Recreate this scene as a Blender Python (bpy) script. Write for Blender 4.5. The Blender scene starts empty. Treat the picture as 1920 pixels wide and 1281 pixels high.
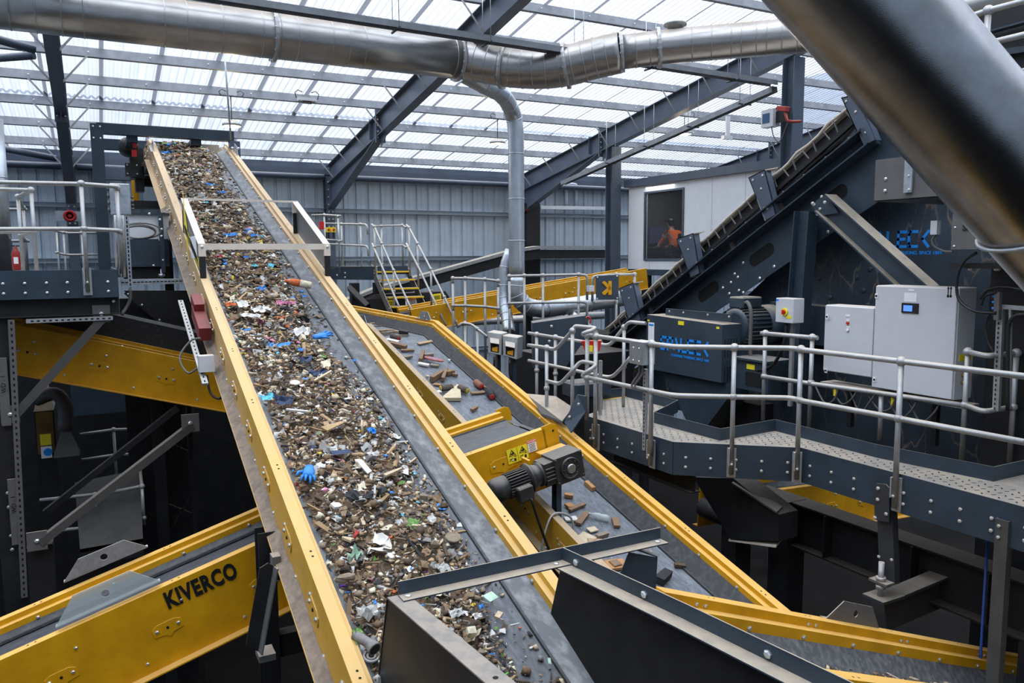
import bpy, math, random
from mathutils import Vector, Matrix
V = Vector
random.seed(7)
C = bpy.context.scene.collection
H = 7.0                                  # camera height above the hall floor
# ---------------------------------------------------------------- camera
F = 1472.0
YAW, PIT, ROL = [math.radians(a) for a in (28.0124, 6.2404, -0.3413)]
FW = V((math.sin(YAW)*math.cos(PIT), math.cos(YAW)*math.cos(PIT), -math.sin(PIT)))
_rt = V((math.cos(YAW), -math.sin(YAW), 0)); _up = _rt.cross(FW)
RT = math.cos(ROL)*_rt + math.sin(ROL)*_up
UP = -math.sin(ROL)*_rt + math.cos(ROL)*_up
cam = bpy.data.objects.new('camera', bpy.data.cameras.new('camera')); C.objects.link(cam)
cam.data.sensor_width = 36.0; cam.data.lens = F*36.0/1920.0; cam.data.clip_end = 300
M = Matrix((RT, UP, -FW)).transposed().to_4x4(); M.translation = V((0, 0, H)); cam.matrix_world = M
bpy.context.scene.camera = cam
# a sight line through a photo point, and where it meets a plane (heights relative to the eye)
def ray(x, y): return FW + RT*((x-960)/F) - UP*((y-640.5)/F)
def pX(x, y, c): d = ray(x, y); return d*(c/d.x)
def pY(x, y, c): d = ray(x, y); return d*(c/d.y)
def pZ(x, y, c): d = ray(x, y); return d*(c/d.z)
def pD(x, y, c): return ray(x, y)*c
def pN(x, y, n, c): d = ray(x, y); return d*(c/d.dot(V(n)))
X_, Y_, Z_ = V((1, 0, 0)), V((0, 1, 0)), V((0, 0, 1))
T1, T2, TR = [math.tan(math.radians(a)) for a in (19.11, 14.25, 9.27)]

# ---------------------------------------------------------------- materials
def mat(name, col, rough=.5, metal=0., col2=None, nscale=4., stretch=(1, 1, 1), dust=0., dustcol=(.42, .335, .25), bump=0., bscale=60., spec=.4, lo=.35, hi=.65, dscale=7.):
    m = bpy.data.materials.new(name); m.use_nodes = True; nt = m.node_tree; N = nt.nodes; L = nt.links
    b = N['Principled BSDF']; b.inputs['Roughness'].default_value = rough; b.inputs['Metallic'].default_value = metal
    b.inputs['Specular IOR Level'].default_value = spec
    b.inputs['Base Color'].default_value = (*col, 1)
    tc = N.new('ShaderNodeTexCoord'); out = None
    def noise(sc, st=(1, 1, 1), det=5):
        mp = N.new('ShaderNodeMapping'); mp.inputs['Scale'].default_value = st; L.new(tc.outputs['Object'], mp.inputs['Vector'])
        n = N.new('ShaderNodeTexNoise'); n.inputs['Scale'].default_value = sc; n.inputs['Detail'].default_value = det; n.inputs['Roughness'].default_value = .6
        L.new(mp.outputs['Vector'], n.inputs['Vector']); return n.outputs['Fac']
    def rng(s, a, c, d=0., e=1.):
        r = N.new('ShaderNodeMapRange'); r.inputs['From Min'].default_value = a; r.inputs['From Max'].default_value = c
        r.inputs['To Min'].default_value = d; r.inputs['To Max'].default_value = e; L.new(s, r.inputs['Value']); return r.outputs['Result']
    def mix(f, a, c):
        x = N.new('ShaderNodeMix'); x.data_type = 'RGBA'; L.new(f, x.inputs['Factor'])
        for s, v in ((x.inputs['A'], a), (x.inputs['B'], c)):
            if isinstance(v, tuple): s.default_value = (*v, 1)
            else: L.new(v, s)
        return x.outputs['Result']
    if col2 is not None: out = mix(rng(noise(nscale, stretch), lo, hi), col, col2)
    if dust:
        g = N.new('ShaderNodeNewGeometry'); sp = N.new('ShaderNodeSeparateXYZ'); L.new(g.outputs['Normal'], sp.inputs['Vector'])
        up = rng(sp.outputs['Z'], .45, .85)
        mu = N.new('ShaderNodeMath'); mu.operation = 'MULTIPLY'; L.new(up, mu.inputs[0]); L.new(rng(noise(dscale), .2, .6, dust*.55, dust), mu.inputs[1])
        out = mix(mu.outputs[0], out if out is not None else col, dustcol)
        rr = N.new('ShaderNodeMapRange'); L.new(mu.outputs[0], rr.inputs['Value']); rr.inputs['To Min'].default_value = rough; rr.inputs['To Max'].default_value = .9
        L.new(rr.outputs['Result'], b.inputs['Roughness'])
        if metal:
            r2 = N.new('ShaderNodeMapRange'); L.new(mu.outputs[0], r2.inputs['Value']); r2.inputs['To Min'].default_value = metal; r2.inputs['To Max'].default_value = 0.
            L.new(r2.outputs['Result'], b.inputs['Metallic'])
    if out is not None: L.new(out, b.inputs['Base Color'])
    if bump:
        bp = N.new('ShaderNodeBump'); bp.inputs['Strength'].default_value = bump; bp.inputs['Distance'].default_value = .02
        L.new(noise(bscale, stretch), bp.inputs['Height']); L.new(bp.outputs['Normal'], b.inputs['Normal'])
    return m
DU = (.46, .365, .27)
YEL = mat('yellow_paint', (.64, .315, .006), .45, col2=(.5, .24, .005), nscale=3, dust=.5, dustcol=(.62, .41, .18), spec=.25)
YELD = mat('dusty_yellow_paint', (.56, .33, .06), .55, col2=(.42, .27, .1), nscale=2.2, dust=.9, dustcol=(.55, .43, .3))
NAVY = mat('navy_paint', (.032, .05, .07), .42, col2=(.022, .035, .05), nscale=3, dust=.55, dustcol=(.3, .26, .21))
NAVYD = mat('dusty_navy_paint', (.036, .054, .073), .45, col2=(.025, .037, .05), nscale=3, dust=.95, dustcol=(.34, .28, .21))
STRUCT = mat('slate_steel_paint', (.075, .095, .13), .42, col2=(.06, .078, .11), nscale=2, dust=.8, dustcol=(.3, .26, .22))
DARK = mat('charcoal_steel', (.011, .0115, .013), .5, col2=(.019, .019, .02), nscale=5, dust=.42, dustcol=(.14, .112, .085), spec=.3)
GREY = mat('grey_panel_paint', (.115, .11, .105), .5, col2=(.095, .09, .088), nscale=5, dust=.8)
GALV = mat('galvanised_steel', (.46, .49, .52), .38, .75, col2=(.36, .39, .42), nscale=14, dust=.6, dustcol=(.5, .44, .36), lo=.4, hi=.6)
GALVD = mat('dusty_galvanised_steel', (.42, .43, .43), .45, .6, col2=(.34, .34, .34), nscale=9, dust=.85, dustcol=(.5, .42, .33))
PURL = mat('galvanised_purlin_steel', (.26, .275, .295), .45, .35, col2=(.2, .21, .23), nscale=5, dust=.7, dustcol=(.33, .28, .24))
DUCT = mat('duct_steel', (.42, .415, .41), .33, .9, col2=(.33, .32, .31), nscale=3, stretch=(1, 1, 4), dust=.95, dustcol=(.32, .255, .195), lo=.3, hi=.7, dscale=3)
DUCT2 = mat('clean_duct_steel', (.5, .54, .58), .36, .8, col2=(.42, .46, .5), nscale=6, dust=.45, dustcol=(.5, .45, .38))
BIGD = mat('brushed_duct_steel', (.36, .365, .38), .25, 1., col2=(.27, .27, .27), nscale=5, dust=.35, dustcol=(.45, .4, .34), bump=.08, bscale=150)
BELTM = mat('worn_dark_belt', (.055, .055, .058), .6, col2=(.1, .1, .1), nscale=3.2, stretch=(.7, 9, 9), lo=.4, hi=.75)
BELT1 = mat('dusty_dark_belt', (.055, .06, .068), .55, col2=(.125, .132, .145), nscale=3.2, stretch=(9, .7, 9), lo=.4, hi=.75)
BELT = mat('grey_rubber_belt', (.078, .088, .105), .5, col2=(.17, .186, .208), nscale=3.2, stretch=(9, .7, 9), lo=.4, hi=.75, bump=.1, bscale=60)
BELTX = mat('dark_rubber_belt', (.03, .034, .043), .5, col2=(.06, .063, .07), nscale=3, stretch=(.7, 9, 9), lo=.4, hi=.75)
RUB = mat('black_rubber', (.018, .018, .019), .55, col2=(.05, .048, .045), nscale=20, lo=.5, hi=.8)
SKIRT = mat('worn_steel_skirt', (.105, .107, .112), .5, .3, col2=(.27, .27, .268), nscale=16, stretch=(1, .3, 1), lo=.45, hi=.8)
SKIRTG = mat('polished_steel_skirt', (.5, .53, .57), .3, .75, col2=(.36, .39, .43), nscale=6, stretch=(3, .5, 3))
SKIRTB = mat('black_steel_skirt', (.03, .031, .034), .5, .1, col2=(.075, .075, .078), nscale=12, lo=.45, hi=.8)
BOLT = mat('zinc_bolt', (.62, .64, .66), .32, .85)
BOLTD = mat('dusty_bolt', (.5, .47, .42), .5, .4)
WHITE = mat('white_panel', (.62, .64, .665), .5, col2=(.57, .59, .61), nscale=2)
CAB = mat('light_grey_enamel', (.55, .555, .575), .4, col2=(.52, .52, .54), nscale=3, dust=.7)
DUSTM = mat('dusty_dark_steel', (.25, .215, .175), .8, col2=(.13, .12, .12), nscale=5, lo=.45, hi=.7)
TANL = mat('brightened_dust_coat', (.70, .62, .53), .8, col2=(.62, .54, .45), nscale=4)  # dust tone lifted in colour to make up missing light on the hood bars
TAN = mat('dust_coated_steel', (.5, .43, .35), .75, col2=(.56, .49, .41), nscale=4)
WALL = mat('blue_grey_cladding', (.46, .53, .595), .5, .1, col2=(.4, .46, .52), nscale=1.5)
TREAD = mat('dusty_tread_plate', (.235, .213, .185), .7, .1, col2=(.32, .272, .215), nscale=3.5, lo=.38, hi=.62)
CONC = mat('shade_darkened_concrete', (.011, .01, .009), .95, col2=(.007, .0065, .006), nscale=1, spec=.05)  # near-black colour stands in for the deep shade of the pit
BLK = mat('black_plastic', (.012, .012, .013), .4)
MOTOR = mat('black_motor_casting', (.02, .021, .023), .38, col2=(.035, .034, .033), nscale=8, dust=.75, dustcol=(.17, .15, .13))
HOLE = mat('dark_hole', (.004, .004, .004), .9)
RED = mat('red_plastic', (.55, .015, .012), .4, dust=.4)
MAROON = mat('maroon_paint', (.15, .012, .014), .5, col2=(.11, .01, .012), dust=.3, dustcol=(.25, .12, .1))
SLATE = mat('dark_slate_paint', (.035, .038, .044), .5, col2=(.026, .028, .032), nscale=4, dust=.8, dustcol=(.26, .22, .17))
BLUE = mat('blue_lettering', (.01, .24, .72), .5)
SIGNY = mat('sign_yellow', (.82, .66, .02), .5)
SIGNW = mat('sign_white', (.78, .78, .78), .5)
SIGNR = mat('sign_red', (.7, .04, .03), .5)
CABLE = mat('grey_cable', (.1, .095, .09), .6)
ORANGE = mat('hi_vis_orange', (.9, .16, .025), .7)
REFL = mat('reflective_tape', (.62, .66, .68), .5)
SKIN = mat('skin', (.5, .28, .2), .6)
YLW2 = mat('yellow_step_edge', (.8, .5, .02), .5, dust=.3)
def emis(name, col, s):
    m = bpy.data.materials.new(name); m.use_nodes = True; b = m.node_tree.nodes['Principled BSDF']
    b.inputs['Base Color'].default_value = (*col, 1); b.inputs['Emission Color'].default_value = (*col, 1); b.inputs['Emission Strength'].default_value = s; return m
LAMP = emis('lamp_glow', (1., .9, .7), 3.2)
SCREEN = emis('lit_screen', (.08, .22, .9), .55)
def glassm(name, col, alpha, rough=.1):
    m = bpy.data.materials.new(name); m.use_nodes = True; nt = m.node_tree; N = nt.nodes; L = nt.links
    b = N['Principled BSDF']; b.inputs['Base Color'].default_value = (*col, 1); b.inputs['Roughness'].default_value = rough
    b.inputs['Alpha'].default_value = alpha; return m
GLASS = glassm('window_glass', (.05, .055, .06), .3, .05)
PERSP = glassm('scuffed_clear_sheet', (.17, .17, .17), .72, .3)
CLEARP = glassm('clear_plastic', (.5, .55, .55), .55, .2)
def roofmat():
    m = bpy.data.materials.new('translucent_roof_sheet'); m.use_nodes = True; nt = m.node_tree; N = nt.nodes; L = nt.links
    N.remove(N['Principled BSDF']); out = N['Material Output']
    tr = N.new('ShaderNodeBsdfTransparent'); tl = N.new('ShaderNodeBsdfTranslucent'); df = N.new('ShaderNodeBsdfDiffuse')
    tl.inputs['Color'].default_value = (.5, .53, .62, 1); df.inputs['Color'].default_value = (.3, .32, .38, 1)
    lw = N.new('ShaderNodeLayerWeight'); lw.inputs['Blend'].default_value = .5
    cr = N.new('ShaderNodeMapRange'); L.new(lw.outputs['Facing'], cr.inputs['Value']); cr.inputs['From Min'].default_value = .3; cr.inputs['From Max'].default_value = .97
    cr.inputs['To Min'].default_value = .97; cr.inputs['To Max'].default_value = .2
    # side laps, where two sheets lie over one another, let less light through; so does old dirt
    tc = N.new('ShaderNodeTexCoord'); sx = N.new('ShaderNodeSeparateXYZ'); L.new(tc.outputs['Object'], sx.inputs['Vector'])
    md = N.new('ShaderNodeMath'); md.operation = 'FRACT'; dv = N.new('ShaderNodeMath'); dv.operation = 'MULTIPLY_ADD'; dv.inputs[1].default_value = 1/1.055; dv.inputs[2].default_value = .0
    L.new(sx.outputs['X'], dv.inputs[0]); L.new(dv.outputs[0], md.inputs[0])
    gt = N.new('ShaderNodeMath'); gt.operation = 'GREATER_THAN'; gt.inputs[1].default_value = .075; L.new(md.outputs[0], gt.inputs[0])
    r2 = N.new('ShaderNodeMapRange'); r2.inputs['To Min'].default_value = .08; r2.inputs['To Max'].default_value = 1.; L.new(gt.outputs[0], r2.inputs['Value'])
    mp = N.new('ShaderNodeMapping'); mp.inputs['Scale'].default_value = (6, .5, 1); L.new(tc.outputs['Object'], mp.inputs['Vector'])
    nz = N.new('ShaderNodeTexNoise'); nz.inputs['Scale'].default_value = 1.; nz.inputs['Detail'].default_value = 4; L.new(mp.outputs['Vector'], nz.inputs['Vector'])
    r3 = N.new('ShaderNodeMapRange'); r3.inputs['From Min'].default_value = .3; r3.inputs['From Max'].default_value = .6; r3.inputs['To Min'].default_value = .8; r3.inputs['To Max'].default_value = 1.; L.new(nz.outputs['Fac'], r3.inputs['Value'])
    a = N.new('ShaderNodeMath'); a.operation = 'MULTIPLY'; L.new(cr.outputs['Result'], a.inputs[0]); L.new(r2.outputs['Result'], a.inputs[1])
    b = N.new('ShaderNodeMath'); b.operation = 'MULTIPLY'; L.new(a.outputs[0], b.inputs[0]); L.new(r3.outputs['Result'], b.inputs[1])
    cx = N.new('ShaderNodeCombineColor')
    for i, k in ((0, .90), (1, .945), (2, 1.)):
        q = N.new('ShaderNodeMath'); q.operation = 'MULTIPLY'; q.inputs[1].default_value = k; L.new(b.outputs[0], q.inputs[0]); L.new(q.outputs[0], cx.inputs[i])
    L.new(cx.outputs['Color'], tr.inputs['Color'])
    m1 = N.new('ShaderNodeMixShader'); m1.inputs[0].default_value = .5; L.new(tl.outputs[0], m1.inputs[1]); L.new(df.outputs[0], m1.inputs[2])
    m2 = N.new('ShaderNodeMixShader'); m2.inputs[0].default_value = .78; L.new(m1.outputs[0], m2.inputs[1]); L.new(tr.outputs[0], m2.inputs[2])
    L.new(m2.outputs[0], out.inputs['Surface']); return m
ROOF = roofmat()
def scratched():
    # navy plate with dried dust runs
    m = mat('navy_plate_with_dust_runs', (.034, .05, .068), .45, col2=(.02, .03, .042), nscale=2)
    nt = m.node_tree; N = nt.nodes; L = nt.links; b = N['Principled BSDF']; src = b.inputs['Base Color'].links[0].from_socket
    tc = N.new('ShaderNodeTexCoord'); mp = N.new('ShaderNodeMapping'); mp.inputs['Scale'].default_value = (1, 3.2, 1.1); L.new(tc.outputs['Object'], mp.inputs['Vector'])
    n = N.new('ShaderNodeTexVoronoi'); n.feature = 'DISTANCE_TO_EDGE'; n.inputs['Scale'].default_value = 1.5
    w = N.new('ShaderNodeTexNoise'); w.inputs['Scale'].default_value = 2.; L.new(mp.outputs['Vector'], w.inputs['Vector'])
    ad = N.new('ShaderNodeMix'); ad.data_type = 'RGBA'; ad.inputs['Factor'].default_value = .35; L.new(mp.outputs['Vector'], ad.inputs['A']); L.new(w.outputs['Color'], ad.inputs['B'])
    L.new(ad.outputs['Result'], n.inputs['Vector'])
    r = N.new('ShaderNodeMapRange'); r.inputs['From Min'].default_value = .005; r.inputs['From Max'].default_value = .03; r.inputs['To Min'].default_value = .55; r.inputs['To Max'].default_value = 0.; L.new(n.outputs['Distance'], r.inputs['Value'])
    w2 = N.new('ShaderNodeTexNoise'); w2.inputs['Scale'].default_value = 1.7; L.new(tc.outputs['Object'], w2.inputs['Vector'])
    r2 = N.new('ShaderNodeMapRange'); r2.inputs['From Min'].default_value = .45; r2.inputs['From Max'].default_value = .6; L.new(w2.outputs['Fac'], r2.inputs['Value'])
    mu = N.new('ShaderNodeMath'); mu.operation = 'MULTIPLY'; L.new(r.outputs['Result'], mu.inputs[0]); L.new(r2.outputs['Result'], mu.inputs[1])
    x = N.new('ShaderNodeMix'); x.data_type = 'RGBA'; L.new(mu.outputs[0], x.inputs['Factor']); L.new(src, x.inputs['A']); x.inputs['B'].default_value = (.26, .19, .13, 1)
    L.new(x.outputs['Result'], b.inputs['Base Color']); return m
SCR = scratched()

# ---------------------------------------------------------------- mesh building
class MB:
    def __init__(s): s.v = []; s.f = []; s.m = []; s.sm = []
    def add(s, vs, fs, mi=0, smooth=False):
        b = len(s.v); s.v += [V(p) for p in vs]
        for f in fs: s.f.append(tuple(b+i for i in f)); s.m.append(mi); s.sm.append(smooth)
        return s
    def box(s, lo, hi, mi=0):
        (a, b, c), (d, e, f) = lo, hi
        return s.add([(a,b,c),(d,b,c),(d,e,c),(a,e,c),(a,b,f),(d,b,f),(d,e,f),(a,e,f)], [(0,3,2,1),(4,5,6,7),(0,1,5,4),(1,2,6,5),(2,3,7,6),(3,0,4,7)], mi)
    def obox(s, c, ax, ay, az, mi=0):
        c, ax, ay, az = V(c), V(ax), V(ay), V(az)
        vs = [c+ax*i+ay*j+az*k for k in (-1, 1) for i, j in ((-1,-1),(1,-1),(1,1),(-1,1))]
        return s.add(vs, [(0,3,2,1),(4,5,6,7),(0,1,5,4),(1,2,6,5),(2,3,7,6),(3,0,4,7)], mi)
    def frame(s, p, q, up):
        d = (V(q)-V(p)).normalized(); u = V(up); sd = d.cross(u)
        if sd.length < 1e-5: sd = d.cross(X_)
        sd.normalize(); return d, sd, sd.cross(d)
    def beam(s, p, q, w, h, up=Z_, mi=0):
        return s.sec(p, q, [(-w/2,-h/2),(w/2,-h/2),(w/2,h/2),(-w/2,h/2)], up, mi)
    def sec(s, p, q, prof, up=Z_, mi=0):
        d, sd, u = s.frame(p, q, up); n = len(prof)
        vs = [V(p)+sd*a+u*b for a, b in prof]+[V(q)+sd*a+u*b for a, b in prof]
        return s.add(vs, [(i,(i+1)%n,n+(i+1)%n,n+i) for i in range(n)]+[tuple(range(n-1,-1,-1)), tuple(range(n,2*n))], mi)
    def ibeam(s, p, q, w, h, tf=.015, tw=.01, up=Z_, mi=0):
        a, b, c, t = w/2, h/2, h/2-tf, tw/2
        return s.sec(p, q, [(-a,-b),(a,-b),(a,-c),(t,-c),(t,c),(a,c),(a,b),(-a,b),(-a,c),(-t,c),(-t,-c),(-a,-c)], up, mi)
    def chan(s, p, q, w, h, t=.01, up=Z_, mi=0):   # web at -w side... opens to +side
        return s.sec(p, q, [(0,-h/2),(w,-h/2),(w,-h/2+t),(t,-h/2+t),(t,h/2-t),(w,h/2-t),(w,h/2),(0,h/2)], up, mi)
    def tube(s, pts, r, n=10, mi=0, cap=True, smooth=True):
        pts = [V(p) for p in pts]; rs = r if isinstance(r, (list, tuple)) else [r]*len(pts); k = len(pts); u = None; vs = []
        for i, p in enumerate(pts):
            d = (pts[min(i+1,k-1)]-pts[max(i-1,0)])
            if d.length < 1e-9: d = pts[-1]-pts[0]
            d.normalize()
            if u is None:
                u = d.orthogonal().normalized()
                if abs(d.z) < .9: u = (Z_-d*d.z).normalized()
            u = (u-d*u.dot(d)).normalized(); w = d.cross(u)
            sc = 1.
            if 0 < i < k-1:
                c = (pts[i]-pts[i-1]).normalized().dot((pts[i+1]-pts[i]).normalized()); sc = 1/max(.5, math.sqrt(max(.1, (1+c)/2)))
            vs += [p+(u*math.cos(t)+w*math.sin(t))*rs[i]*(sc if sc < 1.02 else 1.) for t in [2*math.pi*j/n for j in range(n)]]
        fs = [(i*n+j, i*n+(j+1)%n, (i+1)*n+(j+1)%n, (i+1)*n+j) for i in range(k-1) for j in range(n)]
        s.add(vs, fs, mi, smooth)
        if cap:
            b = len(s.v)-k*n
            for f in (tuple(b+j for j in range(n-1,-1,-1)), tuple(b+(k-1)*n+j for j in range(n))): s.f.append(f); s.m.append(mi); s.sm.append(False)
        return s
    def cyl(s, p, q, r, n=12, mi=0): return s.tube([p, q], r, n, mi)
    def lathe(s, p, ax, prof, n=16, mi=0, smooth=True):   # prof: (distance along axis, radius)
        ax = V(ax).normalized(); return s.tube2([V(p)+ax*t for t, r in prof], ax, [r for t, r in prof], n, mi, smooth)
    def tube2(s, pts, d, rs, n, mi, smooth):
        u = V(d).orthogonal().normalized(); w = V(d).cross(u); k = len(pts)
        vs = [p+(u*math.cos(2*math.pi*j/n)+w*math.sin(2*math.pi*j/n))*max(r, 1e-4) for p, r in zip(pts, rs) for j in range(n)]
        fs = [(i*n+j, i*n+(j+1)%n, (i+1)*n+(j+1)%n, (i+1)*n+j) for i in range(k-1) for j in range(n)]
        s.add(vs, fs, mi, smooth); b = len(s.v)-k*n
        for f in (tuple(b+j for j in range(n-1,-1,-1)), tuple(b+(k-1)*n+j for j in range(n))): s.f.append(f); s.m.append(mi); s.sm.append(False)
        return s
    def plate(s, poly, th, mi=0):
        poly = [V(p) for p in poly]; t = V(th); n = len(poly)
        return s.add(poly+[p+t for p in poly], [tuple(range(n-1,-1,-1)), tuple(range(n,2*n))]+[(i,(i+1)%n,n+(i+1)%n,n+i) for i in range(n)], mi)
    def ball(s, c, r, mi=0, n=8, k=5, sx=(1,1,1)):
        c = V(c); vs = [c+V((0,0,r*sx[2]))]; fs = []
        for i in range(1, k):
            a = math.pi*i/k
            vs += [c+V((r*sx[0]*math.sin(a)*math.cos(2*math.pi*j/n), r*sx[1]*math.sin(a)*math.sin(2*math.pi*j/n), r*sx[2]*math.cos(a))) for j in range(n)]
        vs.append(c-V((0,0,r*sx[2]))); e = len(vs)-1
        for j in range(n):
            fs.append((0, 1+j, 1+(j+1)%n)); fs.append((e, 1+(k-2)*n+(j+1)%n, 1+(k-2)*n+j))
            for i in range(k-2): fs.append((1+i*n+j, 1+(i+1)*n+j, 1+(i+1)*n+(j+1)%n, 1+i*n+(j+1)%n))
        return s.add(vs, fs, mi, True)
    def bolt(s, p, nrm, r=.014, mi=1):
        p, n = V(p), V(nrm).normalized(); u = n.orthogonal().normalized(); w = n.cross(u); vs = []
        for h, k in ((-.004, 1.), (r*.45, 1.), (r*.75, .55)):
            vs += [p+n*h+(u*math.cos(a)+w*math.sin(a))*r*k for a in [math.pi/3*j for j in range(6)]]
        return s.add(vs, [(i*6+j, i*6+(j+1)%6, (i+1)*6+(j+1)%6, (i+1)*6+j) for i in range(2) for j in range(6)]+[tuple(range(12,18))], mi)
    def build(s, name, mats, parent=None, label=None, cat=None, group=None, kind=None, bevel=0., origin=None):
        mats = mats if isinstance(mats, (list, tuple)) else [mats]
        if not s.v: s.v = [V((0,0,0))]
        lo = [min(p[i] for p in s.v) for i in range(3)]; hi = [max(p[i] for p in s.v) for i in range(3)]
        o = V(((lo[0]+hi[0])/2, (lo[1]+hi[1])/2, lo[2])) if origin is None else V(origin)
        me = bpy.data.meshes.new(name); me.from_pydata([p-o for p in s.v], [], s.f)
        for m in mats: me.materials.append(m)
        mx = len(mats)-1
        me.polygons.foreach_set('material_index', [min(i, mx) for i in s.m]); me.polygons.foreach_set('use_smooth', s.sm); me.update()
        ob = bpy.data.objects.new(name, me); C.objects.link(ob)
        place(ob, o, parent)
        if bevel:
            b = ob.modifiers.new('bevel', 'BEVEL'); b.width = bevel; b.segments = 1; b.limit_method = 'ANGLE'
        tag(ob, label, cat, group, kind); return ob
WORLD = {}
def place(ob, o, parent):
    w = V((o[0], o[1], o[2]+H)); WORLD[ob.name] = w
    if parent is not None: ob.parent = parent; ob.location = w-WORLD[parent.name]
    else: ob.location = w
def tag(o, label=None, cat=None, group=None, kind=None):
    for k, v in (('label', label), ('category', cat), ('group', group), ('kind', kind)):
        if v: o[k] = v
    return o
def thing(name, label, cat, loc, group=None):
    o = bpy.data.objects.new(name, None); o.empty_display_size = .1; C.objects.link(o); place(o, loc, None); return tag(o, label, cat, group)
def text(body, c, right, up, size, m, parent, name='lettering', bold=.02, ext=.0015, align='CENTER', xs=1.):
    cu = bpy.data.curves.new(name, 'FONT'); cu.body = body; cu.size = size; cu.align_x = align; cu.align_y = 'CENTER'; cu.extrude = ext; cu.space_character = 1.12 if xs < 1 else 1.; cu.offset = bold*size
    cu.materials.append(m); cu.resolution_u = 3; tmp = bpy.data.objects.new(name, cu); C.objects.link(tmp); me = bpy.data.meshes.new_from_object(tmp.evaluated_get(bpy.context.evaluated_depsgraph_get())); bpy.data.objects.remove(tmp); ob = bpy.data.objects.new(name, me); C.objects.link(ob)
    r = V(right).normalized(); u = V(up); u = (u-r*u.dot(r)).normalized(); n = r.cross(u)
    place(ob, c, parent); l = ob.location.copy(); mm = Matrix((r, u, n)).transposed().to_4x4() @ Matrix.Diagonal((xs, 1, 1, 1)); mm.translation = l; ob.matrix_local = mm; return ob
def strokes(mb, c, right, up, h, w, lets, t=.2, mi=0, depth=.002):
    """block letters: each letter a list of polylines in a 1 x 1 cell"""
    r = V(right).normalized(); u = V(up).normalized(); n = r.cross(u); x = 0.
    for cell, pls in lets:
        for pl in pls:
            for (a, b), (e, f) in zip(pl, pl[1:]):
                p = V(c)+r*(x+a*cell*w)+u*(b*h); q = V(c)+r*(x+e*cell*w)+u*(f*h); d = (q-p).normalized(); sd = n.cross(d)*(t*h/2); ex = d*(t*h*.45)
                mb.plate([p-ex-sd, q+ex-sd, q+ex+sd, p-ex+sd], n*depth, mi)
        x += cell*w*1.38
    return mb
LT = {'S': [[(1,1),(0,1),(0,.55),(1,.45),(1,0),(0,0)]], 'P': [[(0,0),(0,1),(1,1),(1,.5),(.35,.5)]], 'A': [[(0,.12),(.01,.14)], [(.3,1),(1,0)]], 'L': [[(0,1),(0,0),(1,0)]],
      'E': [[(1,1),(0,1),(0,0),(1,0)], [(0,.5),(.8,.5)]], 'C': [[(1,1),(.15,1),(0,.8),(0,.2),(.15,0),(1,0)]], 'K': [[(1,1),(.3,.5),(1,0)]]}
# ================================================================ the hall
ZE = 2.849                                   # roof sheet height at the eaves (relative to the eye)
def zroof(y): return ZE + TR*(24-y)
def pRoof(x, y, off=0.): return pN(x, y, (0, TR, 1), ZE+TR*24+off)
MB().box((-10, -4, -7.2), (27, 24.6, -7)).build('floor', CONC, kind='structure', label='concrete hall floor far below the machines, coloured dark for the shade of the pit')
# corrugated translucent roof, three lengths of sheet lapped over one another
rb = MB()
for y0, y1, dz in ((-3.5, 14.75, .06), (14.55, 20.12, .03), (19.88, 24.35, 0.)):
    nx = 1480; st = .025; b = len(rb.v); ys = [y0, y1]
    for yy in ys:
        for i in range(nx): rb.v.append(V((-10+i*st, yy, zroof(yy)+dz+.026*math.cos(2*math.pi*i*st/.15))))
    for i in range(nx-1): rb.f.append((b+i, b+i+1, b+nx+i+1, b+nx+i)); rb.m.append(0); rb.sm.append(True)
rb.build('ceiling', ROOF, kind='structure', label='pale translucent corrugated roof sheets sloping down to the back wall', origin=(.35-1.055*20, 0, 0))
# back wall cladding: flat pans with narrow recessed ribs
wb = MB(); pts = []; x = -10.
while x < 27: pts += [(x, 24.), (x+.05, 24.), (x+.075, 24.055), (x+.125, 24.055), (x+.15, 24.), (x+.27, 24.), (x+.272, 24.008), (x+.285, 24.008), (x+.287, 24.)]; x += .4
b = len(pts); wb.v = [V((a, c, -7)) for a, c in pts]+[V((a, c, 2.62)) for a, c in pts]
for i in range(b-1): wb.f.append((i, i+1, b+i+1, b+i)); wb.m.append(0); wb.sm.append(False)
wb.build('wall_back', WALL, kind='structure', label='blue-grey ribbed steel cladding of the back wall')
MB().box((-10.2, -4, -7), (-10, 24.5, 7.4)).build('wall_left', WALL, kind='structure', label='cladding wall on the left side')
MB().box((-10, -4.2, -1.5), (27, -4, 7.6)).box((-10, -4.3, -7), (27, -4, -1.5), 1).build('wall_front', [WALL, CONC], kind='structure', label='wall behind the viewer, pale cladding over a dark base')
MB().box((27, -4, -7), (27.2, 24.5, 7.4)).build('wall_right', WALL, kind='structure', label='cladding wall on the right side')
MB().box((-10, 23.72, 2.44), (27, 24.2, 2.62)).box((-10, 23.85, 2.62), (27, 24.3, 2.80)).build('trim_1', STRUCT, kind='structure', label='dark eaves beam along the top of the back wall')
for k, zz in enumerate((1.40, -.06, -1.55, -3.1)):
    MB().chan((-10, 23.97, zz), (27, 23.97, zz), .12, .12, .006, up=V((0, 0, 1))).build('trim_%d' % (k+2), WALL, kind='structure', label='horizontal wall rail across the back cladding')
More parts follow.
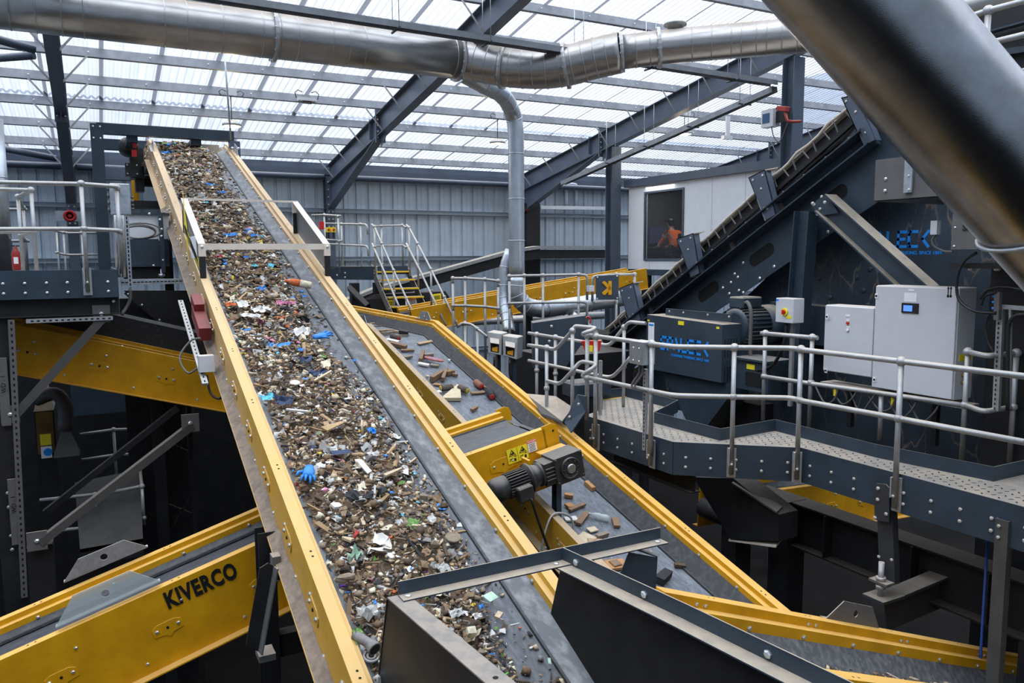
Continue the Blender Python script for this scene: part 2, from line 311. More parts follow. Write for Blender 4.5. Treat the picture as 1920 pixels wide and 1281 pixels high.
# purlins
PY = [22.98, 21.5, 20.0, 18.55, 17.15, 15.7, 14.4, 13.0, 11.6, 10.2, 8.8, 7.4]
nth = ['first', 'second', 'third', 'fourth', 'fifth', 'sixth', 'seventh', 'eighth', 'ninth', 'tenth', 'eleventh', 'twelfth']
for k, yy in enumerate(PY):
    m = MB(); zz = zroof(yy)-.135
    u = V((0, math.sin(math.radians(9.27)), math.cos(math.radians(9.27))))
    m.sec((-10, yy, zz), (27, yy, zz), [(-.07,.1),(.0,.1),(.0,-.094),(.065,-.094),(.065,-.075),(.07,-.075),(.07,-.1),(-.006,-.1),(-.006,.094),(-.064,.094),(-.064,.075),(-.07,.075)], u)
    x = -3.
    while x < 22: m.bolt((x, yy-.04, zz+.0), (0, -1, 0), .016); x += 1.055
    m.build('roof_purlin', [PURL, BOLT], label='galvanised roof purlin, %s one up from the back wall' % nth[k], cat='purlin', group='roof purlins')
# rafters
RX = [(-6.9, 'far left, mostly out of view'), (-.38, 'at the left, behind the platform railing'), (6.43, 'in the middle, passing behind the vertical duct'), (13.0, 'right of the vertical duct, over the two columns'), (19.6, 'at the far right, above the white cabin')]
def rafter(x, lab, back=23.6, y0=-3.):
    t = thing('roof_rafter', 'dark slate steel roof rafter %s' % lab, 'rafter', (x, back, -1), 'roof rafters')
    sl = V((0, -1, TR)).normalized(); n = V((0, TR, 1)).normalized()
    a = V((x, back, zroof(back)-.50)); q = V((x, y0, zroof(y0)-.50))
    m = MB(); m.ibeam(a, q, .22, .53, .02, .014, n); m.build('beam', [STRUCT, BOLT], t)
    # deepened haunch to the wall
    h = MB(); zb = zroof(18.9)-.77
    p0, p1, p2 = V((x, 18.9, zb)), V((x, back, 1.42)), V((x, back, zroof(back)-.74))
    h.plate([p0+X_*-.007, p1+X_*-.007, p2+X_*-.007], X_*.014); h.beam(p0, p1, .22, .02, n); h.build('haunch', STRUCT, t)
    k = MB()   # bolted splice plates
    c = V((x, 18.9, zroof(18.9)-.5))
    k.obox(c+Y_*.016+Z_*.02, X_*.12, Y_*.014, Z_*.42); k.obox(c-Y_*.016+Z_*.02, X_*.12, Y_*.014, Z_*.42)
    for i in range(5):
        for s in (-1, 1): k.bolt(c+V((s*.07, -.03, -.28+i*.14)), (0, -1, 0), .024)
    k.plate([c+V((-.006, -.03, -.27)), c+V((-.006, -.42, -.2)), c+V((-.006, -.4, -.32)), c+V((-.006, -.03, -.52))], X_*.012)
    k.build('splice_plate', [STRUCT, BOLTD], t)
    for s in (-1, 1): MB().obox(c+V((s*.055, .55, -.02)), X_*.05, Y_*.006, Z_*.25).build('stiffener', STRUCT, t)
    for yy in PY[:10]:
        if abs(yy-18.9) < .2: continue
        for s in (-1, 1):
            if s == 1 and x > 0 : continue
            MB().beam((x+s*.09, yy-.1, zroof(yy)-.74), (x+s*.52, yy-.1, zroof(yy)-.22), .035, .006, Y_).build('fly_brace', GALVD, t)
    w = MB(); w.ibeam((x, back+.2, -7), (x, back+.2, 2.4), .25, .3, .018, .012, Y_)
    for i in range(7):
        for s in (-1, 1): w.bolt((x+s*.06, back+.03, .9+i*.22), (0, -1, 0), .026)
    w.build('wall_column', [STRUCT, BOLTD], t); return t
for x, lab in RX: rafter(x, lab)
# round bracing tubes on the left, between two rafters
for a, b, d in (((-14, 62), (66, 92), 13.2), ((-14, 112), (66, 104), 13.25)):
    pass
def btube(p, q, r, lab, m=STRUCT): return MB().tube([p, q], r, 12).build('bracing_tube', m, label=lab, cat='tube', group='round bracing tubes')
btube(pRoof(-60, 58, -.45), pRoof(64, 93, -.45), .075, 'dark round bracing tube, upper of the two meeting the left rafter high up')
btube(pRoof(-60, 113, -.47), pRoof(64, 104, -.47), .07, 'dark round bracing tube, lower of the two meeting the left rafter high up')
btube(pY(-30, 272, 22.6), pY(104, 297, 23.4), .08, 'dusty round bracing tube running down to the foot of the left rafter')
for x0, x1, lab in ((-6.7, -.55, 'left of the left rafter'), (-.2, 6.25, 'behind the top of the main conveyor'), (6.6, 12.8, 'behind the vertical duct'), (13.2, 19.4, 'behind the white cabin')):
    btube((x0, 23.62, 2.36), (x1, 23.62, 2.36), .085, 'dusty round tube along the wall top %s' % lab)
# hall columns under the fourth rafter
def hallcol(x, y, lab, zt):
    m = MB(); m.ibeam((x, y, -7), (x, y, zt), .3, .32, .022, .014, Y_)
    m.build('steel_column', STRUCT, label=lab, cat='column', group='hall columns')
hallcol(13., 18.35, 'dark blue-grey steel column beside the left end of the white cabin', zroof(18.35)-.8)
hallcol(13., 12.0, 'dark blue-grey steel column that carries the red camera', zroof(12.)-.8)
# suspended cable trough in front of the rafters, and the lighter one below the right rafter
def trough(p, q, w, h, lab, rods, m=PURL, group='suspended troughs'):
    t = thing('cable_trough', lab, 'trough', p, group); d = (q-p).normalized(); sd = d.cross(Z_).normalized()
    b = MB(); b.chan(p, q, w, h, .006, sd); b.build('channel', m, t)
    for f in rods:
        c = p+(q-p)*f; r = MB(); r.cyl(c+sd*.18-Z_*h*.6, c-sd*.18-Z_*h*.6, .02, 6); r.build('cross_bar', NAVY, t)
        for s in (-.15, .15): MB().cyl(c+sd*s-Z_*h*.6, V((c.x+sd.x*s, c.y+sd.y*s, zroof(c.y+sd.y*s)-.2)), .007, 5).build('hanger_rod', GALV, t)
    return t
trough(pY(330, -22, 12.25), pY(1452, 152, 12.25), .1, .2, 'long grey cable trough hung under the roof, passing behind the S-bend of the duct', (.28, .42, .58, .72, .9))
trough(pX(1452, 162, 12.75), pX(1055, 340, 12.75), .12, .16, 'narrow cable trough hung below the right rafter, running down towards the back wall', (.1, .3, .5, .7))
# hanging high-bay lamps with their junction boxes on the purlin
def lamp(px, py, bx, by, Y, lab):
    c = pY(px, py, Y); t = thing('high_bay_lamp', lab, 'lamp', c, 'round hanging lamps'); z1 = zroof(Y)-.24
    MB().lathe(c+Z_*.0, Z_, [(0,.19),(.02,.205),(.06,.205),(.075,.15),(.12,.12),(.13,.04)], 20).build('housing', GALVD, t)
    MB().lathe(c-Z_*.012, Z_, [(0,.155),(.012,.185),(.02,.185)], 20).build('diffuser', LAMP, t)
    MB().tube([c+Z_*.13, V((c.x, c.y, z1))], .012, 6).build('cord', CABLE, t)
    j = MB().box((c.x-.11, Y-.13, z1+.0), (c.x+.11, Y-.09, z1+.16)); j.build('junction_box', CAB, t)
    k = MB()
    for s in (-1, 1): k.tube([V((c.x+s*.11, Y-.11, z1+.08)), V((c.x+s*.2, Y-.11, z1+.12)), V((c.x+s*.26, Y-.11, z1+.06)), V((c.x+s*.22, Y-.11, z1-.01))], .012, 5)
    k.build('conduit', CABLE, t)
    li = bpy.data.lights.new('lamp_light', 'POINT'); li.energy = 25; li.color = (1, .85, .6); li.shadow_soft_size = .15
    lo = bpy.data.objects.new('lamp_light', li); C.objects.link(lo); place(lo, c-Z_*.12, t)
lamp(435, 237, 430, 165, 18.5, 'lit round lamp hanging above the top of the main conveyor')
lamp(933, 270, 930, 213, 18.5, 'lit round lamp hanging just left of the vertical duct')
lamp(1283, 252, 1283, 190, 17.1, 'lit round lamp hanging below the right rafter, above the white cabin')
# small flat emergency fitting on the same purlin
c = pY(575, 184, 18.4); e = thing('emergency_light', 'small flat grey light fitting under a purlin above the main conveyor', 'light', c)
MB().box((c.x-.2, c.y-.09, c.z-.07), (c.x+.2, c.y+.09, c.z)).build('housing', CAB, e)
k = MB().box((c.x-.1, c.y-.05, c.z+.0), (c.x+.1, c.y-.01, zroof(18.4)-.3))
for s in (-1, 1): k.tube([V((c.x+s*.1, c.y-.03, c.z+.12)), V((c.x+s*.2, c.y-.03, c.z+.16)), V((c.x+s*.27, c.y-.03, c.z+.1)), V((c.x+s*.24, c.y-.03, c.z-.02))], .012, 5)
k.build('bracket', CABLE, e)
c = pY(1363, 258, 16.9); MB().box((c.x-.16, c.y-.06, c.z-.05), (c.x+.16, c.y+.06, c.z+.05)).box((c.x-.07, c.y-.04, c.z+.05), (c.x+.07, c.y+.0, zroof(16.9)-.2)).build('junction_box', CAB, label='small grey junction box on a purlin right of the third lamp', cat='box')
MB().cyl(pY(418, 60, 15.5), pY(433, 262, 15.5), .016, 6).build('hanging_rod', GALV, label='thin steel rod hanging straight down beside the first lamp', cat='rod')

# ================================================================ ducts
def duct(name, lab, path, rad, m, seams=(), flanges=(), group=None, cat='duct', n=28):
    t = thing(name, lab, cat, path[0], group); MB().tube(path, rad, n).build('pipe', m, t)
    rs = rad if isinstance(rad, list) else [rad]*len(path)
    cum = [0.]
    for a, b in zip(path, path[1:]): cum.append(cum[-1]+(b-a).length)
    def at(s):
        s *= cum[-1]
        for i in range(len(path)-1):
            if s <= cum[i+1]+1e-9:
                f = (s-cum[i])/max(1e-9, cum[i+1]-cum[i]); return path[i].lerp(path[i+1], f), (path[i+1]-path[i]).normalized(), rs[i]+(rs[i+1]-rs[i])*f
        return path[-1], (path[-1]-path[-2]).normalized(), rs[-1]
    if seams:
        for s in seams:
            sm = MB(); p, d, r = at(s); sm.lathe(p-d*.012, d, [(0, r*.99), (.006, r+.009), (.018, r+.009), (.024, r*.99)], n)
            sm.build('seam', m, t)
    for s in flanges:
        p, d, r = at(s); fm = MB(); fm.lathe(p-d*.03, d, [(0, r*.99), (0, r+.05), (.026, r+.055), (.034, r+.055), (.06, r+.05), (.06, r*.99)], n, smooth=False)
        u = d.orthogonal().normalized(); w = d.cross(u)
        for j in range(14): fm.bolt(p+(u*math.cos(j*.4488)+w*math.sin(j*.4488))*(r+.04)-d*.03, -d, .016)
        fm.build('flange', [GALVD, BOLT], t)
    return t
def smooth_path(pts, n=6):
    out = []
    P = [pts[0]*2-pts[1]]+list(pts)+[pts[-1]*2-pts[-2]]
    for i in range(1, len(P)-2):
        for k in range(n):
            t = k/n; a, b, c, d = P[i-1:i+3]
            out.append(.5*((2*b)+(c-a)*t+(2*a-5*b+4*c-d)*t*t+(3*b-a-3*c+d)*t**3))
    return out+[pts[-1]]
YD = pD(870, 111, 14.5).y
left = [pY(-140, -17, YD), pY(160, 22, YD), pY(400, 55, YD), pY(640, 79, YD), pY(868, 111, YD)]
z0 = left[-1].z
for p in left: p.z = z0
duct('ventilation_duct', 'wide dusty steel duct running across under the roof from the left edge', left, .36, DUCT, seams=(.12, .16, .20, .235, .37, .41, .475, .55, .585, .62, .69, .725, .76, .97), flanges=(.575, .985), group='overhead duct run')
bend = [left[-1], pD(945, 125, 14.35), pD(1010, 129, 14.2), pD(1060, 124, 14.1), pD(1110, 111, 14.0), pD(1165, 98, 13.85)]
duct('duct_bend', 'segmented S-bend of dusty steel duct above the vertical duct', smooth_path(bend, 6), .35, DUCT, seams=[.02+.075*i for i in range(13)], flanges=(.27, .66), group='overhead duct run')
rt_ = [pD(1165, 98, 13.85), pD(1280, 85, 13.7), pD(1500, 66, 13.2), pD(1720, 42, 12.6), pD(1960, -22, 11.2)]
rt_.append(rt_[-1]*1.9-rt_[-2]*.9)
duct('ventilation_duct', 'steel duct with a dusty top running right behind the big round pipe', smooth_path(rt_[:5], 4)+[rt_[5]], .29, DUCT, seams=(.03, .06, .15, .19, .23, .25, .28, .3, .33, .36, .4, .44, .5), flanges=(.0, .08), group='overhead duct run')
c = pD(1266, 47, 13.7); MB().lathe(c-Z_*.08, Z_, [(0,.13),(.06,.13),(.07,.2),(.11,.2),(.12,.12)], 18).build('round_outlet', GALVD, label='small round capped outlet on top of the right-hand overhead duct', cat='outlet')
Yv = 14.5
drop = smooth_path([pD(868, 138, 14.7), pD(905, 158, 15.0), pD(943, 180, 15.5), pY(962, 215, Yv), pY(967, 255, Yv), pY(968, 340, Yv), pY(969, 430, Yv), pY(971, 520, Yv)], 4)
for p in drop[16:]: p.x = drop[20].x; p.y = Yv
duct('vertical_duct', 'slim bright steel duct dropping vertically from the overhead duct', drop, .165, DUCT2, seams=(.05, .1, .16, .22, .29, .36, .5, .68, .85))
# short bent ducts at its foot, behind the railing
b0 = drop[-1]
duct('duct_bend', 'bright duct elbow at the foot of the vertical duct turning right behind the railing', smooth_path([b0, b0+V((.0, 0, -.35)), b0+V((.25, .0, -.62)), b0+V((.7, 0, -.7))], 4), .18, DUCT2, seams=(.15, .3, .45, .6, .75, .9), group='ducts behind the railing')
duct('ventilation_duct', 'bright horizontal duct behind the railing, right of the vertical duct', [b0+V((.7, 0, -.7)), b0+V((2.9, .1, -.52))], .18, DUCT2, seams=(.2, .5, .8), group='ducts behind the railing')
duct('ventilation_duct', 'short bright duct slanting down under the horizontal duct behind the railing', smooth_path([b0+V((1.25, -.1, -.85)), b0+V((1.75, -.2, -1.25)), b0+V((1.95, -.2, -1.6))], 3), .13, DUCT2, seams=(.4, .8), group='ducts behind the railing')
p1 = pD(948, 505, 16.4); duct('ventilation_duct', 'thin bright duct standing beside the foot of the vertical duct', smooth_path([pD(958, 470, 16.6), pD(947, 505, 16.6), pD(945, 560, 16.6), pD(951, 600, 16.4), pD(955, 625, 16.2)], 3), .125, DUCT2, seams=(.2, .4, .55, .65, .75, .85), group='ducts behind the railing')
# the big round pipe close by on the right
bp = [pD(1362, -287, 4.3), pD(2107, 569, 4.95)]
t = duct('large_round_pipe', 'very large brushed steel pipe slanting down across the upper right corner', [bp[0]*1.3-bp[1]*.3, bp[0], bp[1], bp[1]*1.3-bp[0]*.3], .372, BIGD, n=64)
cc = bp[0].lerp(bp[1], .795); nn = (bp[1]-bp[0]).normalized(); nv = (nn+V((0, 0, -.75))+FW*.1).normalized()
u = nv.orthogonal().normalized(); w = nv.cross(u); du = u-nn*u.dot(nn); ringpts = []
for j in range(49):
    a = 2*math.pi*j/48; d = u*math.cos(a)+w*math.sin(a); rr = .388/(d-nn*d.dot(nn)).length; ringpts.append(cc+d*rr)
MB().tube(ringpts, .014, 8, cap=False).build('clamp_ring', GALV, t)
# upright galvanised pipe at the left edge
p = pD(-14, 330, 13.6); duct('vertical_duct', 'upright bright steel duct at the left edge behind the railing', [V((p.x, p.y, -.23)), V((p.x, p.y, 2.4))], .22, DUCT2, seams=(.26, .62))
# ================================================================ conveyors
def graded_yellow():
    m = mat('yellow_paint_dustier_uphill', (.64, .33, .02), .45, col2=(.5, .27, .025), nscale=3, dust=.72, dustcol=(.52, .36, .165))
    nt = m.node_tree; N = nt.nodes; L = nt.links; b = N['Principled BSDF']; src = b.inputs['Base Color'].links[0].from_socket
    g = N.new('ShaderNodeNewGeometry'); sp = N.new('ShaderNodeSeparateXYZ'); L.new(g.outputs['Position'], sp.inputs['Vector'])
    n = N.new('ShaderNodeTexNoise'); n.inputs['Scale'].default_value = 1.6; L.new(g.outputs['Position'], n.inputs['Vector'])
    ad = N.new('ShaderNodeMath'); ad.operation = 'MULTIPLY_ADD'; ad.inputs[1].default_value = 4.; L.new(n.outputs['Fac'], ad.inputs[0]); L.new(sp.outputs['Y'], ad.inputs[2])
    r = N.new('ShaderNodeMapRange'); r.inputs['From Min'].default_value = 8.; r.inputs['From Max'].default_value = 13.5; r.inputs['To Min'].default_value = .05; r.inputs['To Max'].default_value = .78; L.new(ad.outputs[0], r.inputs['Value'])
    x = N.new('ShaderNodeMix'); x.data_type = 'RGBA'; L.new(r.outputs['Result'], x.inputs['Factor']); L.new(src, x.inputs['A']); x.inputs['B'].default_value = (.50, .375, .245, 1)
    L.new(x.outputs['Result'], b.inputs['Base Color']); return m
YELG = graded_yellow()
def path_n(path, s):
    ds = [(b-a).normalized() for a, b in zip(path, path[1:])]; ns = [s.cross(d).normalized() for d in ds]; out = []
    for i in range(len(path)):
        a = ns[max(0, i-1)]; b = ns[min(i, len(ns)-1)]; out.append((a+b)/(1+a.dot(b)))
    return ns, out
def sweep(mb, path, s, prof, mi=0, smooth=False):
    ns, nm = path_n(path, s); k = len(prof); vs = []
    for p, n in zip(path, nm): vs += [p+s*b+n*c for b, c in prof]
    fs = [(i*k+j, i*k+(j+1)%k, (i+1)*k+(j+1)%k, (i+1)*k+j) for i in range(len(path)-1) for j in range(k)]
    e = (len(path)-1)*k; fs += [tuple(range(k-1, -1, -1)), tuple(range(e, e+k))]
    return mb.add(vs, fs, mi, smooth)
def along(path, s, step, off=0.):
    ns, _ = path_n(path, s)
    for i, (a, b) in enumerate(zip(path, path[1:])):
        L = (b-a).length; d = (b-a)/L; t = off
        while t < L-.05: yield a+d*t, d, ns[i]; t += step
def holed(mb, pts, c, r, th, mi=0):
    """flat plate with one round hole: outline pts (convex), hole centre c"""
    pts = [V(p) for p in pts]; c = V(c); u = (pts[1]-pts[0]).normalized(); n = u.cross(pts[2]-pts[0]).normalized(); w = n.cross(u); K = 20; outer = []; inner = []
    for j in range(K):
        d = u*math.cos(2*math.pi*j/K)+w*math.sin(2*math.pi*j/K); best = 9e9
        for a, b in zip(pts, pts[1:]+pts[:1]):
            e = b-a; den = d.cross(e).dot(n)
            if abs(den) < 1e-9: continue
            t = (a-c).cross(e).dot(n)/den; q = (a-c).cross(d).dot(n)/den
            if t > 0 and -1e-6 <= q <= 1+1e-6: best = min(best, t)
        outer.append(c+d*best); inner.append(c+d*r)
    for p in pts:      # keep the true corners
        j = min(range(K), key=lambda i: (outer[i]-p).length); outer[j] = p
    h = n*th/2; vs = [p-h for p in outer]+[p-h for p in inner]+[p+h for p in outer]+[p+h for p in inner]; fs = []
    for j in range(K):
        k = (j+1) % K
        fs += [(j, K+j, K+k, k), (2*K+j, 2*K+k, 3*K+k, 3*K+j), (j, k, 2*K+k, 2*K+j), (K+k, K+j, 3*K+j, 3*K+k)]
    return mb.add(vs, fs, mi)
def rail_profile(W, ph, right, fl=.09, rs=1.):
    p = [(0,0),(.085,0),(.085,-.045),(.128,-.052),(.128,-.125),(.116,-.125),(.116,-.064),(.073,-.058),(.073,-.012),(.012,-.012),(.012,-ph-.012),(-fl,-ph-.012),(-fl,-ph),(0,-ph)]
    p = [(b*(rs if b > 0 else 1), c*(rs if c > -.2 else 1)) for b, c in p]
    return [(W-b, c) for b, c in reversed(p)] if right else p
def conveyor(name, label, path, s, W, ph, rail_m=None, belt_m=None, skirt_m=None, group=None, cb=-.22, sk=.27, bstep=.62, brstep=.85, broff=.4, bolt_r=.016, skirt_r=None, brackets=(1, 1), top_holes=True, ends=(1, 1), side_bolts=True, grow=1., left_m=None, rs=1.):
    rail_m = rail_m or YEL; belt_m = belt_m or BELT; skirt_m = skirt_m or SKIRT
    t = thing(name, label, 'conveyor', path[0], group); ns, nm = path_n(path, s)
    rm0 = rail_m
    for right in (0, 1):
        rail_m = left_m if (left_m and not right) else rm0
        m = MB(); sweep(m, path, s, rail_profile(W, ph, right, rs=rs))
        sg = -1 if not right else 1; b0 = 0. if not right else W; bi = .128*rs if not right else W-.128*rs
        for i_, (p, d, n) in enumerate(along(path, s, bstep, .22)):
            m.bolt(p+s*bi+n*-.09*rs, s*-sg, bolt_r)
            if rs > 1 and not right and i_ % 2 == 0:
                for q in (0, .09): m.bolt(p+s*.085*rs+n*-.03*rs+d*(q+.1), s*-sg, bolt_r*.8)
        if side_bolts:
            for i, (p, d, n) in enumerate(along(path, s, brstep/2, .12)): m.bolt(p+s*b0+n*(-.17 if i % 2 else -ph*.86), s*sg, bolt_r*.9)
        if top_holes:
            for p, d, n in along(path, s, 1.1, .5):
                for q in (0, .055):
                    c = p+s*(b0-sg*.05)+d*q+n*.0012; m.add([c+(d*math.cos(a)+s*math.sin(a))*.009 for a in [math.pi/4*j for j in range(8)]], [tuple(range(8))], 2)
        ob = m.build('side_rail', [rail_m, BOLT, HOLE], t)
        if brackets[right]:
            for p, d, n in along(path, s, brstep, broff):
                k = MB(); c = p+s*b0+n*(-ph*.52); g = grow
                poly = [(-.105,.0),(-.1,.025),(-.06,.045),(.06,.045),(.1,.025),(.105,0),(.1,-.04),(.025,-.05),(0,-.075),(-.025,-.05),(-.1,-.04)]
                k.plate([c+d*(a*g)+n*(b*g) for a, b in poly], s*(sg*.007))
                for a in (-.075, .075): k.bolt(c+d*(a*g)+s*sg*.007, s*sg, bolt_r)
                k.bolt(c+s*sg*.004, s*sg, bolt_r*.8, 2)
                k.build('idler_bracket', [rail_m, BOLT, HOLE], ob)
    b = MB(); e = .14; mid = W/2
    sweep(b, path, s, [(e, cb+.02), (mid-.25, cb-.004), (mid+.25, cb-.004), (W-e, cb+.02), (W-e, cb+.008), (mid+.25, cb-.016), (mid-.25, cb-.016), (e, cb+.008)])
    b.build('belt', belt_m, t)
    for right in (0, 1):
        k = MB(); pr = [(.116*rs, -.1*rs), (.122*rs, -.1*rs), (sk+.006, cb+.006), (sk, cb+.006)]
        sweep(k, path, s, [(W-a, c) for a, c in reversed(pr)] if right else pr); q = k.build('skirt', (skirt_r or skirt_m) if right else skirt_m, t)
        l = MB(); pr = [(sk-.004, cb+.03), (sk+.012, cb+.026), (sk+.02, cb+.006), (sk-.004, cb+.004)]
        sweep(l, path, s, [(W-a, c) for a, c in reversed(pr)] if right else pr); l.build('rubber_lip', RUB, q)
    for i, e_ in enumerate(ends):
        if not e_: continue
        p = path[-1] if i else path[0]; n = ns[-1] if i else ns[0]; d = (path[-1]-path[-2]).normalized() if i else -(path[1]-path[0]).normalized()
        c = p+n*(cb-.16)-d*.02; MB().cyl(c+s*.1, c+s*(W-.1), .145, 20).build('pulley', RUB, t)
    return t
def lug(t, c, d, s, up, w, h, lean=0., m=None, name='lifting_lug', hole=.03):
    d, up = V(d).normalized(), V(up).normalized(); m_ = MB()
    p = [c-d*w/2, c+d*w/2, c+d*w*.27+up*h+s*lean, c-d*w*.27+up*h+s*lean]
    holed(m_, p, c+up*h*.5+s*lean*.5, hole, .008)
    m_.obox(c-up*.004-s*.03, d*w/2, s*.03, up*.004)
    for k in (-.3, .3): m_.bolt(c-s*.03+d*w*k, up, .014)
    return m_.build(name, [m or GALV, BOLT], t)
# ---- main conveyor: climbs away from the viewer and levels out at its head
W1 = -3.825
def c1(y, x=1.165, off=0.): return V((x, y, W1+T1*y+off))
P1 = [c1(1.6), c1(18.), V((1.165, 22.7, W1+T1*18-.06))]
main = conveyor('belt_conveyor', 'long yellow inclined conveyor carrying a thick layer of mixed waste up to the roof', P1, X_, 1.6, .40, YELG, BELT1, SKIRTG, skirt_r=SKIRT, brstep=.78, bstep=.6, ends=(0, 1), bolt_r=.0185, grow=1.2)
N1 = V((0, -math.sin(math.radians(19.11)), math.cos(math.radians(19.11)))); D1 = V((0, N1.z, -N1.y))
lug(main, c1(17.2, 1.19), D1, X_, N1, .55, .16); lug(main, c1(17.2, 2.74), D1, X_, N1, .55, .16); lug(main, V((1.19, 18.6, P1[2].z)), Y_, X_, Z_, .4, .14); lug(main, V((2.74, 18.6, P1[2].z)), Y_, X_, Z_, .4, .14)
# dust bank lying on the bottom flange of the left rail
m = MB(); yy = 1.8; rows = []
while yy < 14.5: rows.append(yy); yy += .09
for y in rows:
    w = .078; h = .02+.045*random.random()*(1 if y > 3 else .4)
    for bx, cz in ((-.001, -.40+h*1.5), (-.02, -.40+h*random.uniform(.9, 1.3)), (-w*.6, -.40+h*random.uniform(.3, .8)), (-w-.008, -.3995)): m.v.append(c1(y)+X_*bx+N1*cz)
for i in range(len(rows)-1):
    for j in range(3): m.f.append((i*4+j, i*4+j+1, i*4+5+j, i*4+4+j)); m.m.append(0); m.sm.append(True)
m.build('dust_bank', mat('settled_dust', (.26, .2, .15), .95, col2=(.17, .13, .1), nscale=14, bump=.4, bscale=25), main, kind='stuff')
# legs of the main conveyor
for x, y, zt, nm in ((1.14, 6.15, -.44, 'a'), (2.66, 6.15, -.44, 'b'), (1.2, 14.4, -.44, 'c'), (2.66, 14.4, -.44, 'd')):
    p = c1(y, x, zt); k = MB(); k.chan(p+Z_*.02, V((p.x, p.y, -7)), .13, .16, .012, -Y_)
    for i in range(3): k.bolt(p+V((.0, -.085, -.1-.13*i)), (0, -1, 0), .024)
    k.build('support_leg', [DARK, BOLTD], main)
k = MB(); q = [pY(x, y, 5.75) for x, y in ((487, 1066), (503, 1056), (513, 1062), (484, 1222), (461, 1212))]; k.plate(q, Y_*.012); k.plate([q[2], q[3], q[3]+V((.01, -.07, 0)), q[2]+V((.01, -.07, 0))], X_*.012, 1); k.build('leg_brace', [DARK, GREY], main)
k = MB(); c = pY(517, 1062, 5.8); k.obox(c, X_*.03, Y_*.05, Z_*.09); k.build('brace_clip', GREY, main); k = MB(); c = pY(498, 1226, 5.8); k.obox(c, X_*.06, Y_*.08, Z_*.025); k.build('brace_clip', [GREY, BOLTD], main)
MB().box((1.0, 6.1, pY(530, 1232, 6.1).z), (2.8, 6.22, pY(530, 1190, 6.1).z)).build('cross_member', DARK, main)
# drive at the head: gearbox, motor, torque arm, on the left side
hd = P1[2]; k = MB(); k.box((.86, 19.2, hd.z-.62), (1.13, 19.75, hd.z+.02)).box((.95, 19.3, hd.z-.9), (1.12, 19.7, hd.z-.6)); k.build('gearbox', MOTOR, main)
k = MB(); k.lathe((.82, 19.1, hd.z-.02), (0, -1, 0), [(0,.15),(.1,.19),(.5,.19),(.56,.16),(.6,.08)], 16); k.build('drive_motor', MOTOR, main)
k = MB(); k.box((.74, 18.7, hd.z-.62), (1.0, 18.95, hd.z-.36)); [k.bolt((a, 18.7, hd.z+c), (0, -1, 0), .018) for a in (.78, .96) for c in (-.58, -.4)]; k.build('terminal_box', [MOTOR, BOLT], main)
k = MB(); k.box((1.02, 22.3, hd.z-.9), (1.16, 22.7, hd.z-.3)); k.build('head_guard', YEL, main)
# maroon sensor boxes, sensor and perforated tray on the left rail
k = MB(); a = pX(365, 535, 1.06); b = pX(366, 585, 1.06)
q = c1(9.55, 1.065, -.22); k.obox(q, X_*.065, D1*.34, N1*.075); k.obox(q+D1*.32+N1*.1, X_*.055, D1*.17, N1*.06); k.build('pull_cord_switch', MAROON, main)
k = MB(); k.obox(c1(8.72, 1.0, -.3), X_*.075, Y_*.07, Z_*.085); k.build('sensor_box', CAB, main)
k = MB(); k.obox(c1(9.6, .96, -.42), X_*.03, D1*1.15, N1*.012)
for i in range(24): k.obox(c1(9.6, .96, -.42)+D1*(-1.1+i*.096)+N1*.0125, X_*.007, D1*.02, N1*.001, 1)
k.build('perforated_tray', [GALV, HOLE], main)
MB().tube(smooth_path([c1(9.1, 1.0, -.2), c1(9.15, .9, -.25), c1(9.1, .78, -.4), c1(8.95, .84, -.5), c1(8.9, .95, -.42)], 5), .011, 6).build('cable', CABLE, main)
MB().tube(smooth_path([c1(8.7, 1.0, -.42), c1(8.65, 1.02, -.58), c1(8.55, 1.1, -.6), c1(8.5, 1.14, -.45)], 5), .012, 6).build('cable', BLK, main)

# ---- hood frame straddling the main conveyor
t = thing('hood_frame', 'dusty open-topped frame with clear side sheets standing over the main conveyor', 'frame', c1(10, 1.2))
A = [pX(374, 456, 1.2), pX(617, 458, 2.72), pX(554, 377, 2.72), pX(343, 371, 1.2)]     # near left, near right, far right, far left
zt = (A[0].z+A[1].z)/2; zf = (A[2].z+A[3].z)/2; yn = (A[0].y+A[1].y)/2; yf = (A[2].y+A[3].y)/2
nl, nr, fr, fl_ = V((1.2, yn, zt)), V((2.74, yn, zt)), V((2.74, yf, zf)), V((1.2, yf, zf))
for p, q in ((nl, nr), (fl_, fr)): MB().sec(p-X_*.03, q+X_*.03, [(.03,-.075),(.024,-.075),(.024,-.006),(-.03,-.006),(-.03,0),(.03,0)][::-1] if p is nl else [(.03,-.03),(.024,-.03),(.024,-.006),(-.03,-.006),(-.03,0),(.03,0)][::-1]).build('cross_bar', TANL, t)
for p, q, lab in ((nl, fl_, 0), (nr, fr, 1)): MB().beam(p-Z_*.004, q-Z_*.004, .085, .008).build('side_bar', TANL, t)
for p, top in ((nl, zt), (nr, zt), (fl_, zf), (fr, zf)):
    base = c1(p.y, p.x).z+.0; k = MB(); k.box((p.x-.035, p.y-.035, base), (p.x+.035, p.y+.0, base+(top-base)*.62)); k.box((p.x-.04, p.y-.04, base+(top-base)*.62), (p.x+.04, p.y+.0, top-.01), 1)
    if top == zt: k.bolt((p.x, p.y-.04, top-.04), (0, -1, 0), .02, 2)
    k.build('corner_post', [DARK, TANL, BOLT], t)
for x, sgn in ((1.17, -1), (2.755, 1)):
    b0, b1 = c1(yn, x), c1(yf, x); MB().plate([b0+Z_*.03, b1+Z_*.03, V((x, yf, zf-.02)), V((x, yn, zt-.02))], X_*.006).build('clear_sheet', PERSP, t)
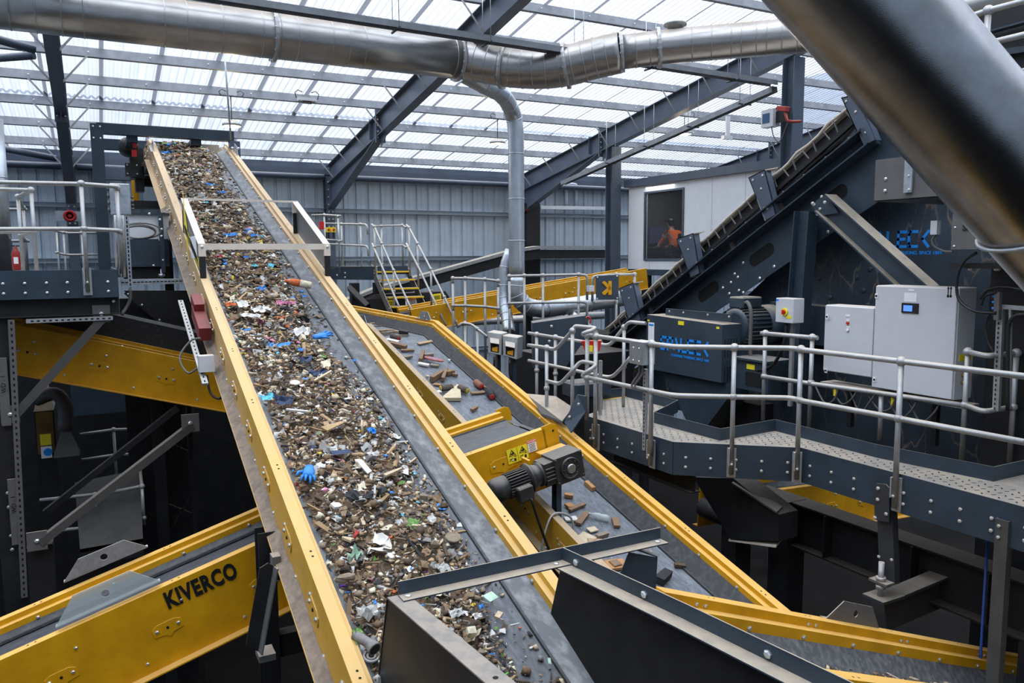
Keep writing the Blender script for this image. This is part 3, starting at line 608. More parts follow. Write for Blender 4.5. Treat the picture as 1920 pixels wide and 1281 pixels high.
k = MB(); b0, b1 = c1(yn+.05, 1.163), c1(yf-.2, 1.163); k.plate([b0+Z_*.1, b1+Z_*.1, b1+Z_*.2, b0+Z_*.2], X_*-.002); k.plate([b0+Y_*1.1+Z_*.62, b1+Y_*-.05+Z_*.62, b1+Y_*-.05+Z_*.2, b0+Y_*1.1+Z_*.2], X_*-.002)
for i in range(22):
    y = yn+.1+i*(yf-yn-.3)/22; k.plate([c1(y, 1.16)+Z_*.115, c1(y+.035, 1.16)+Z_*.115, c1(y+.06, 1.16)+Z_*.185, c1(y+.025, 1.16)+Z_*.185], X_*-.001, 1)
k.build('warning_sticker', [SIGNY, BLK], t)
k = MB(); k.plate([b0+Z_*.22+Y_*.1, b0+Z_*.22+Y_*.75, b0+Z_*.5+Y_*.85, b0+Z_*.5+Y_*.2], X_*-.002); k.build('white_sticker', SIGNW, t)

# ---- second conveyor, to the right, with scattered pieces
def c2(y, x=4.05, off=0.): return V((x, y, -4.4+T2*y+off))
P2 = [c2(4.55), c2(12.85), V((4.05, 18.2, c2(12.85).z))]
second = conveyor('belt_conveyor', 'yellow conveyor right of the main one carrying scattered wood offcuts and paint rollers', P2, X_, 1.31, .40, YEL, BELT, SKIRTB, skirt_r=SKIRTB, cb=-.27, sk=.25, brstep=.8, bstep=.55, group=None, bolt_r=.017, left_m=mat('yellow_paint_under_brown_dust', (.5, .27, .02), .5, col2=(.4, .22, .02), nscale=3, dust=.98, dustcol=(.36, .28, .2)))
lug(second, V((5.32, 13.4, P2[2].z)), Y_, X_, Z_, .62, .13); lug(second, V((4.07, 13.15, P2[2].z)), Y_, X_, Z_, .5, .13)
for x in (4.1, 5.3):
    k = MB(); p = c2(9.2, x, -.45); k.chan(p, V((p.x, p.y, -7)), .12, .14, .01, -Y_); k.build('support_leg', DARK, second)
# ---- short cross feeder between them, with its gear motor
zA, sl = -1.996, .196
def cf(x, y=8.3): return V((x, y, zA+sl*(x-3.549)))
feeder = conveyor('belt_conveyor', 'short yellow cross conveyor with a black gear motor, tipping onto the second conveyor', [cf(2.82), cf(4.22)], -Y_, 1.1, .42, YEL, BELTM, SKIRTB, cb=-.1, sk=.15, brstep=.62, broff=.25, bstep=.42, ends=(1, 1), bolt_r=.014, side_bolts=False, grow=1.5, brackets=(1, 1))
dF = V((1, 0, sl)).normalized(); nF = V((-sl, 0, 1)).normalized()
for y in (8.3, 7.2):
    sgn = 1 if y == 7.2 else -1; k = MB(); c = cf(4.22, y); k.plate([c+nF*.03+dF*-.03, c+nF*.035+dF*.09, c+nF*.01+dF*.14, c+nF*-.03+dF*.16, c+nF*-.28+dF*.16, c+nF*-.3+dF*.13, c+nF*-.4+dF*-.02], Y_*(.012*sgn)); k.bolt(c+nF*-.05+dF*.1-Y_*.002, -Y_, .012, 2); k.bolt(c+nF*-.36+dF*-.06-Y_*.002, -Y_, .018); k.build('end_plate', [YEL, BOLT, HOLE], feeder)
# belt curling over the head pulley
k = MB(); n = 10; c = cf(4.24)+nF*-.26; vs = []
for i in range(n+1):
    a = math.pi/2-i/n*2.4; q = c+(dF*math.cos(a)+nF*math.sin(a))*.162; vs += [q-Y_*.14, q-Y_*.96]
k.add(vs, [(2*i, 2*i+1, 2*i+3, 2*i+2) for i in range(n)], 0, True); k.build('belt_wrap', BELTM, feeder)
# yellow and white stickers on the near side
def sticker(cx, cw, h, w, mt, lines):
    k = MB(); c = cf(cx, 7.188)+nF*cw; k.plate([c-dF*w/2-nF*h/2, c+dF*w/2-nF*h/2, c+dF*w/2+nF*h/2, c-dF*w/2+nF*h/2], -Y_*.002)
    for (a, b, e, f) in lines: k.plate([c+dF*(a*w)+nF*(b*h)-Y_*.002, c+dF*(e*w)+nF*(b*h)-Y_*.002, c+dF*(e*w)+nF*(f*h)-Y_*.002, c+dF*(a*w)+nF*(f*h)-Y_*.002], -Y_*.001, 1)
    return k, c, w, h
for cx in (3.79, 3.915):
    k, c, w, h = sticker(cx, -.165, .16, .122, SIGNY, [(-.4, -.3, -.1, -.27), (-.3, -.22, .0, -.17), (.1, -.4, .3, -.2), (.15, -.1, .4, -.05)])
    tri = [(-.36, .0), (.36, .0), (0, .44)]; tr = [c+dF*(a*w)+nF*(b*h)-Y_*.002 for a, b in tri]; ti = [c+dF*(a*w*.68)+nF*((b*.68+.045)*h)-Y_*.0035 for a, b in tri]
    k.plate(tr, -Y_*.001, 1); k.plate(ti, -Y_*.001, 0); k.obox(c+nF*h*.14-Y_*.005, dF*.018, Y_*.001, nF*.008, 1); k.obox(c+nF*h*.2+dF*.006-Y_*.005, dF*.006, Y_*.001, nF*.014, 1); k.build('warning_sticker', [SIGNY, BLK], feeder)
k, c, w, h = sticker(4.035, -.13, .13, .11, SIGNW, [(-.5, .26, .5, .5)]); k.build('danger_sticker', [SIGNW, SIGNR], feeder); text('DANGER', c+nF*h*.38-Y_*.0035, dF, nF, .026, SIGNW, feeder, bold=.01, ext=.0005)
k = MB()
for i in range(5): k.obox(c+nF*(h*(.14-.13*i))-Y_*.003, dF*(.04-.006*(i % 2)), Y_*.0005, nF*.0035)
k.build('small_print', CABLE, feeder)
# gear motor
g0 = pY(1056, 872, 6.86); ax = V((-1, 0, -.2)).normalized(); gn = V((-.2, 0, 1)).normalized()
k = MB(); k.obox(g0, ax*.17, Y_*.13, gn*.145); k.obox(g0+ax*.20, ax*.08, Y_*.105, gn*.12)
for i in range(4): k.obox(g0+ax*.2+gn*(-.06+i*.04)-Y_*.11, ax*.075, Y_*.012, gn*.007)
k.lathe(g0-Y_*.13, -Y_, [(0,.115),(.03,.115),(.03,.1),(.022,.095),(.022,.055)], 20)
for i in range(8): k.bolt(g0+gn*(.085*math.sin(i*.785))+ax*(.085*math.cos(i*.785))-Y_*.155, -Y_, .009)
for a in (-.15, .15):
    for b in (-.125, .125): k.bolt(g0+ax*a+gn*b-Y_*.13, -Y_, .014)
gm = k.build('gear_motor', [MOTOR, MOTOR], feeder, bevel=.012)
k = MB(); k.lathe(g0-Y_*.15, -Y_, [(0,.05),(.02,.05),(.024,.04)], 18); k.build('shaft_cap', mat('plain_steel', (.42, .42, .4), .35, .8), gm)
m0 = g0+ax*.28; k = MB(); k.lathe(m0, ax, [(0,.12),(.03,.13),(.03,.105),(.09,.12),(.14,.14),(.14,.16),(.165,.16),(.165,.105),(.42,.105)], 24)
for i in range(26):
    a = 2*math.pi*i/26; u = Y_*math.cos(a)+gn*math.sin(a); v = ax.cross(u); k.obox(m0+ax*.30+u*.115, ax*.11, u*.018, v*.004)
k.build('motor_body', MOTOR, gm)
k = MB(); k.lathe(m0+ax*.41, ax, [(0,.122),(.1,.126),(.15,.118),(.19,.085),(.2,.03)], 24); k.build('fan_cowl', MOTOR, gm)
k = MB(); k.obox(m0+ax*.29-Y_*.15-gn*.07, ax*.085, Y_*.05, gn*.075); k.build('terminal_box', MOTOR, gm, bevel=.012)
k = MB(); k.obox(g0+ax*.1+Y_*.2, ax*.2, Y_*.07, gn*.012); k.obox(g0+ax*.32+Y_*.2+gn*.02, ax*.012, Y_*.08, gn*.11); k.obox(g0-ax*.02+Y_*.22+gn*.11, ax*.16, Y_*.08, gn*.01); k.obox(g0+ax*.12-gn*.19+Y_*.15, ax*.26, Y_*.05, gn*.03); k.build('motor_bracket', YEL, feeder)
MB().tube(smooth_path([m0+ax*.25-Y_*.19-gn*.13, m0+ax*.22-Y_*.2-gn*.4, m0+ax*.16-Y_*.2-gn*.75, m0+ax*.1-Y_*.15-gn*.9], 5), .014, 7).build('cable', BLK, feeder)
lc = m0+ax*.02-Y_*.15-gn*.62; MB().tube(smooth_path([lc+V((-.2, 0, -.25)), lc+V((-.12, .02, .05)), lc+V((.0, .04, .2)), lc+V((.2, .04, .12)), lc+V((.2, .02, -.1)), lc+V((.02, .0, -.22)), lc+V((-.14, 0, -.12))], 6), .012, 7).build('cable_loop', GALVD, feeder)
k = MB(); k.chan(V((g0.x-.02, g0.y+.05, g0.z-.15)), V((g0.x-.02, g0.y+.05, -7)), .06, .1, .008, -Y_); k.build('support_leg', NAVY, feeder)

# ---- conveyor crossing low at the left, with the maker's name
s5 = (.2765)
def c3(x): return V((x, 7.82, -2.83+.2935*x))
P3 = [c3(-3.2), c3(1.75)]
third = conveyor('belt_conveyor', 'yellow conveyor with black lettering in the lower left corner, climbing to the right', P3, -Y_, .92, .66, YEL, BELTX, SKIRTB, cb=-.16, sk=.2, brstep=.82, broff=.36, bstep=.62, bolt_r=.016, grow=1.15)
d3 = V((1, 0, .2935)).normalized(); n3 = V((-.2935, 0, 1)).normalized()
lug(third, pY(200, 1058, 7.80), d3, -Y_, V((-.25, 0, 1)), .72, .15); lug(third, pY(205, 1132, 6.92), d3, -Y_, V((-.25, 0, 1)), .8, .19, m=CLEARP)
text('KIVERCO', pY(378, 1099, 6.893), d3, n3, .2, BLK, third, bold=.042, xs=.66)
# ---- conveyor at the middle left, sloping down behind the platform leg
def c4(x): return V((x, 13.1, -.8-.2935*(x-.0)-.32))
P4 = [c4(-1.2), c4(3.2)]
fourth = conveyor('belt_conveyor', 'yellow conveyor sloping down to the right below the left platform', P4, -Y_, 1.1, .62, YEL, RUB, DARK, cb=-.2, sk=.25, brstep=.86, broff=.5, bstep=.7, bolt_r=.02, grow=1.3)
k = MB(); d4 = V((1, 0, -.2935)).normalized(); n4 = V((.2935, 0, 1)).normalized()
k.plate([c4(-1.2)+n4*.0, c4(3.2)+n4*.0, c4(3.2)+n4*.36, c4(-1.2)+n4*.36], Y_*.01); k.beam(c4(-1.2)+n4*.36, c4(3.2)+n4*.36, .05, .015, Y_, 1); k.build('skirt_plate', [RUB, GALVD], fourth)
# ---- far conveyor behind the mid-height railing
def c6(x): return V((x, 16.8, -1.02+.1273*(x-6.93)-.0))
sixth = conveyor('belt_conveyor', 'yellow conveyor in the distance behind the mid-height railing and ducts', [c6(6.0), c6(12.3)], -Y_, .9, .5, YEL, BELTX, SKIRTB, cb=-.16, sk=.2, brstep=.9, bstep=.6, bolt_r=.02, grow=1.3)
for x in (6.6, 9.2): MB().box((x, 16.5, -7), (x+.15, 16.65, c6(x+.1).z-.5)).build('support_leg', DARK, sixth)
# ---- conveyor leaving at the lower right
def c5(x, y=4.3): return V((x, y, -2.36-.364*(x-3.43)))
fifth = conveyor('belt_conveyor', 'yellow conveyor sloping down out of the lower right corner', [c5(3.43), c5(9.5)], -Y_, 1.36, .42, YEL, BELT, SKIRT, skirt_r=SKIRT, cb=-.34, sk=.34, brstep=.8, bstep=.62, bolt_r=.02, brackets=(0, 1), rs=1.5)
d5 = V((1, 0, -.364)).normalized(); n5 = V((.364, 0, 1)).normalized()
lug(fifth, c5(5.55, 4.28), d5, -Y_, n5, .72, .17, m=GREY); lug(fifth, c5(6.35, 2.96), d5, -Y_, n5, .8, .2, m=GREY)
# yellow underside conveyor seen below the right platform
sev = conveyor('belt_conveyor', 'yellow conveyor half hidden in the dark under the right platform', [pY(1388, 929, 7.6)+Y_*.8, pY(1810, 873, 7.6)+Y_*.8], -Y_, .8, .66, YEL, BELTX, SKIRTB, cb=-.2, sk=.2, brstep=.7, bstep=.6, bolt_r=.02, grow=1.2)

# ================================================================ transfer chute at the bottom of the picture
zc = -1.914; t = thing('transfer_chute', 'black steel chute with angle-bar rim standing over the lower end of the main conveyor', 'chute', (2, 3.5, zc-.6))
def belt1(y, off=-.22): return W1+T1*y+off
Lf, Lb = V((1.36, 4.07, zc)), V((1.36+.089*2.6, 1.45, zc)); dn = -N1
k = MB(); k.plate([Lf, Lb, V((Lb.x-.03, Lb.y+.2, belt1(1.65)+.03)), Lf+dn*.64], X_*.008); k.build('left_plate', DARK, t)
k = MB(); k.plate([Lf, Lb, Lb+X_*.115, Lf+X_*.115], Z_*.008)
for f in (.4, .62, .8): 
    c = Lf.lerp(Lb, f)+X_*.06+Z_*.0095; k.add([c+V((math.cos(a)*.014, math.sin(a)*.014, 0)) for a in [math.pi/5*j for j in range(10)]], [tuple(range(10))], 1)
k.build('left_flange', [DUSTM, HOLE], t)
k = MB(); k.plate([Lf+V((-.004, 0, 0)), Lf+V((.09, .0, 0)), Lf+V((.09, 0, 0))+dn*.62, Lf+V((-.004, 0, 0))+dn*.64], Y_*-.008)
k.obox(Lf+dn*.36+V((.05, -.011, 0)), X_*.03, Y_*.001, Z_*.008, 1); k.build('front_lip', [DARK, TAN], t)
Rf = V((2.5, 4.05, zc)); Rm = V((2.642, 3.07, zc)); Rb = V((2.86, 1.3, zc))
def angle(p, q, leg_v, leg_h, side, m, holes=(), name='rim_bar', bolts=()):
    d = (q-p).normalized(); sd = d.cross(Z_).normalized()*side; k = MB()
    a, b, c = p, q, .008
    k.plate([a, b, b+sd*leg_h, a+sd*leg_h], Z_*c); k.plate([a, b, b+Z_*leg_v, a+Z_*leg_v], -sd*c)
    for f, w in bolts: k.bolt(p.lerp(q, f)+Z_*leg_v*.45, sd*w, .022, 1)
    for f in holes: k.bolt(p.lerp(q, f)+sd*leg_h*.5+Z_*c, Z_, .018, 1)
    return k.build(name, [m, BOLT], t)
angle(V((1.42, 4.05, zc+.008)), V((2.46, 4.045, zc+.008)), .085, .085, 1, NAVYD, (.04, .97)); angle(V((2.46, 4.045, zc+.008)), V((3.27, 4.04, zc+.008)), .085, .085, 1, NAVYD, (.93,))
angle(Rf, Rm, .095, .1, 1, NAVYD, bolts=((.14, 1), (.72, 1))); angle(Rm, Rb, .095, .1, 1, NAVYD, bolts=((.3, 1), (.7, 1)))
k = MB(); k.plate([Rf+V((0, 0, 0)), Rm, V((Rm.x, Rm.y, belt1(Rm.y)-.05)), Rf+dn*.42, ], X_*.008); k.plate([Rm, Rb, V((Rb.x, Rb.y, belt1(Rb.y)-.05)), V((Rm.x, Rm.y, belt1(Rm.y)-.05))], X_*.008)
k.obox(V((2.735, 2.75, zc-.62)), X_*.004, Y_*.02, Z_*.09, 1); k.build('right_plate', [DARK, TAN], t)
k = MB(); q = [pY(1180, 1036, 4.0), pY(1233, 1046, 4.0), pY(1228, 1140, 4.0), pY(1145, 1122, 4.0)]; k.plate(q, Y_*.008); e = pY(1258, 1040, 4.0); k.plate([q[0]+X_*.06, q[1], q[1]+V((.05, .14, 0)), q[0]+V((.12, .14, .0))], Z_*.008); k.bolt(q[1]+V((.0, .08, .008)), Z_, .016, 1); k.build('end_bracket', [NAVY, BOLT], t)
# ================================================================ platforms and railings
def fillet(path, r=.09, n=4):
    out = [path[0]]
    for a, b, c in zip(path, path[1:], path[2:]):
        u, v = (a-b), (c-b); l = min(r, u.length*.45, v.length*.45); p, q = b+u.normalized()*l, b+v.normalized()*l
        if u.normalized().dot(v.normalized()) < -.995: out.append(b); continue
        for i in range(n+1):
            t = i/n; out.append(p*(1-t)**2+b*2*t*(1-t)+q*t*t)
    return out+[path[-1]]
def rail_part(t, path, r, m, name, round_=True): return MB().tube(fillet(path) if round_ else path, r, 10).build(name, m, t)
def guardrail(label, tops, posts, mids=None, mid=.55, r=.026, m=None, group='guardrails', bracket=None, name='guardrail', zb=None, extra=()):
    """tops: top-rail path; posts: (top point, foot height, outward bracket direction or None)"""
    m = m or GALVD; t = thing(name, label, 'railing', posts[0][0], group)
    rail_part(t, tops, r, m, 'top_rail'); rail_part(t, mids or [p-Z_*mid for p in tops], r, m, 'mid_rail')
    for e in extra: rail_part(t, e, r, m, 'lower_rail')
    for p in posts:
        top, z = p[0], p[1]; k = MB(); k.cyl(V((top.x, top.y, z)), top, r*.95, 10)
        k.ball(top, r*1.75, 0, 10, 6); k.ball(top-Z_*mid, r*1.6, 0, 10, 6)
        o = k.build('post', m, t)
        if len(p) > 2 and p[2] is not None:
            d = V(p[2]).normalized(); sd = d.cross(Z_); c = V((top.x, top.y, z)); b = MB()
            b.obox(c-d*.03+Z_*.13, sd*.05, d*.006, Z_*.17); b.obox(c-d*.0+Z_*.2+sd*.03, sd*.008, d*.03, Z_*.1); b.bolt(c-d*.024+Z_*.01, d, .02); b.bolt(c+d*.026+Z_*.12, d, .016); b.build('foot_bracket', [GALVD, BOLTD], o)
    return t
# ---- left platform
yl = 11.2; t = thing('access_platform', 'navy steel access platform at the left with a deep bolted edge plate', 'platform', (-1, 12, -.72))
k = MB(); k.box((-3, yl, -.495), (.285, yl+.012, -.145))
for px in (6, 47, 88, 127, 203):
    for z in (-.30, -.42): k.bolt((pY(px, 540, yl).x, yl, z), -Y_, .019)
k.build('edge_plate', [NAVY, BOLT], t); MB().box((.27, yl+.012, -.495), (.285, 14.5, -.145)).build('edge_plate', NAVY, t)
MB().box((-3, yl+.012, -.26), (.27, 14.5, -.23)).build('deck', TREAD, t)
k = MB(); k.ibeam((-3, yl+.14, -.61), (.285, yl+.14, -.61), .14, .22, .012, .008); k.bolt((.22, yl+.07, -.55), -Y_, .02); k.build('support_beam', [DARK, BOLT], t)
k = MB(); k.box((-.75, yl+.06, -.79), (.2, yl+.2, -.74))
for i in range(14): k.box((-.7+i*.065, yl+.058, -.775), (-.67+i*.065, yl+.06, -.757), 1)
k.build('cable_tray', [GALVD, HOLE], t)
guardrail('front guardrail of the left platform', [pY(-90, 341, yl), pY(0, 342, yl), pY(152, 345, yl), pY(222, 350, yl)+X_*.0, pY(222, 350, yl)+V((0, .35, -.05))], [(pY(152, 345, yl)-Y_*.05, -.42, -Y_), (pY(219, 352, yl)+Y_*.05, -.2)], group='left platform guardrails')
guardrail('guardrail turning away at the back of the left platform', [V((-3, 12.3, .9)), V((pY(58, 355, 12.3).x, 12.3, .9)), V((-.88, 13.4, .88)), V((-.98, 15.9, .86))], [(V((pY(58, 355, 12.3).x, 12.3, .9)), -.25), (V((-.88, 13.4, .88)), -.25), (V((-.98, 15.9, .86)), -.25)], group='left platform guardrails')
guardrail('far guardrail beyond the left platform, below the siren', [V((-2.6, 16.4, .86)), V((-.95, 16.4, .86))], [(V((-1.75, 16.4, .86)), -.4), (V((-1.25, 16.4, .86)), -.4)], group='left platform guardrails')
guardrail('distant guardrail between the left platform and the tall navy post', [pY(100, 432, 17.5), pY(122, 437, 17.5), pY(186, 437, 17.5)], [(pY(106, 432, 17.5), -.9), (pY(119, 436, 17.5), -.9), (pY(153, 437, 17.5), -.9)], mid=.42, group='left platform guardrails', r=.02)
# end posts beside the main conveyor, with junction box and cable runs
for px, lab in ((216, 'left of the pair'), (227, 'right of the pair')):
    MB().cyl(pY(px, 365, 11.75), pY(px+6, 520, 11.75), .03, 10).build('rail_post', GALV, label='upright galvanised rail post under the junction box, %s' % lab, cat='post', group='posts under the junction box')
c = pY(222, 374, 11.55); j = thing('junction_box', 'light grey junction box at the right end of the left platform railing', 'box', c-Z_*.2)
k = MB(); k.box((c.x-.1, c.y-.07, c.z-.2), (c.x+.14, c.y+.07, c.z+.2)); k.build('body', GALV, j, bevel=.01)
k = MB()
for i in range(4): k.cyl(V((c.x-.13, c.y-.02, c.z-.14+.09*i)), V((c.x-.1, c.y-.02, c.z-.14+.09*i)), .028, 8); k.cyl(V((c.x+.14, c.y-.02, c.z-.12+.05*i)), V((c.x+.18, c.y-.02, c.z-.12+.05*i)), .014, 6)
k.build('cable_gland', CABLE, j)
k = MB(); a, b = pY(237, 405, 11.5), pY(245, 545, 11.5); k.beam(a, b, .05, .03, Y_)
for i in range(18): q = a.lerp(b, (i+.5)/18); k.obox(q-Y_*.016, X_*.008, Y_*.001, Z_*.018, 1)
k.build('perforated_strut', [GALV, HOLE], label='upright perforated strut beside the junction box on the left', cat='strut')
k = MB(); a, b = pY(226, 530, 11.7), pY(342, 527, 11.7); k.beam(a, b, .05, .07)
for i in range(16): q = a.lerp(b, (i+.5)/16); k.obox(q-Y_*.026, X_*.018, Y_*.001, Z_*.007, 1)
k.build('perforated_strut', [GALV, HOLE], label='level perforated strut running to the main conveyor from the left platform', cat='strut')
MB().tube(smooth_path([pY(244, 540, 11.5), pY(244, 560, 11.5), pY(238, 575, 11.5), pY(228, 590, 11.45)], 4), .022, 8).build('cable', CABLE, label='grey cable bundle curving under the end of the left platform', cat='cable')
for i, (r0, dz) in enumerate(((.17, 0), (.15, .03), (.19, -.02))):
    cc = pY(258+i*3, 434+dz*60, 13.3); MB().tube([cc+V((r0*1.5*math.cos(a), .02*i, r0*.62*math.sin(a))) for a in [2*math.pi*q/20 for q in range(21)]], .011, 6, cap=False).build('cable_coil', CABLE, label=('outer loop', 'inner loop', 'widest loop')[i]+' of the coiled cable hanging in front of the pale panel', cat='cable', group='cable coil')
# housing below the head of the conveyor
h = thing('receiving_housing', 'navy housing with a pale upper panel behind the end of the left platform', 'housing', (.9, 14, -1.2)); yh = 13.6
def bxy(p, q, y0, y1, m, nm, par, bolts=()):
    a, b = pY(p[0], p[1], y0), pY(q[0], q[1], y0); k = MB(); k.box((a.x, y0, b.z), (b.x, y1, a.z))
    for x, y in bolts: k.bolt(pY(x, y, y0), -Y_, .02)
    return k.build(nm, [m, BOLT], par)
bxy((234, 402), (318, 450), yh, yh+.3, WHITE, 'pale_panel', h); bxy((228, 398), (318, 404), yh-.05, yh+.3, NAVY, 'top_flange', h, ((280, 401),))
bxy((232, 448), (318, 497), yh-.02, yh+.4, NAVY, 'front_plate', h, ((240, 455), (300, 450), (335, 452), (242, 490))); bxy((230, 496), (318, 500), yh-.08, yh+.3, NAVY, 'flange', h, ((288, 498),)); bxy((232, 500), (318, 522), yh, yh+.4, DARK, 'lower_plate', h)
bxy((297, 405), (311, 512), yh-.12, yh-.04, NAVY, 'stiffener', h, ((300, 412), (303, 430), (303, 443), (306, 488)))
k = MB(); k.cyl(pY(303, 505, yh-.1), pY(303, 526, yh-.1), .02, 8); k.cyl(pY(303, 514, yh-.1), pY(303, 519, yh-.1), .05, 6); k.build('levelling_foot', GALV, h)
bxy((215, 375), (330, 392), yh+2.5, yh+2.8, DARK, 'cross_beam', h)
k = MB(); k.plate([pY(232, 545, 13.3), pY(365, 545, 13.3), pY(375, 640, 13.3), pY(335, 640, 13.3)], Y_*.02); k.beam(pY(235, 548, 13.27), pY(338, 634, 13.27), .06, .02, Y_)
for x, y in ((240, 552), (266, 572), (299, 600), (330, 628)): k.bolt(pY(x, y, 13.25), -Y_, .018)
k.build('black_hopper_plate', [DARK, BOLT], label='black sloping hopper plate with a bolted edge below the left platform end', cat='plate')
MB().box((pY(232, 700, 13.4).x, 13.45, -7), (pY(345, 700, 13.4).x, 13.5, -.62)).build('dark_backing_plate', DARK, label='large dark plate behind the black hopper plate', cat='plate')
# portal frame over the conveyor head, chain hoists
f = thing('portal_frame', 'navy steel portal frame standing around the top of the main conveyor', 'frame', (1.3, 17, -1)); yp = 17.6
a, b = pY(180, 231, yp), pY(437, 243, yp)
MB().beam(V((a.x, yp, a.z-.1)), V((b.x, yp, a.z-.1)), .2, .2).build('cross_beam', NAVY, f)
k = MB(); k.box((a.x-.11, yp-.12, -7), (a.x+.11, yp+.12, a.z-.02)); [k.bolt((a.x+dx, yp-.12, a.z-dz), -Y_, .02) for dx in (-.06, .06) for dz in (.08, .3)]; k.build('post', [NAVY, BOLT], f)
k = MB(); k.box((b.x-.09, yp-.12, -7), (b.x+.11, yp+.12, a.z-.2)); [k.bolt((b.x+dx, yp-.12, a.z-.35), -Y_, .03) for dx in (-.05, .01, .07)]; k.build('post', [STRUCT, BOLT], f)
MB().beam((a.x, yp+2.2, a.z-.12), (b.x, yp+2.2, a.z-.12), .25, .22).build('cross_beam', NAVY, f); MB().beam((a.x, 23.1, a.z-.45), (b.x, 23.1, a.z-.45), .3, .3).build('cross_beam', STRUCT, f)
for px in (247, 366): q = pY(px, 255, yp+.1); MB().beam(V((q.x, yp, a.z-.26)), V((q.x, yp+2.3, a.z-.26)), .2, .12).build('rail_beam', NAVY, f)
def hoist(px, y0, y1, lab, m):
    a = pY(px, y0, yp+.15); b = pY(px, y1, yp+.15); t = thing('chain_hoist', lab, 'hoist', b, 'chain hoists'); k = MB()
    k.tube([a+V((.045*math.cos(q), 0, .05+.045*math.sin(q))) for q in [2*math.pi*i/12 for i in range(13)]], .014, 6, cap=False); k.build('ring', GALV, t)
    k = MB(); L = a.z-b.z; n = max(3, int(L/.06))
    for i in range(n):
        z = a.z-L*(i+.5)/n; w = X_ if i % 2 else Y_; k.tube([V((a.x, a.y, z))+w*(.016*math.cos(q))+Z_*(.035*math.sin(q)) for q in [2*math.pi*j/8 for j in range(9)]], .007, 5, cap=False)
    k.build('chain', MOTOR, t)
    k = MB(); k.box((a.x-.035, a.y-.03, a.z-.16), (a.x+.035, a.y+.03, a.z-.02)); k.build('upper_hook', m, t); k = MB(); k.box((b.x-.045, b.y-.03, b.z-.02), (b.x+.045, b.y+.03, b.z+.11)); k.build('lower_hook', m, t)
hoist(252, 262, 292, 'red chain hoist hanging left of the main conveyor head', RED); hoist(368, 268, 283, 'red chain hoist hanging behind the heap at the main conveyor head', RED)
# red siren, extinguisher
c = pY(131, 405, 23.2); s = thing('siren', 'red round siren on the column under the left rafter', 'siren', c)
k = MB(); k.tube([c+V((.115*math.cos(q), 0, .115*math.sin(q))) for q in [2*math.pi*i/20 for i in range(21)]], .04, 8, cap=False); k.lathe(c+Y_*.1, -Y_, [(0,.11),(.08,.11)], 16, 1); k.lathe(c+Y_*.02, -Y_, [(0,.05),(.05,.04)], 12); k.build('horn', [mat('dark_red_plastic', (.3, .01, .01), .4), HOLE], s); MB().box((c.x-.33, c.y+.08, c.z-.13), (c.x+.33, c.y+.2, c.z+.13)).build('back_box', GALV, s)
c = pY(32, 507, 14.2); e = thing('fire_extinguisher', 'red fire extinguisher standing by the bright duct on the left platform', 'extinguisher', c)
MB().lathe(c, Z_, [(0,.05),(.02,.06),(.26,.06),(.31,.035),(.34,.02),(.37,.02)], 16).build('cylinder', mat('extinguisher_red', (.28, .02, .015), .35), e); k = MB(); k.box((c.x-.06, c.y-.015, c.z+.36), (c.x+.06, c.y+.015, c.z+.38)); k.build('handle', BLK, e); k = MB(); k.box((c.x-.03, c.y-.064, c.z+.1), (c.x+.03, c.y-.058, c.z+.2)); k.build('label', SIGNW, e)
MB().box((-6, 17.0, -7), (4.4, 17.1, -1.2)).build('dark_backdrop', DARK, label='added dark backdrop sheet that keeps the gap under the left platform black', cat='backdrop')  # added sheet, covers the bright wall so the gap stays dark
# legs, braces and dark gear below the left platform
def brace(p, q, w, h, lab, m=DARK, plates=True, up=Y_):
    t = thing('diagonal_brace', lab, 'brace', q if q.z < p.z else p, 'diagonal braces'); MB().chan(p, q, h, w, .01, up).build('channel', m, t)
    for e in ((p, q) if plates else ()):
        k = MB(); k.obox(e-Y_*.05, X_*.1, Y_*.008, Z_*.11); k.bolt(e-Y_*.058, -Y_, .028); k.build('gusset_plate', [GREY, BOLT], t)
    return t
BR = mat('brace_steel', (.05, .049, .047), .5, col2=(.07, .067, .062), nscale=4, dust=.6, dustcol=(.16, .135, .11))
DIMY = mat('shade_dimmed_yellow', (.16, .085, .008), .6, col2=(.08, .045, .008), nscale=4)  # yellow paint darkened in colour for the shaded lower left
DIMG = mat('shade_dimmed_deck', (.062, .058, .052), .8, col2=(.045, .042, .038), nscale=5)  # deck tone darkened in colour for the same shaded corner
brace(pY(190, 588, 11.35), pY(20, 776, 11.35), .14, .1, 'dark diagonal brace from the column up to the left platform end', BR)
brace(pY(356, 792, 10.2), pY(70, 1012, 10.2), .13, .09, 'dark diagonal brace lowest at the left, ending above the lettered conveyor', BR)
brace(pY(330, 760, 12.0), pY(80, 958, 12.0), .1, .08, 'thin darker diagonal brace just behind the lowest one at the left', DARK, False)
k = MB(); a, b = pY(-6, 600, 11.4), pY(28, 1150, 11.4); k.box((a.x-.15, 11.35, -7), (a.x+.13, 11.6, -.72)); [k.bolt((a.x+dx, 11.35, -2.9-dz), -Y_, .024) for dx in (-.02, .07) for dz in (0, .18, .55, .73)]
o = k.build('platform_column', [DARK, BOLT], label='dark steel column at the far left under the platform', cat='column')
k = MB(); a, b = pY(21, 600, 11.28), pY(46, 1120, 11.28); k.beam(a, b, .07, .03, Y_)
for i in range(46): q = a.lerp(b, (i+.5)/46); k.obox(q-Y_*.016, X_*.01, Y_*.001, Z_*.016, 1)
k.build('perforated_strut', [GREY, HOLE], label='long upright perforated strut beside the dark column at the far left', cat='strut')
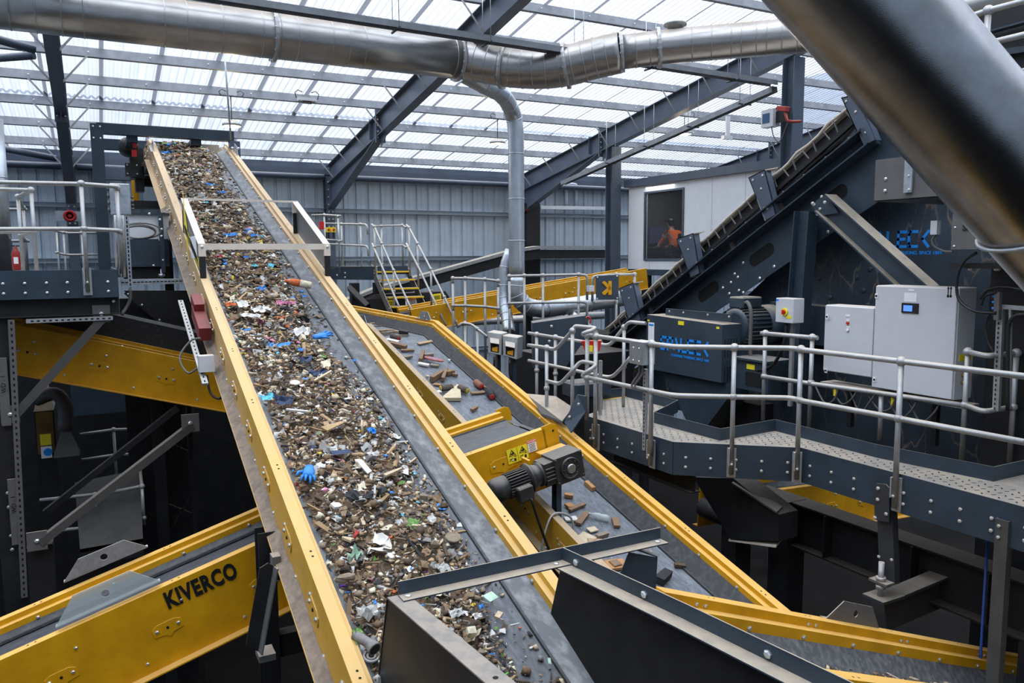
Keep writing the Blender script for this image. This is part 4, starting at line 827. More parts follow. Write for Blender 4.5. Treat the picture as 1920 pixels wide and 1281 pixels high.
for px, py, lab in ((8, 735, 'upper'), (27, 960, 'lower')):
    k = MB(); c = pY(px, py, 11.3); k.obox(c, X_*.05, Y_*.012, Z_*.42); o = k.build('marking_plate', GREY, label='%s narrow dust-grey plate with small lettering on the far left column' % lab, cat='plate', group='marking plates'); text('WD - 1', c+V((.0, -.014, .1)), Z_, -X_, .07, BLK, o, bold=.0)
k = MB(); a = pY(76, 1040, 10.3); k.box((a.x-.13, 10.25, -7), (a.x+.13, 10.5, a.z+.12)); k.build('brace_column', DARK, label='dark steel column below the lowest diagonal brace', cat='column')
# yellow machine with small duct and walkway in the dark at the lower left
m7 = thing('dark_yellow_machine', 'dim yellow machine with warning stickers low at the left behind the column', 'machine', pY(85, 900, 13.6)-Z_*2)
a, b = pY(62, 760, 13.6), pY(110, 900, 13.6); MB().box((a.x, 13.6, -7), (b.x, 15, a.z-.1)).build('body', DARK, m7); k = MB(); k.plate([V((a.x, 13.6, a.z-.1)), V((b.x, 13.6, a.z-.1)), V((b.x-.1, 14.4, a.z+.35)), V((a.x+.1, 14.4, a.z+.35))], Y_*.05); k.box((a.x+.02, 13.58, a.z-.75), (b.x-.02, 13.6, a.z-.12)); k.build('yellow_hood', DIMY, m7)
k = MB(); k.box((a.x+.06, 13.57, a.z-.62), (b.x-.06, 13.58, a.z-.45)); k.box((a.x+.06, 13.57, a.z-.82), (b.x-.06, 13.578, a.z-.64), 1); k.build('warning_sticker', [SIGNY, SIGNW], m7)
for i, mt in enumerate((BLUE, SIGNR)): c = V((a.x+.15+i*.17, 13.568, a.z-.73)); MB().lathe(c, -Y_, [(0, .06), (.003, .06)], 16, smooth=False).build('round_symbol', mt, m7)
q = pY(122, 800, 13.2); k = MB(); k.tube(smooth_path([q+V((-.35, .1, .42)), q+V((-.1, 0, .5)), q+V((.02, 0, .3)), q+V((0, 0, -.05))], 4), .1, 12); k.build('pipe', BR, m7); k = MB(); k.tube([q+V((0, 0, -.05)), q+V((0, 0, -.42))], [.07, .24], 4, smooth=False); k.build('duct_cone', BR, m7)
wk = thing('lower_walkway', 'dim lower walkway deck seen through the braces at the left', 'walkway', pY(200, 960, 14)-Z_*.4)
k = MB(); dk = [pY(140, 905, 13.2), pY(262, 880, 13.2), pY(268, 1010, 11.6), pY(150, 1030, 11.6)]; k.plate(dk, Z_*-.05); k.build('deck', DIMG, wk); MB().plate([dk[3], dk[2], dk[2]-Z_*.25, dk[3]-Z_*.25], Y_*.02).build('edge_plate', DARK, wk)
guardrail('dim guardrail across the lower walkway at the left', [pY(75, 938, 12.6), pY(200, 925, 12.4), pY(266, 912, 12.2), pY(262, 870, 13.2)], [(pY(178, 928, 12.5), dk[3].z), (pY(266, 912, 12.2), dk[2].z)], mid=.47, group='lower walkway guardrails', r=.024)
guardrail('dim upper guardrail behind the lower walkway', [pY(150, 815, 14.2), pY(213, 806, 14.2), pY(245, 805, 14.2), pY(262, 818, 14)], [(pY(213, 806, 14.2), -4), (pY(262, 818, 14.), -4.2)], mid=.42, group='lower walkway guardrails', r=.024)
MB().box((pY(135, 770, 16.5).x, 16.4, -2.9), (pY(290, 770, 16.5).x, 16.5, -2.2)).build('dark_edge_plate', NAVY, label='dim bolted edge plate of a far walkway below the sloping yellow conveyor', cat='plate')
def tower(px, y, lab):
    p = pY(px, 850, y); t = thing('lattice_tower', lab, 'tower', V((p.x, y, -7)))
    for dx in (-.2, .2): MB().box((p.x+dx-.03, y-.03, -7), (p.x+dx+.03, y+.03, -1.6)).build('upright', DARK, t)
    for i in range(11): z = -6.8+i*.5; MB().beam((p.x-.2, y, z), (p.x+.2, y, z+.45*(1 if i % 2 else -1)+.2), .03, .03, Y_).build('lattice_bar', DARK, t)
tower(333, 13.0, 'dark lattice tower in the shadow left of the main conveyor')
MB().box((pY(290, 900, 12.9).x, 12.8, -7), (pY(312, 900, 12.9).x, 12.95, -1.9)).build('steel_column', DARK, label='dark column between the lower walkway and the lattice tower', cat='column')
# ================================================================ right platform
zd = -2.12
t = thing('access_platform', 'right-hand steel walkway platform with dusty tread plate deck and bolted navy edge', 'platform', (6.5, 6, zd-.4))
front = [V((5.68, 8.62, zd)), V((5.73, 6.87, zd)), V((6.77, 5.97, zd)), V((6.785, 2.9, zd))]
inner = [V((7.34, 2.9, zd)), V((7.30, 4.19, zd)), V((7.12, 5.3, zd)), V((7.16, 6.72, zd)), V((6.235, 6.66, zd)), V((6.18, 7.8, zd)), V((6.98, 8.3, zd)), V((6.98, 9.5, zd)), V((6.52, 9.45, zd)), V((6.12, 8.85, zd))]
k = MB(); k.plate(front+inner, Z_*-.03)
def inside(p, poly):
    c = False; j = len(poly)-1
    for i in range(len(poly)):
        a, b = poly[i], poly[j]
        if (a.y > p[1]) != (b.y > p[1]) and p[0] < (b.x-a.x)*(p[1]-a.y)/(b.y-a.y)+a.x: c = not c
        j = i
    return c
yy = 3.2; i = 0
while yy < 9.4:
    x = 5.7+(.05 if i % 2 else 0)
    while x < 7.3:
        if inside((x, yy), front+inner) and inside((x+.03, yy+.03), front+inner) and inside((x-.06, yy-.05), front+inner) and inside((x+.07, yy), front+inner):
            sg = 1 if i % 2 else -1; a = V((.016, .012*sg, 0)); b = V((-.004*sg, .006, 0)); c = V((x, yy, zd+.0012)); k.add([c-a-b, c+a-b, c+a+b, c-a+b], [(0,1,2,3)], 1)
        x += .1
    yy += .075; i += 1
k.build('deck', [TREAD, HOLE], t)
def along_edge(poly, h0, h1, th, m, nm, bolts=None, out=1):
    for a, b in zip(poly, poly[1:]):
        d = (b-a).normalized(); n = d.cross(Z_)*out; k = MB(); k.plate([a+Z_*h0, b+Z_*h0, b+Z_*h1, a+Z_*h1], n*th)
        if bolts:
            L = (b-a).length; c = max(2, int(L/.27))
            for i in range(c):
                for z in bolts: k.bolt(a+d*(L*(i+.5)/c)+Z_*z+n*th, n, .018)
        k.build(nm, [m, BOLTD], t)
dfr = front[1]-front[0]
along_edge(front, -.38, .004, .012, STRUCT if False else NAVY, 'edge_plate', (-.17, -.28), 1)
along_edge(inner[1:], -.03, .14, .008, NAVY, 'toe_board', None, 1)
k = MB(); k.plate([inner[7], inner[8], inner[8]+V((0, -.03, 0)), inner[7]+V((0, -.03, 0))], Z_*.004); k.build('yellow_edge', YLW2, t)
k = MB(); k.plate([inner[0], inner[1], V((8.15, 4.19, zd)), V((8.15, 2.9, zd))], Z_*-.03); k.build('side_deck', TREAD, t)
MB().plate([inner[1], V((8.15, 4.19, zd)), V((8.15, 4.19, zd+.14)), inner[1]+Z_*.14], Y_*.01).build('toe_board', NAVY, t)
k = MB(); k.ibeam((6.0, 8.4, zd-.5), (6.0, 6.8, zd-.5), .15, .24); k.build('under_beam', DARK, t)
zr = -1.02
rp = [(1090.6, 627), (1222, 645), (1265, 650.5), (1377, 652), (1486, 653), (1507, 656.5), (1690, 678), (1930, 707)]
tops = [pZ(1116, 616, zr+.02), pZ(1090.6, 627, zr)]+[pZ(x, y, zr) for x, y in rp[1:]]
po = []
for x, y, d in ((1117, 631, (-1, .0, 0)), (1222, 645, (-1, 0, 0)), (1377, 652, (-.65, -.76, 0)), (1502, 655.5, (-.7, -.7, 0)), (1690, 678, (-1, 0, 0))):
    p = pZ(x, y, zr); po.append((p, zd-.33, d))
po.insert(0, (pZ(1101, 629, zr), zd))
guardrail('front guardrail of the right platform, running the full length past the grey cabinets', tops, po, group='right platform guardrails', r=.0285)
guardrail('short rear guardrail of the right platform beside the isolator box', [pZ(1427, 625, -1.), pZ(1533, 634, -1.)], [(pZ(1435, 625.5, -1.), zd), (pZ(1523, 633, -1.), zd)], mids=[pZ(1430, 706, -1.55), pZ(1523, 720, -1.56), pZ(1655, 738, -1.56), pZ(1812, 761, -1.56)], group='right platform guardrails', r=.0275)
guardrail('rear guardrail of the right platform at the right edge beyond the large cabinet', [pZ(1811, 659, -1.), pZ(1850, 668, -1.), pZ(1890, 664, -1.), pZ(1935, 655, -1.)], [(pZ(1815, 660, -1.), zd), (pZ(1906, 662, -1.), zd)], group='right platform guardrails', r=.0275)
MB().cyl(pZ(1652, 740, -1.58), pZ(1650, 825, -2.1), .026, 10).build('rail_post', GALVD, label='short galvanised rail post below the small grey cabinet', cat='post')
# galvanised junction box on the front rail, its cable and perforated strut
c = pZ(1204, 660, -1.13); j = thing('junction_box', 'square galvanised junction box hung on the front rail of the right platform', 'box', c-Z_*.16)
k = MB(); k.box((c.x-.09, c.y-.13, c.z-.14), (c.x+.09, c.y+.13, c.z+.13)); [k.bolt((c.x-.09, c.y+a, c.z+b), -X_, .014) for a in (-.06, .05) for b in (.05, -.1)]; k.build('body', [GALV, BOLT], j, bevel=.006)
for dy in (-.03, .03): MB().tube(smooth_path([c+V((-.02, dy, -.14)), c+V((-.02, dy, -.26)), c+V((-.06, dy+.08, -.42)), c+V((0, dy-.15, -.46)), c+V((.0, -.2, -.62)), c+V((.0, -.2, -1.2))], 5), .014, 7).build('cable', CABLE, j)
k = MB(); a = pZ(1211, 692, -1.34); k.beam(a, a-Z_*.98, .05, .04, X_)
for i in range(20): k.obox(a-Z_*(.02+i*.048)-X_*.021, X_*.001, Y_*.007, Z_*.013, 1)
k.build('perforated_strut', [GALVD, HOLE], label='upright perforated strut below the galvanised junction box on the right platform', cat='strut')
# stair rails at the near-left end of the right platform
def q2(x, y, d): return pD(1000+x/6.404, 560+y/6.404, d)
guardrail('nearer sloping stair handrail at the left end of the right platform', [q2(-60, 560, 11.0), q2(150, 590, 10.6), q2(270, 615, 10.4), q2(465, 390, 10.1), q2(500, 330, 10.1), q2(775, 355, 9.9), q2(585, 425, 9.85)], [(q2(160, 592, 10.55), -2.9), (q2(470, 388, 10.1), -2.5)],
          mids=[q2(165, 990, 10.55), q2(320, 1030, 10.3), q2(470, 870, 10.1), q2(565, 750, 10.1), q2(780, 790, 9.9), q2(590, 915, 9.85)], group='stair handrails')
guardrail('farther sloping stair handrail at the left end of the right platform, below the inclined screen', [q2(-60, 415, 12.), q2(600, 520, 11.4), q2(780, 545, 11.2), q2(910, 568, 11.1), q2(1090, 345, 10.9), q2(1150, 280, 10.8), q2(1350, 298, 10.6)], [(q2(40, 432, 11.9), -3.), (q2(265, 465, 11.7), -3.), (q2(1090, 345, 10.9), -2.2)],
          mids=[q2(-60, 745, 12.), q2(480, 860, 11.5), q2(790, 925, 11.2), q2(940, 950, 11.1), q2(1090, 800, 10.9), q2(1180, 690, 10.7)], group='stair handrails')
k = MB(); k.plate([pD(985, 738, 11.2), pD(1042, 743, 11.), pD(1074, 764, 10.3), pD(1054, 790, 10.1), pD(1015, 775, 10.6)], Z_*-.03); k.build('stair_landing', GREY, label='small lower stair landing left of the right platform', cat='landing')
k = MB(); k.plate([pD(1058, 792, 10.0), pD(1082, 740, 10.0), pD(1098, 743, 9.9), pD(1098, 772, 9.9), pD(1070, 812, 9.9)], X_*.02); [k.bolt(pD(x, y, 9.97), -X_-Y_, .02) for x, y in ((1085, 758), (1094, 761), (1095, 775), (1068, 782))]
k.build('stair_side_plate', [NAVY, BOLTD], label='bolted navy side plate of the short stair at the right platform end', cat='plate')
c = pD(1106, 650, 10.5); s = thing('emergency_stop', 'red emergency stop box behind the rails left of the galvanised junction box', 'switch', c-Z_*.1); k = MB(); k.plate([c+V((-.14, 0, .08)), c+V((.12, -.1, .08)), c+V((.1, -.08, -.06)), c+V((-.03, -.02, -.04)), c+V((-.08, 0, -.05))], V((.06, .1, 0))); k.build('hood', RED, s); MB().box((c.x-.05, c.y-.07, c.z-.06), (c.x+.0, c.y-.02, c.z+.02)).build('yellow_base', SIGNY, s)
k = MB(); a = pD(1126, 676, 10.4); k.beam(a, a-Z_*.9, .05, .03, X_); k.build('perforated_strut', GALVD, label='short upright strut under the red emergency stop box', cat='strut')
# ---- grey cabinets
def cabinet(y0, y1, z0, z1, x0, dep, lab, grp):
    t = thing('control_cabinet', lab, 'cabinet', (x0, (y0+y1)/2, z0), grp)
    MB().box((x0+.02, y0, z0), (x0+dep, y1, z1)).build('body', CAB, t, bevel=.01); d = MB().box((x0, y0+.008, z0+.008), (x0+.022, y1-.008, z1-.008)).build('door', CAB, t, bevel=.006); return t, d
t, d = cabinet(5.01, 5.99, -1.545, -.36, 7.9, .33, 'larger pale grey control cabinet with a small lit blue screen', 'control cabinets')
c = pX(1707, 578, 7.9); s = MB().box((7.888, c.y-.1, c.z-.055), (7.9, c.y+.1, c.z+.055)).build('control_panel', BLK, d); MB().box((7.886, c.y-.03, c.z-.035), (7.888, c.y+.075, c.z+.03)).build('lit_screen', SCREEN, s)
MB().box((7.897, c.y-.07, c.z+.07), (7.899, c.y+.08, c.z+.17)).build('paper_label', SIGNW, d)
c = pX(1709, 544, 7.9); MB().box((7.897, c.y-.035, c.z-.012), (7.899, c.y+.035, c.z+.012)).build('name_plate', SIGNW, d)
for x in (1778, 1783):
    c = pX(x, 548, 7.9); k = MB(); k.obox(c-X_*.001, X_*.001, Y_*.005, Z_*.055); k.plate([c+V((-.002, -.014, .035)), c+V((-.002, .014, .035)), c+V((-.002, 0, .06))], X_*.001); k.plate([c+V((-.002, -.012, -.03)), c+V((-.002, .012, -.03)), c+V((-.002, .012, -.055)), c+V((-.002, -.012, -.055))], X_*.001); k.build('arrow_mark', BLK, d)
def lock(par, x, y):
    c = pX(x, y, 7.9); k = MB(); k.box((7.892, c.y-.018, c.z-.028), (7.9, c.y+.018, c.z+.028)); k.lathe(V((7.892, c.y, c.z)), -X_, [(0,.013),(.004,.013)], 10, 1); k.build('lock', [SIGNW, HOLE], par)
lock(d, 1644, 555); lock(d, 1640, 712)
k = MB()
for z in (-1.2, -1.28, -1.36): k.cyl((8.05, 5.01, z), (8.05, 4.97, z), .022, 8)
k.build('cable_gland', mat('brass', (.5, .36, .16), .4, .7), t); MB().box((7.98, 5.005, -1.13), (8.2, 5.01, -1.06)).build('yellow_sticker', SIGNY, t)
t, d = cabinet(6.0, 6.70, -1.44, -.62, 7.92, .26, 'smaller pale grey control cabinet with red and white indicator lamps', 'control cabinets')
lock(d, 1551, 594); lock(d, 1549, 695)
for (x, y), m in (((1590, 606), RED), ((1590, 619), SIGNW)):
    c = pX(x, y, 7.92); k = MB(); k.lathe(c, -X_, [(0,.02),(.012,.02),(.02,.014)], 12); k.build('indicator_lamp', m, d); MB().box((7.915, c.y-.022, c.z+.024), (7.919, c.y+.022, c.z+.045)).build('name_plate', SIGNW, d)
c = pX(1590, 592, 7.92); MB().box((7.915, c.y-.03, c.z-.014), (7.919, c.y+.03, c.z+.014)).build('name_plate', SIGNW, d)
k = MB(); k.box((7.95, 4.9, -1.62), (8.2, 6.75, -1.585)); k.build('cabinet_shelf', GALVD, label='galvanised support shelf under the two grey cabinets', cat='shelf')
for y in (5.3, 6.4): MB().box((8.1, y, -2.12), (8.16, y+.06, -1.62)).build('shelf_leg', DARK, label='dark leg under the cabinet shelf, %s' % ('nearer the right end' if y < 6 else 'nearer the left end'), cat='leg')
rnd = random.Random(3)
for i in range(6):
    y = 5.2+i*.26; a = V((8.0, y, -1.6)); k = MB().tube(smooth_path([a, a+V((-.03, .06, -.12-.08*rnd.random())), a+V((-.02, .2, -.2-.1*rnd.random())), a+V((.02, .36, -.1)), a+V((.02, .42, .0))], 4), .012, 6)
    k.build('hanging_cable', CABLE, label='thin grey cable looping below the cabinets', cat='cable', group='cables below the cabinets')
for px, py in ((1566, 735), (1674, 752)):
    c = pX(px, py, 8.0); MB().box((c.x-.01, c.y-.018, c.z-.05), (c.x+.01, c.y+.018, c.z+.05)).build('yellow_cable_tag', SIGNY, label='yellow cable tag hanging under the %s cabinet' % ('smaller' if px < 1600 else 'larger'), cat='tag')
# isolator box
t = thing('isolator_switch', 'light grey isolator box with red and yellow rotary knob left of the cabinets', 'switch', (8, 7.3, -.9))
MB().box((7.9, 7.17, -.89), (8.1, 7.47, -.57)).build('box', CAB, t, bevel=.008)
c = pX(1472, 585, 7.9); k = MB(); k.lathe(c, -X_, [(0,.05),(.02,.05)], 20); k.build('yellow_ring', SIGNY, t); k = MB(); k.lathe(c-X_*.02, -X_, [(0,.03),(.02,.028)], 16); k.box((c.x-.055, c.y-.009, c.z-.028), (c.x-.03, c.y+.009, c.z+.028)); k.build('red_knob', RED, t)
MB().box((7.897, 7.2, -.83), (7.9, 7.28, -.79)).box((7.897, 7.42, -.61), (7.9, 7.46, -.585), 1).build('sticker', [SIGNY, BLUE], t)
MB().beam((8.04, 7.3, -.89), (8.04, 7.3, -2.0), .05, .04, X_).build('post', GALVD, t)
MB().tube(smooth_path([V((7.98, 7.35, -.89)), V((7.96, 7.36, -1.15)), V((8.0, 7.6, -1.5)), V((8.1, 8.1, -1.62)), V((8.15, 8.5, -1.5))], 5), .022, 8).build('cable', BLK, t)

# ================================================================ inclined vibrating screen and its drive
XS = 9.0
def zf_(y): return 5.494-.5635*y
def zm_(y): return -1.236-.614*(y-12.487)
def zb_(y): return -.564-.541*(y-9.107)
sc = thing('vibrating_screen', 'large navy inclined vibrating screen with side plate, struts and drive motor', 'screen machine', (9.5, 9, -3))
def yz(l, x=XS): return [V((x, y, z)) for y, z in l]
k = MB(); k.plate(yz([(12.7, zf_(12.7)), (12.7, zb_(12.7)), (6.0, zb_(6.0)), (6.0, zf_(6.0))]), X_*.02)
for px, py in ((1428, 478), (1328, 547), (1560, 372)):
    c = pX(px, py, XS-.001); d = V((0, -1, .55)).normalized(); w = V((0, .55, 1)).normalized(); pts = []
    for i in range(17): a = -math.pi/2+math.pi*i/16; pts.append(c+d*(.17+.1*math.cos(a))+w*.1*math.sin(a))
    for i in range(17): a = math.pi/2+math.pi*i/16; pts.append(c+d*(-.17+.1*math.cos(a))+w*.1*math.sin(a))
    k.add(pts, [tuple(range(len(pts)))], 2)
for px, py in ((1378, 514), (1394, 493), (1371, 530), (1384, 520), (1356, 540), (1386, 545), (1452, 500), (1489, 476), (1425, 522), (1553, 435), (1368, 551), (1394, 549)): k.bolt(pX(px, py, XS), -X_, .028)
k.build('side_plate', [NAVY, BOLT, HOLE], sc)
dS = V((0, -1, .5635)).normalized(); nS = V((0, .5635, 1)).normalized()
a, b = V((XS-.12, 12.7, zf_(12.7))), V((XS-.12, 6.95, zf_(6.95)))
k = MB(); k.beam(a, b, .26, .022, nS); k.beam(a-nS*.2, b-nS*.2, .2, .02, nS); k.beam(a-nS*.1+X_*.1, b-nS*.1+X_*.1, .02, .2, nS)
for i in range(16): k.bolt(a.lerp(b, (i+.5)/16)-X_*.1+nS*.01, nS, .022)
k.obox(b-nS*.1, X_*.13, dS*.01, nS*.115); k.build('flange_beam', [NAVY, BOLTD], sc)
k = MB(); k.plate(yz([(12.7, zf_(12.7)), (12.7, zm_(12.7)-.1), (6.6, zm_(6.6)-.1), (6.6, zf_(6.6))], XS+.12), X_*.02); k.build('rubber_side_seal', RUB, sc)
for f, r, w in ((.28, .05, .07), (.52, .04, .05)):
    pts = []
    for i in range(30): y = 12.7-i*.205; z = zf_(y)+(zm_(y)-.1-zf_(y))*(f+.05*math.sin(i*.9+f*9)); pts.append(V((XS+.04+.03*math.sin(i*1.3), y, z)))
    MB().tube(pts, [r*(1+.35*math.sin(i*.55+f*20)) for i in range(30)], 8).build('rubber_roll', SKIRTB, sc)
k = MB(); n = 36; a, b = V((XS, 12.9, zm_(12.9))), V((XS, 6.6, zm_(6.6))); rr = random.Random(5); pts = []
for i in range(n+1): pts.append(a.lerp(b, i/n)+nS*(.02*rr.random()*(1 if i % 3 else 2.2)))
k.tube(pts, .022, 8); k.plate([a+X_*.0-nS*.01, b-nS*.01, b+X_*1.5-nS*.01, a+X_*1.5-nS*.01], nS*.012); k.build('screen_mat_edge', TAN, sc)
k = MB(); dm = (b-a).normalized(); nm_ = V((0, -dm.z, dm.y)); nm_ = nm_ if nm_.z > 0 else -nm_
k.beam(a-nm_*.22-X_*.02, b-nm_*.22-X_*.02, .05, .06, nm_); k.plate([a-nm_*.02+X_*.07, b-nm_*.02+X_*.07, b-nm_*.25+X_*.07, a-nm_*.25+X_*.07], X_*.01); k.build('support_bar', BLK, sc)
for i in range(n):
    p = a.lerp(b, (i+.5)/n); MB().beam(p-nm_*.01-X_*.02, p-nm_*.2-X_*.02+dm*(.04 if i % 2 else -.02), .014, .02, X_).build('mat_clamp', GREY, sc)
for l in ([(1160, 541), (1187, 530), (1202, 600), (1180, 607)], [(1268, 448), (1300, 437), (1312, 512), (1294, 520)], [(1403, 333), (1434, 318), (1455, 402), (1434, 414)], [(1577, 183), (1606, 176), (1641, 262), (1618, 273)]):
    q = [pX(x, y, XS-.2) for x, y in l]; k = MB(); k.plate(q, X_*.02); k.plate([q[0], q[3], q[3]+X_*.12, q[0]+X_*.12], Y_*-.015, 2); k.plate([q[1], q[2], q[2]+X_*.12, q[1]+X_*.12], Y_*.015); k.plate([q[0], q[1], q[1]+X_*.14+V((0, -.12, .03)), q[0]+X_*.14], Z_*-.015, 2)
    for u, v in ((.2, .1), (.8, .1), (.5, .35), (.5, .8)): k.bolt(q[0].lerp(q[1], u).lerp(q[3].lerp(q[2], u), v), -X_, .02)
    k.build('stay_bracket', [STRUCT, BOLTD, TAN], sc)
for px, py in ((1222, 585), (1372, 455), (1465, 390), (1290, 640)):
    q = pX(px, py, XS-.05); MB().obox(q, X_*.03, dS*.035, nS*.12).build('stop_block', GREY, sc)
# lower frame, side panel with dried dust runs and the partly hidden name
k = MB(); XP = 9.4; k.plate(yz([(12.6, -2.85), (12.6, -2.3), (9.6, -.75), (7.6, .75), (4.6, .95), (4.6, -2.85)], XP), X_*.03)
for px, py in ((1535, 523), (1607, 520), (1557, 558), (1619, 545), (1541, 620), (1628, 572), (1438, 575), (1632, 505)): k.bolt(pX(px, py, XP), -X_, .035, 1)
k.build('side_panel', [SCR, NAVY], sc)
yK = pX(1725, 450, XP-.004).y; zK = pX(1725, 462, XP-.004).z
strokes(MB(), V((XP-.003, yK+6*.156, zK)), -Y_, Z_, .19, .113, [(1, LT[c]) for c in 'SPALECK'], .2).build('lettering', BLUE, sc)
text('FORWARD THINKING. SINCE 1869.', V((XP-.004, yK+.17, zK-.085)), -Y_, Z_, .062, BLUE, sc, bold=.02)
p, q = pX(1547, 381, 8.75), pX(1737, 553, 8.75); up = V((0, 1, 1)).normalized(); k = MB(); k.ibeam(p, q, .22, .28, .02, .014, V((0, .6, .8)))
for s in (-.1, .1): k.bolt(p+V((-.12, s, 0)), -X_, .024)
k.build('strut', [NAVYD, BOLTD], sc)
p, q = pX(1512, 396, 8.8), pX(1503, 640, 8.8); k = MB(); k.ibeam(p, V((8.8, q.y+.15, -2.3)), .2, .26, .016, .01, Y_); k.build('strut', [NAVY, BOLTD], sc)
k = MB(); k.plate([pX(1520, 385, 8.7), pX(1548, 363, 8.7), pX(1572, 400, 8.7), pX(1538, 404, 8.7)], X_*.02); [k.bolt(pX(x, y, 8.7), -X_, .022) for x, y in ((1527, 384), (1538, 392), (1533, 402), (1541, 369))]; k.build('strut_gusset', [NAVY, BOLTD], sc)
# belt guard with the maker's name, perforated end, and the drive motor behind it
k = MB(); g = [pX(1213, 588, 7.9), pX(1213, 690, 7.9), pX(1352, 718, 7.9), pX(1352, 612, 7.9)]; yA, yB = g[0].y, g[2].y
g = yz([(yA, -.96), (yA, -1.84), (yB, -1.84), (yB, -1.0)], 7.9); k.plate(g, X_*.36)
cn = V((7.87, (yA+yB)/2, -1.4))
for i in range(12):
    for j in range(5):
        for z0 in (-1.22, -1.62): k.obox(V((7.96+j*.055, yB-.001, z0-.022*i)), X_*.012, Y_*.001, Z_*.007, 1)
gd = k.build('belt_guard', [NAVYD, HOLE], sc, bevel=.012)
k = MB(); k.box((8.12, yB+.05, -.98), (8.14, yA-.2, -.86)); [k.bolt((8.12, y, -.9), -X_, .018) for y in (yB+.1, yB+.55, yB+1.1, yA-.3)]; k.build('guard_flange', [NAVY, BOLTD], gd)
y0 = pX(1239, 660, 7.889).y; strokes(MB(), V((7.894, y0, -1.475)), -Y_, Z_, .185, .115, [(1, LT[c]) for c in 'SPALECK'], .205).build('lettering', BLUE, gd)
text('FORWARD THINKING. SINCE 1869.', V((7.893, pX(1293, 672, 7.89).y, -1.555)), -Y_, Z_, .055, BLUE, gd, bold=.02)
for (x, y, w, h) in ((1277, 606, .13, .06), (1216, 601, .05, .025), (1346, 615, .06, .03)):
    c = pX(x, y, 7.895); MB().box((7.892, c.y-w/2, c.z-h/2), (7.898, c.y+w/2, c.z+h/2)).build('yellow_sticker', SIGNY, gd)
c = pX(1221, 624, 7.895); o = MB().box((7.893, c.y-.075, c.z-.165), (7.898, c.y+.075, c.z+.165)).build('white_sticker', SIGNW, gd); MB().box((7.891, c.y-.06, c.z+.11), (7.893, c.y+.06, c.z+.14)).build('blue_heading', BLUE, gd)
k = MB(); k.plate(yz([(9.9, -1.84), (8.45, -1.84), (8.4, -2.05), (9.0, -2.75), (9.15, -2.75), (9.75, -2.0)], 8.0), X_*.4); k.build('hopper', NAVY, sc)
k = MB(); k.plate(yz([(9.4, -2.2), (8.3, -2.2), (8.3, -2.85), (9.4, -2.85)], 8.5), X_*.3); k.build('pedestal', DARK, sc)
ym, zm = 8.6, -1.06; mo = MB(); mo.lathe((8.26, ym, zm), X_, [(0,.2),(.02,.27),(.5,.27),(.52,.25)], 28)
for i in range(30): a = 2*math.pi*i/30; u = Y_*math.cos(a)+Z_*math.sin(a); mo.obox(V((8.52, ym, zm))+u*.275, X_*.23, u*.024, X_.cross(u)*.006)
mo = mo.build('drive_motor', NAVY, sc); MB().lathe((8.74, ym, zm), X_, [(0,.3),(.26,.31),(.32,.27),(.34,.12)], 28).build('fan_cowl', NAVYD, mo)
k = MB(); k.box((8.3, ym-.14, zm+.27), (8.68, ym+.16, zm+.44)); k.build('terminal_box', NAVYD, mo, bevel=.02); MB().tube(smooth_path([V((8.34, ym-.14, zm+.36)), V((8.3, ym-.24, zm+.36)), V((8.28, ym-.32, zm+.2)), V((8.28, ym-.32, zm-.3)), V((8.3, ym-.36, zm-.5))], 5), .028, 8).build('cable', CABLE, mo)
k = MB(); k.box((8.05, 7.7, -1.9), (8.1, 8.3, -1.5)); k.box((8.0, 7.68, -1.48), (8.5, 8.35, -1.45)); o = k.build('motor_base', NAVY, sc); k = MB(); k.box((8.04, 7.82, -1.83), (8.05, 8.12, -1.64)); k.build('opening', HOLE, o); MB().box((8.04, 7.95, -1.6), (8.049, 8.1, -1.53)).build('yellow_sticker', SIGNY, o)
k = MB(); k.plate(yz([(9.0, -1.3), (7.3, -1.3), (7.4, -.75), (8.7, -.72)], 9.1), X_*.3); k.build('vibrator_housing', NAVY, sc)
# feed end of the screen, low left, and the navy box behind the rails
k = MB(); k.plate([pD(998, 606, 13.4), pD(1098, 592, 12.6), pD(1100, 632, 12.6), pD(1060, 690, 12.9), pD(1000, 690, 13.4)], V((.2, .4, 0))); [k.bolt(pD(x, y, 12.9), -Y_, .025) for x, y in ((1030, 640), (1052, 636), (1065, 652), (1034, 612))]; k.build('navy_feed_box', [NAVY, BOLTD], label='navy bolted feed box behind the stair handrails at the foot of the screen', cat='box')
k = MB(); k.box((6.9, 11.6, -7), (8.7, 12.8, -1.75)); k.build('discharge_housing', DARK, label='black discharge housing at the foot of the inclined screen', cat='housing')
k = MB(); q = pD(1100, 728, 11.6); k.obox(q, X_*.32, Y_*.2, Z_*.12); o = k.build('vibrator_unit', NAVY, label='small navy vibrator unit low behind the stair handrails', cat='machine', bevel=.03)
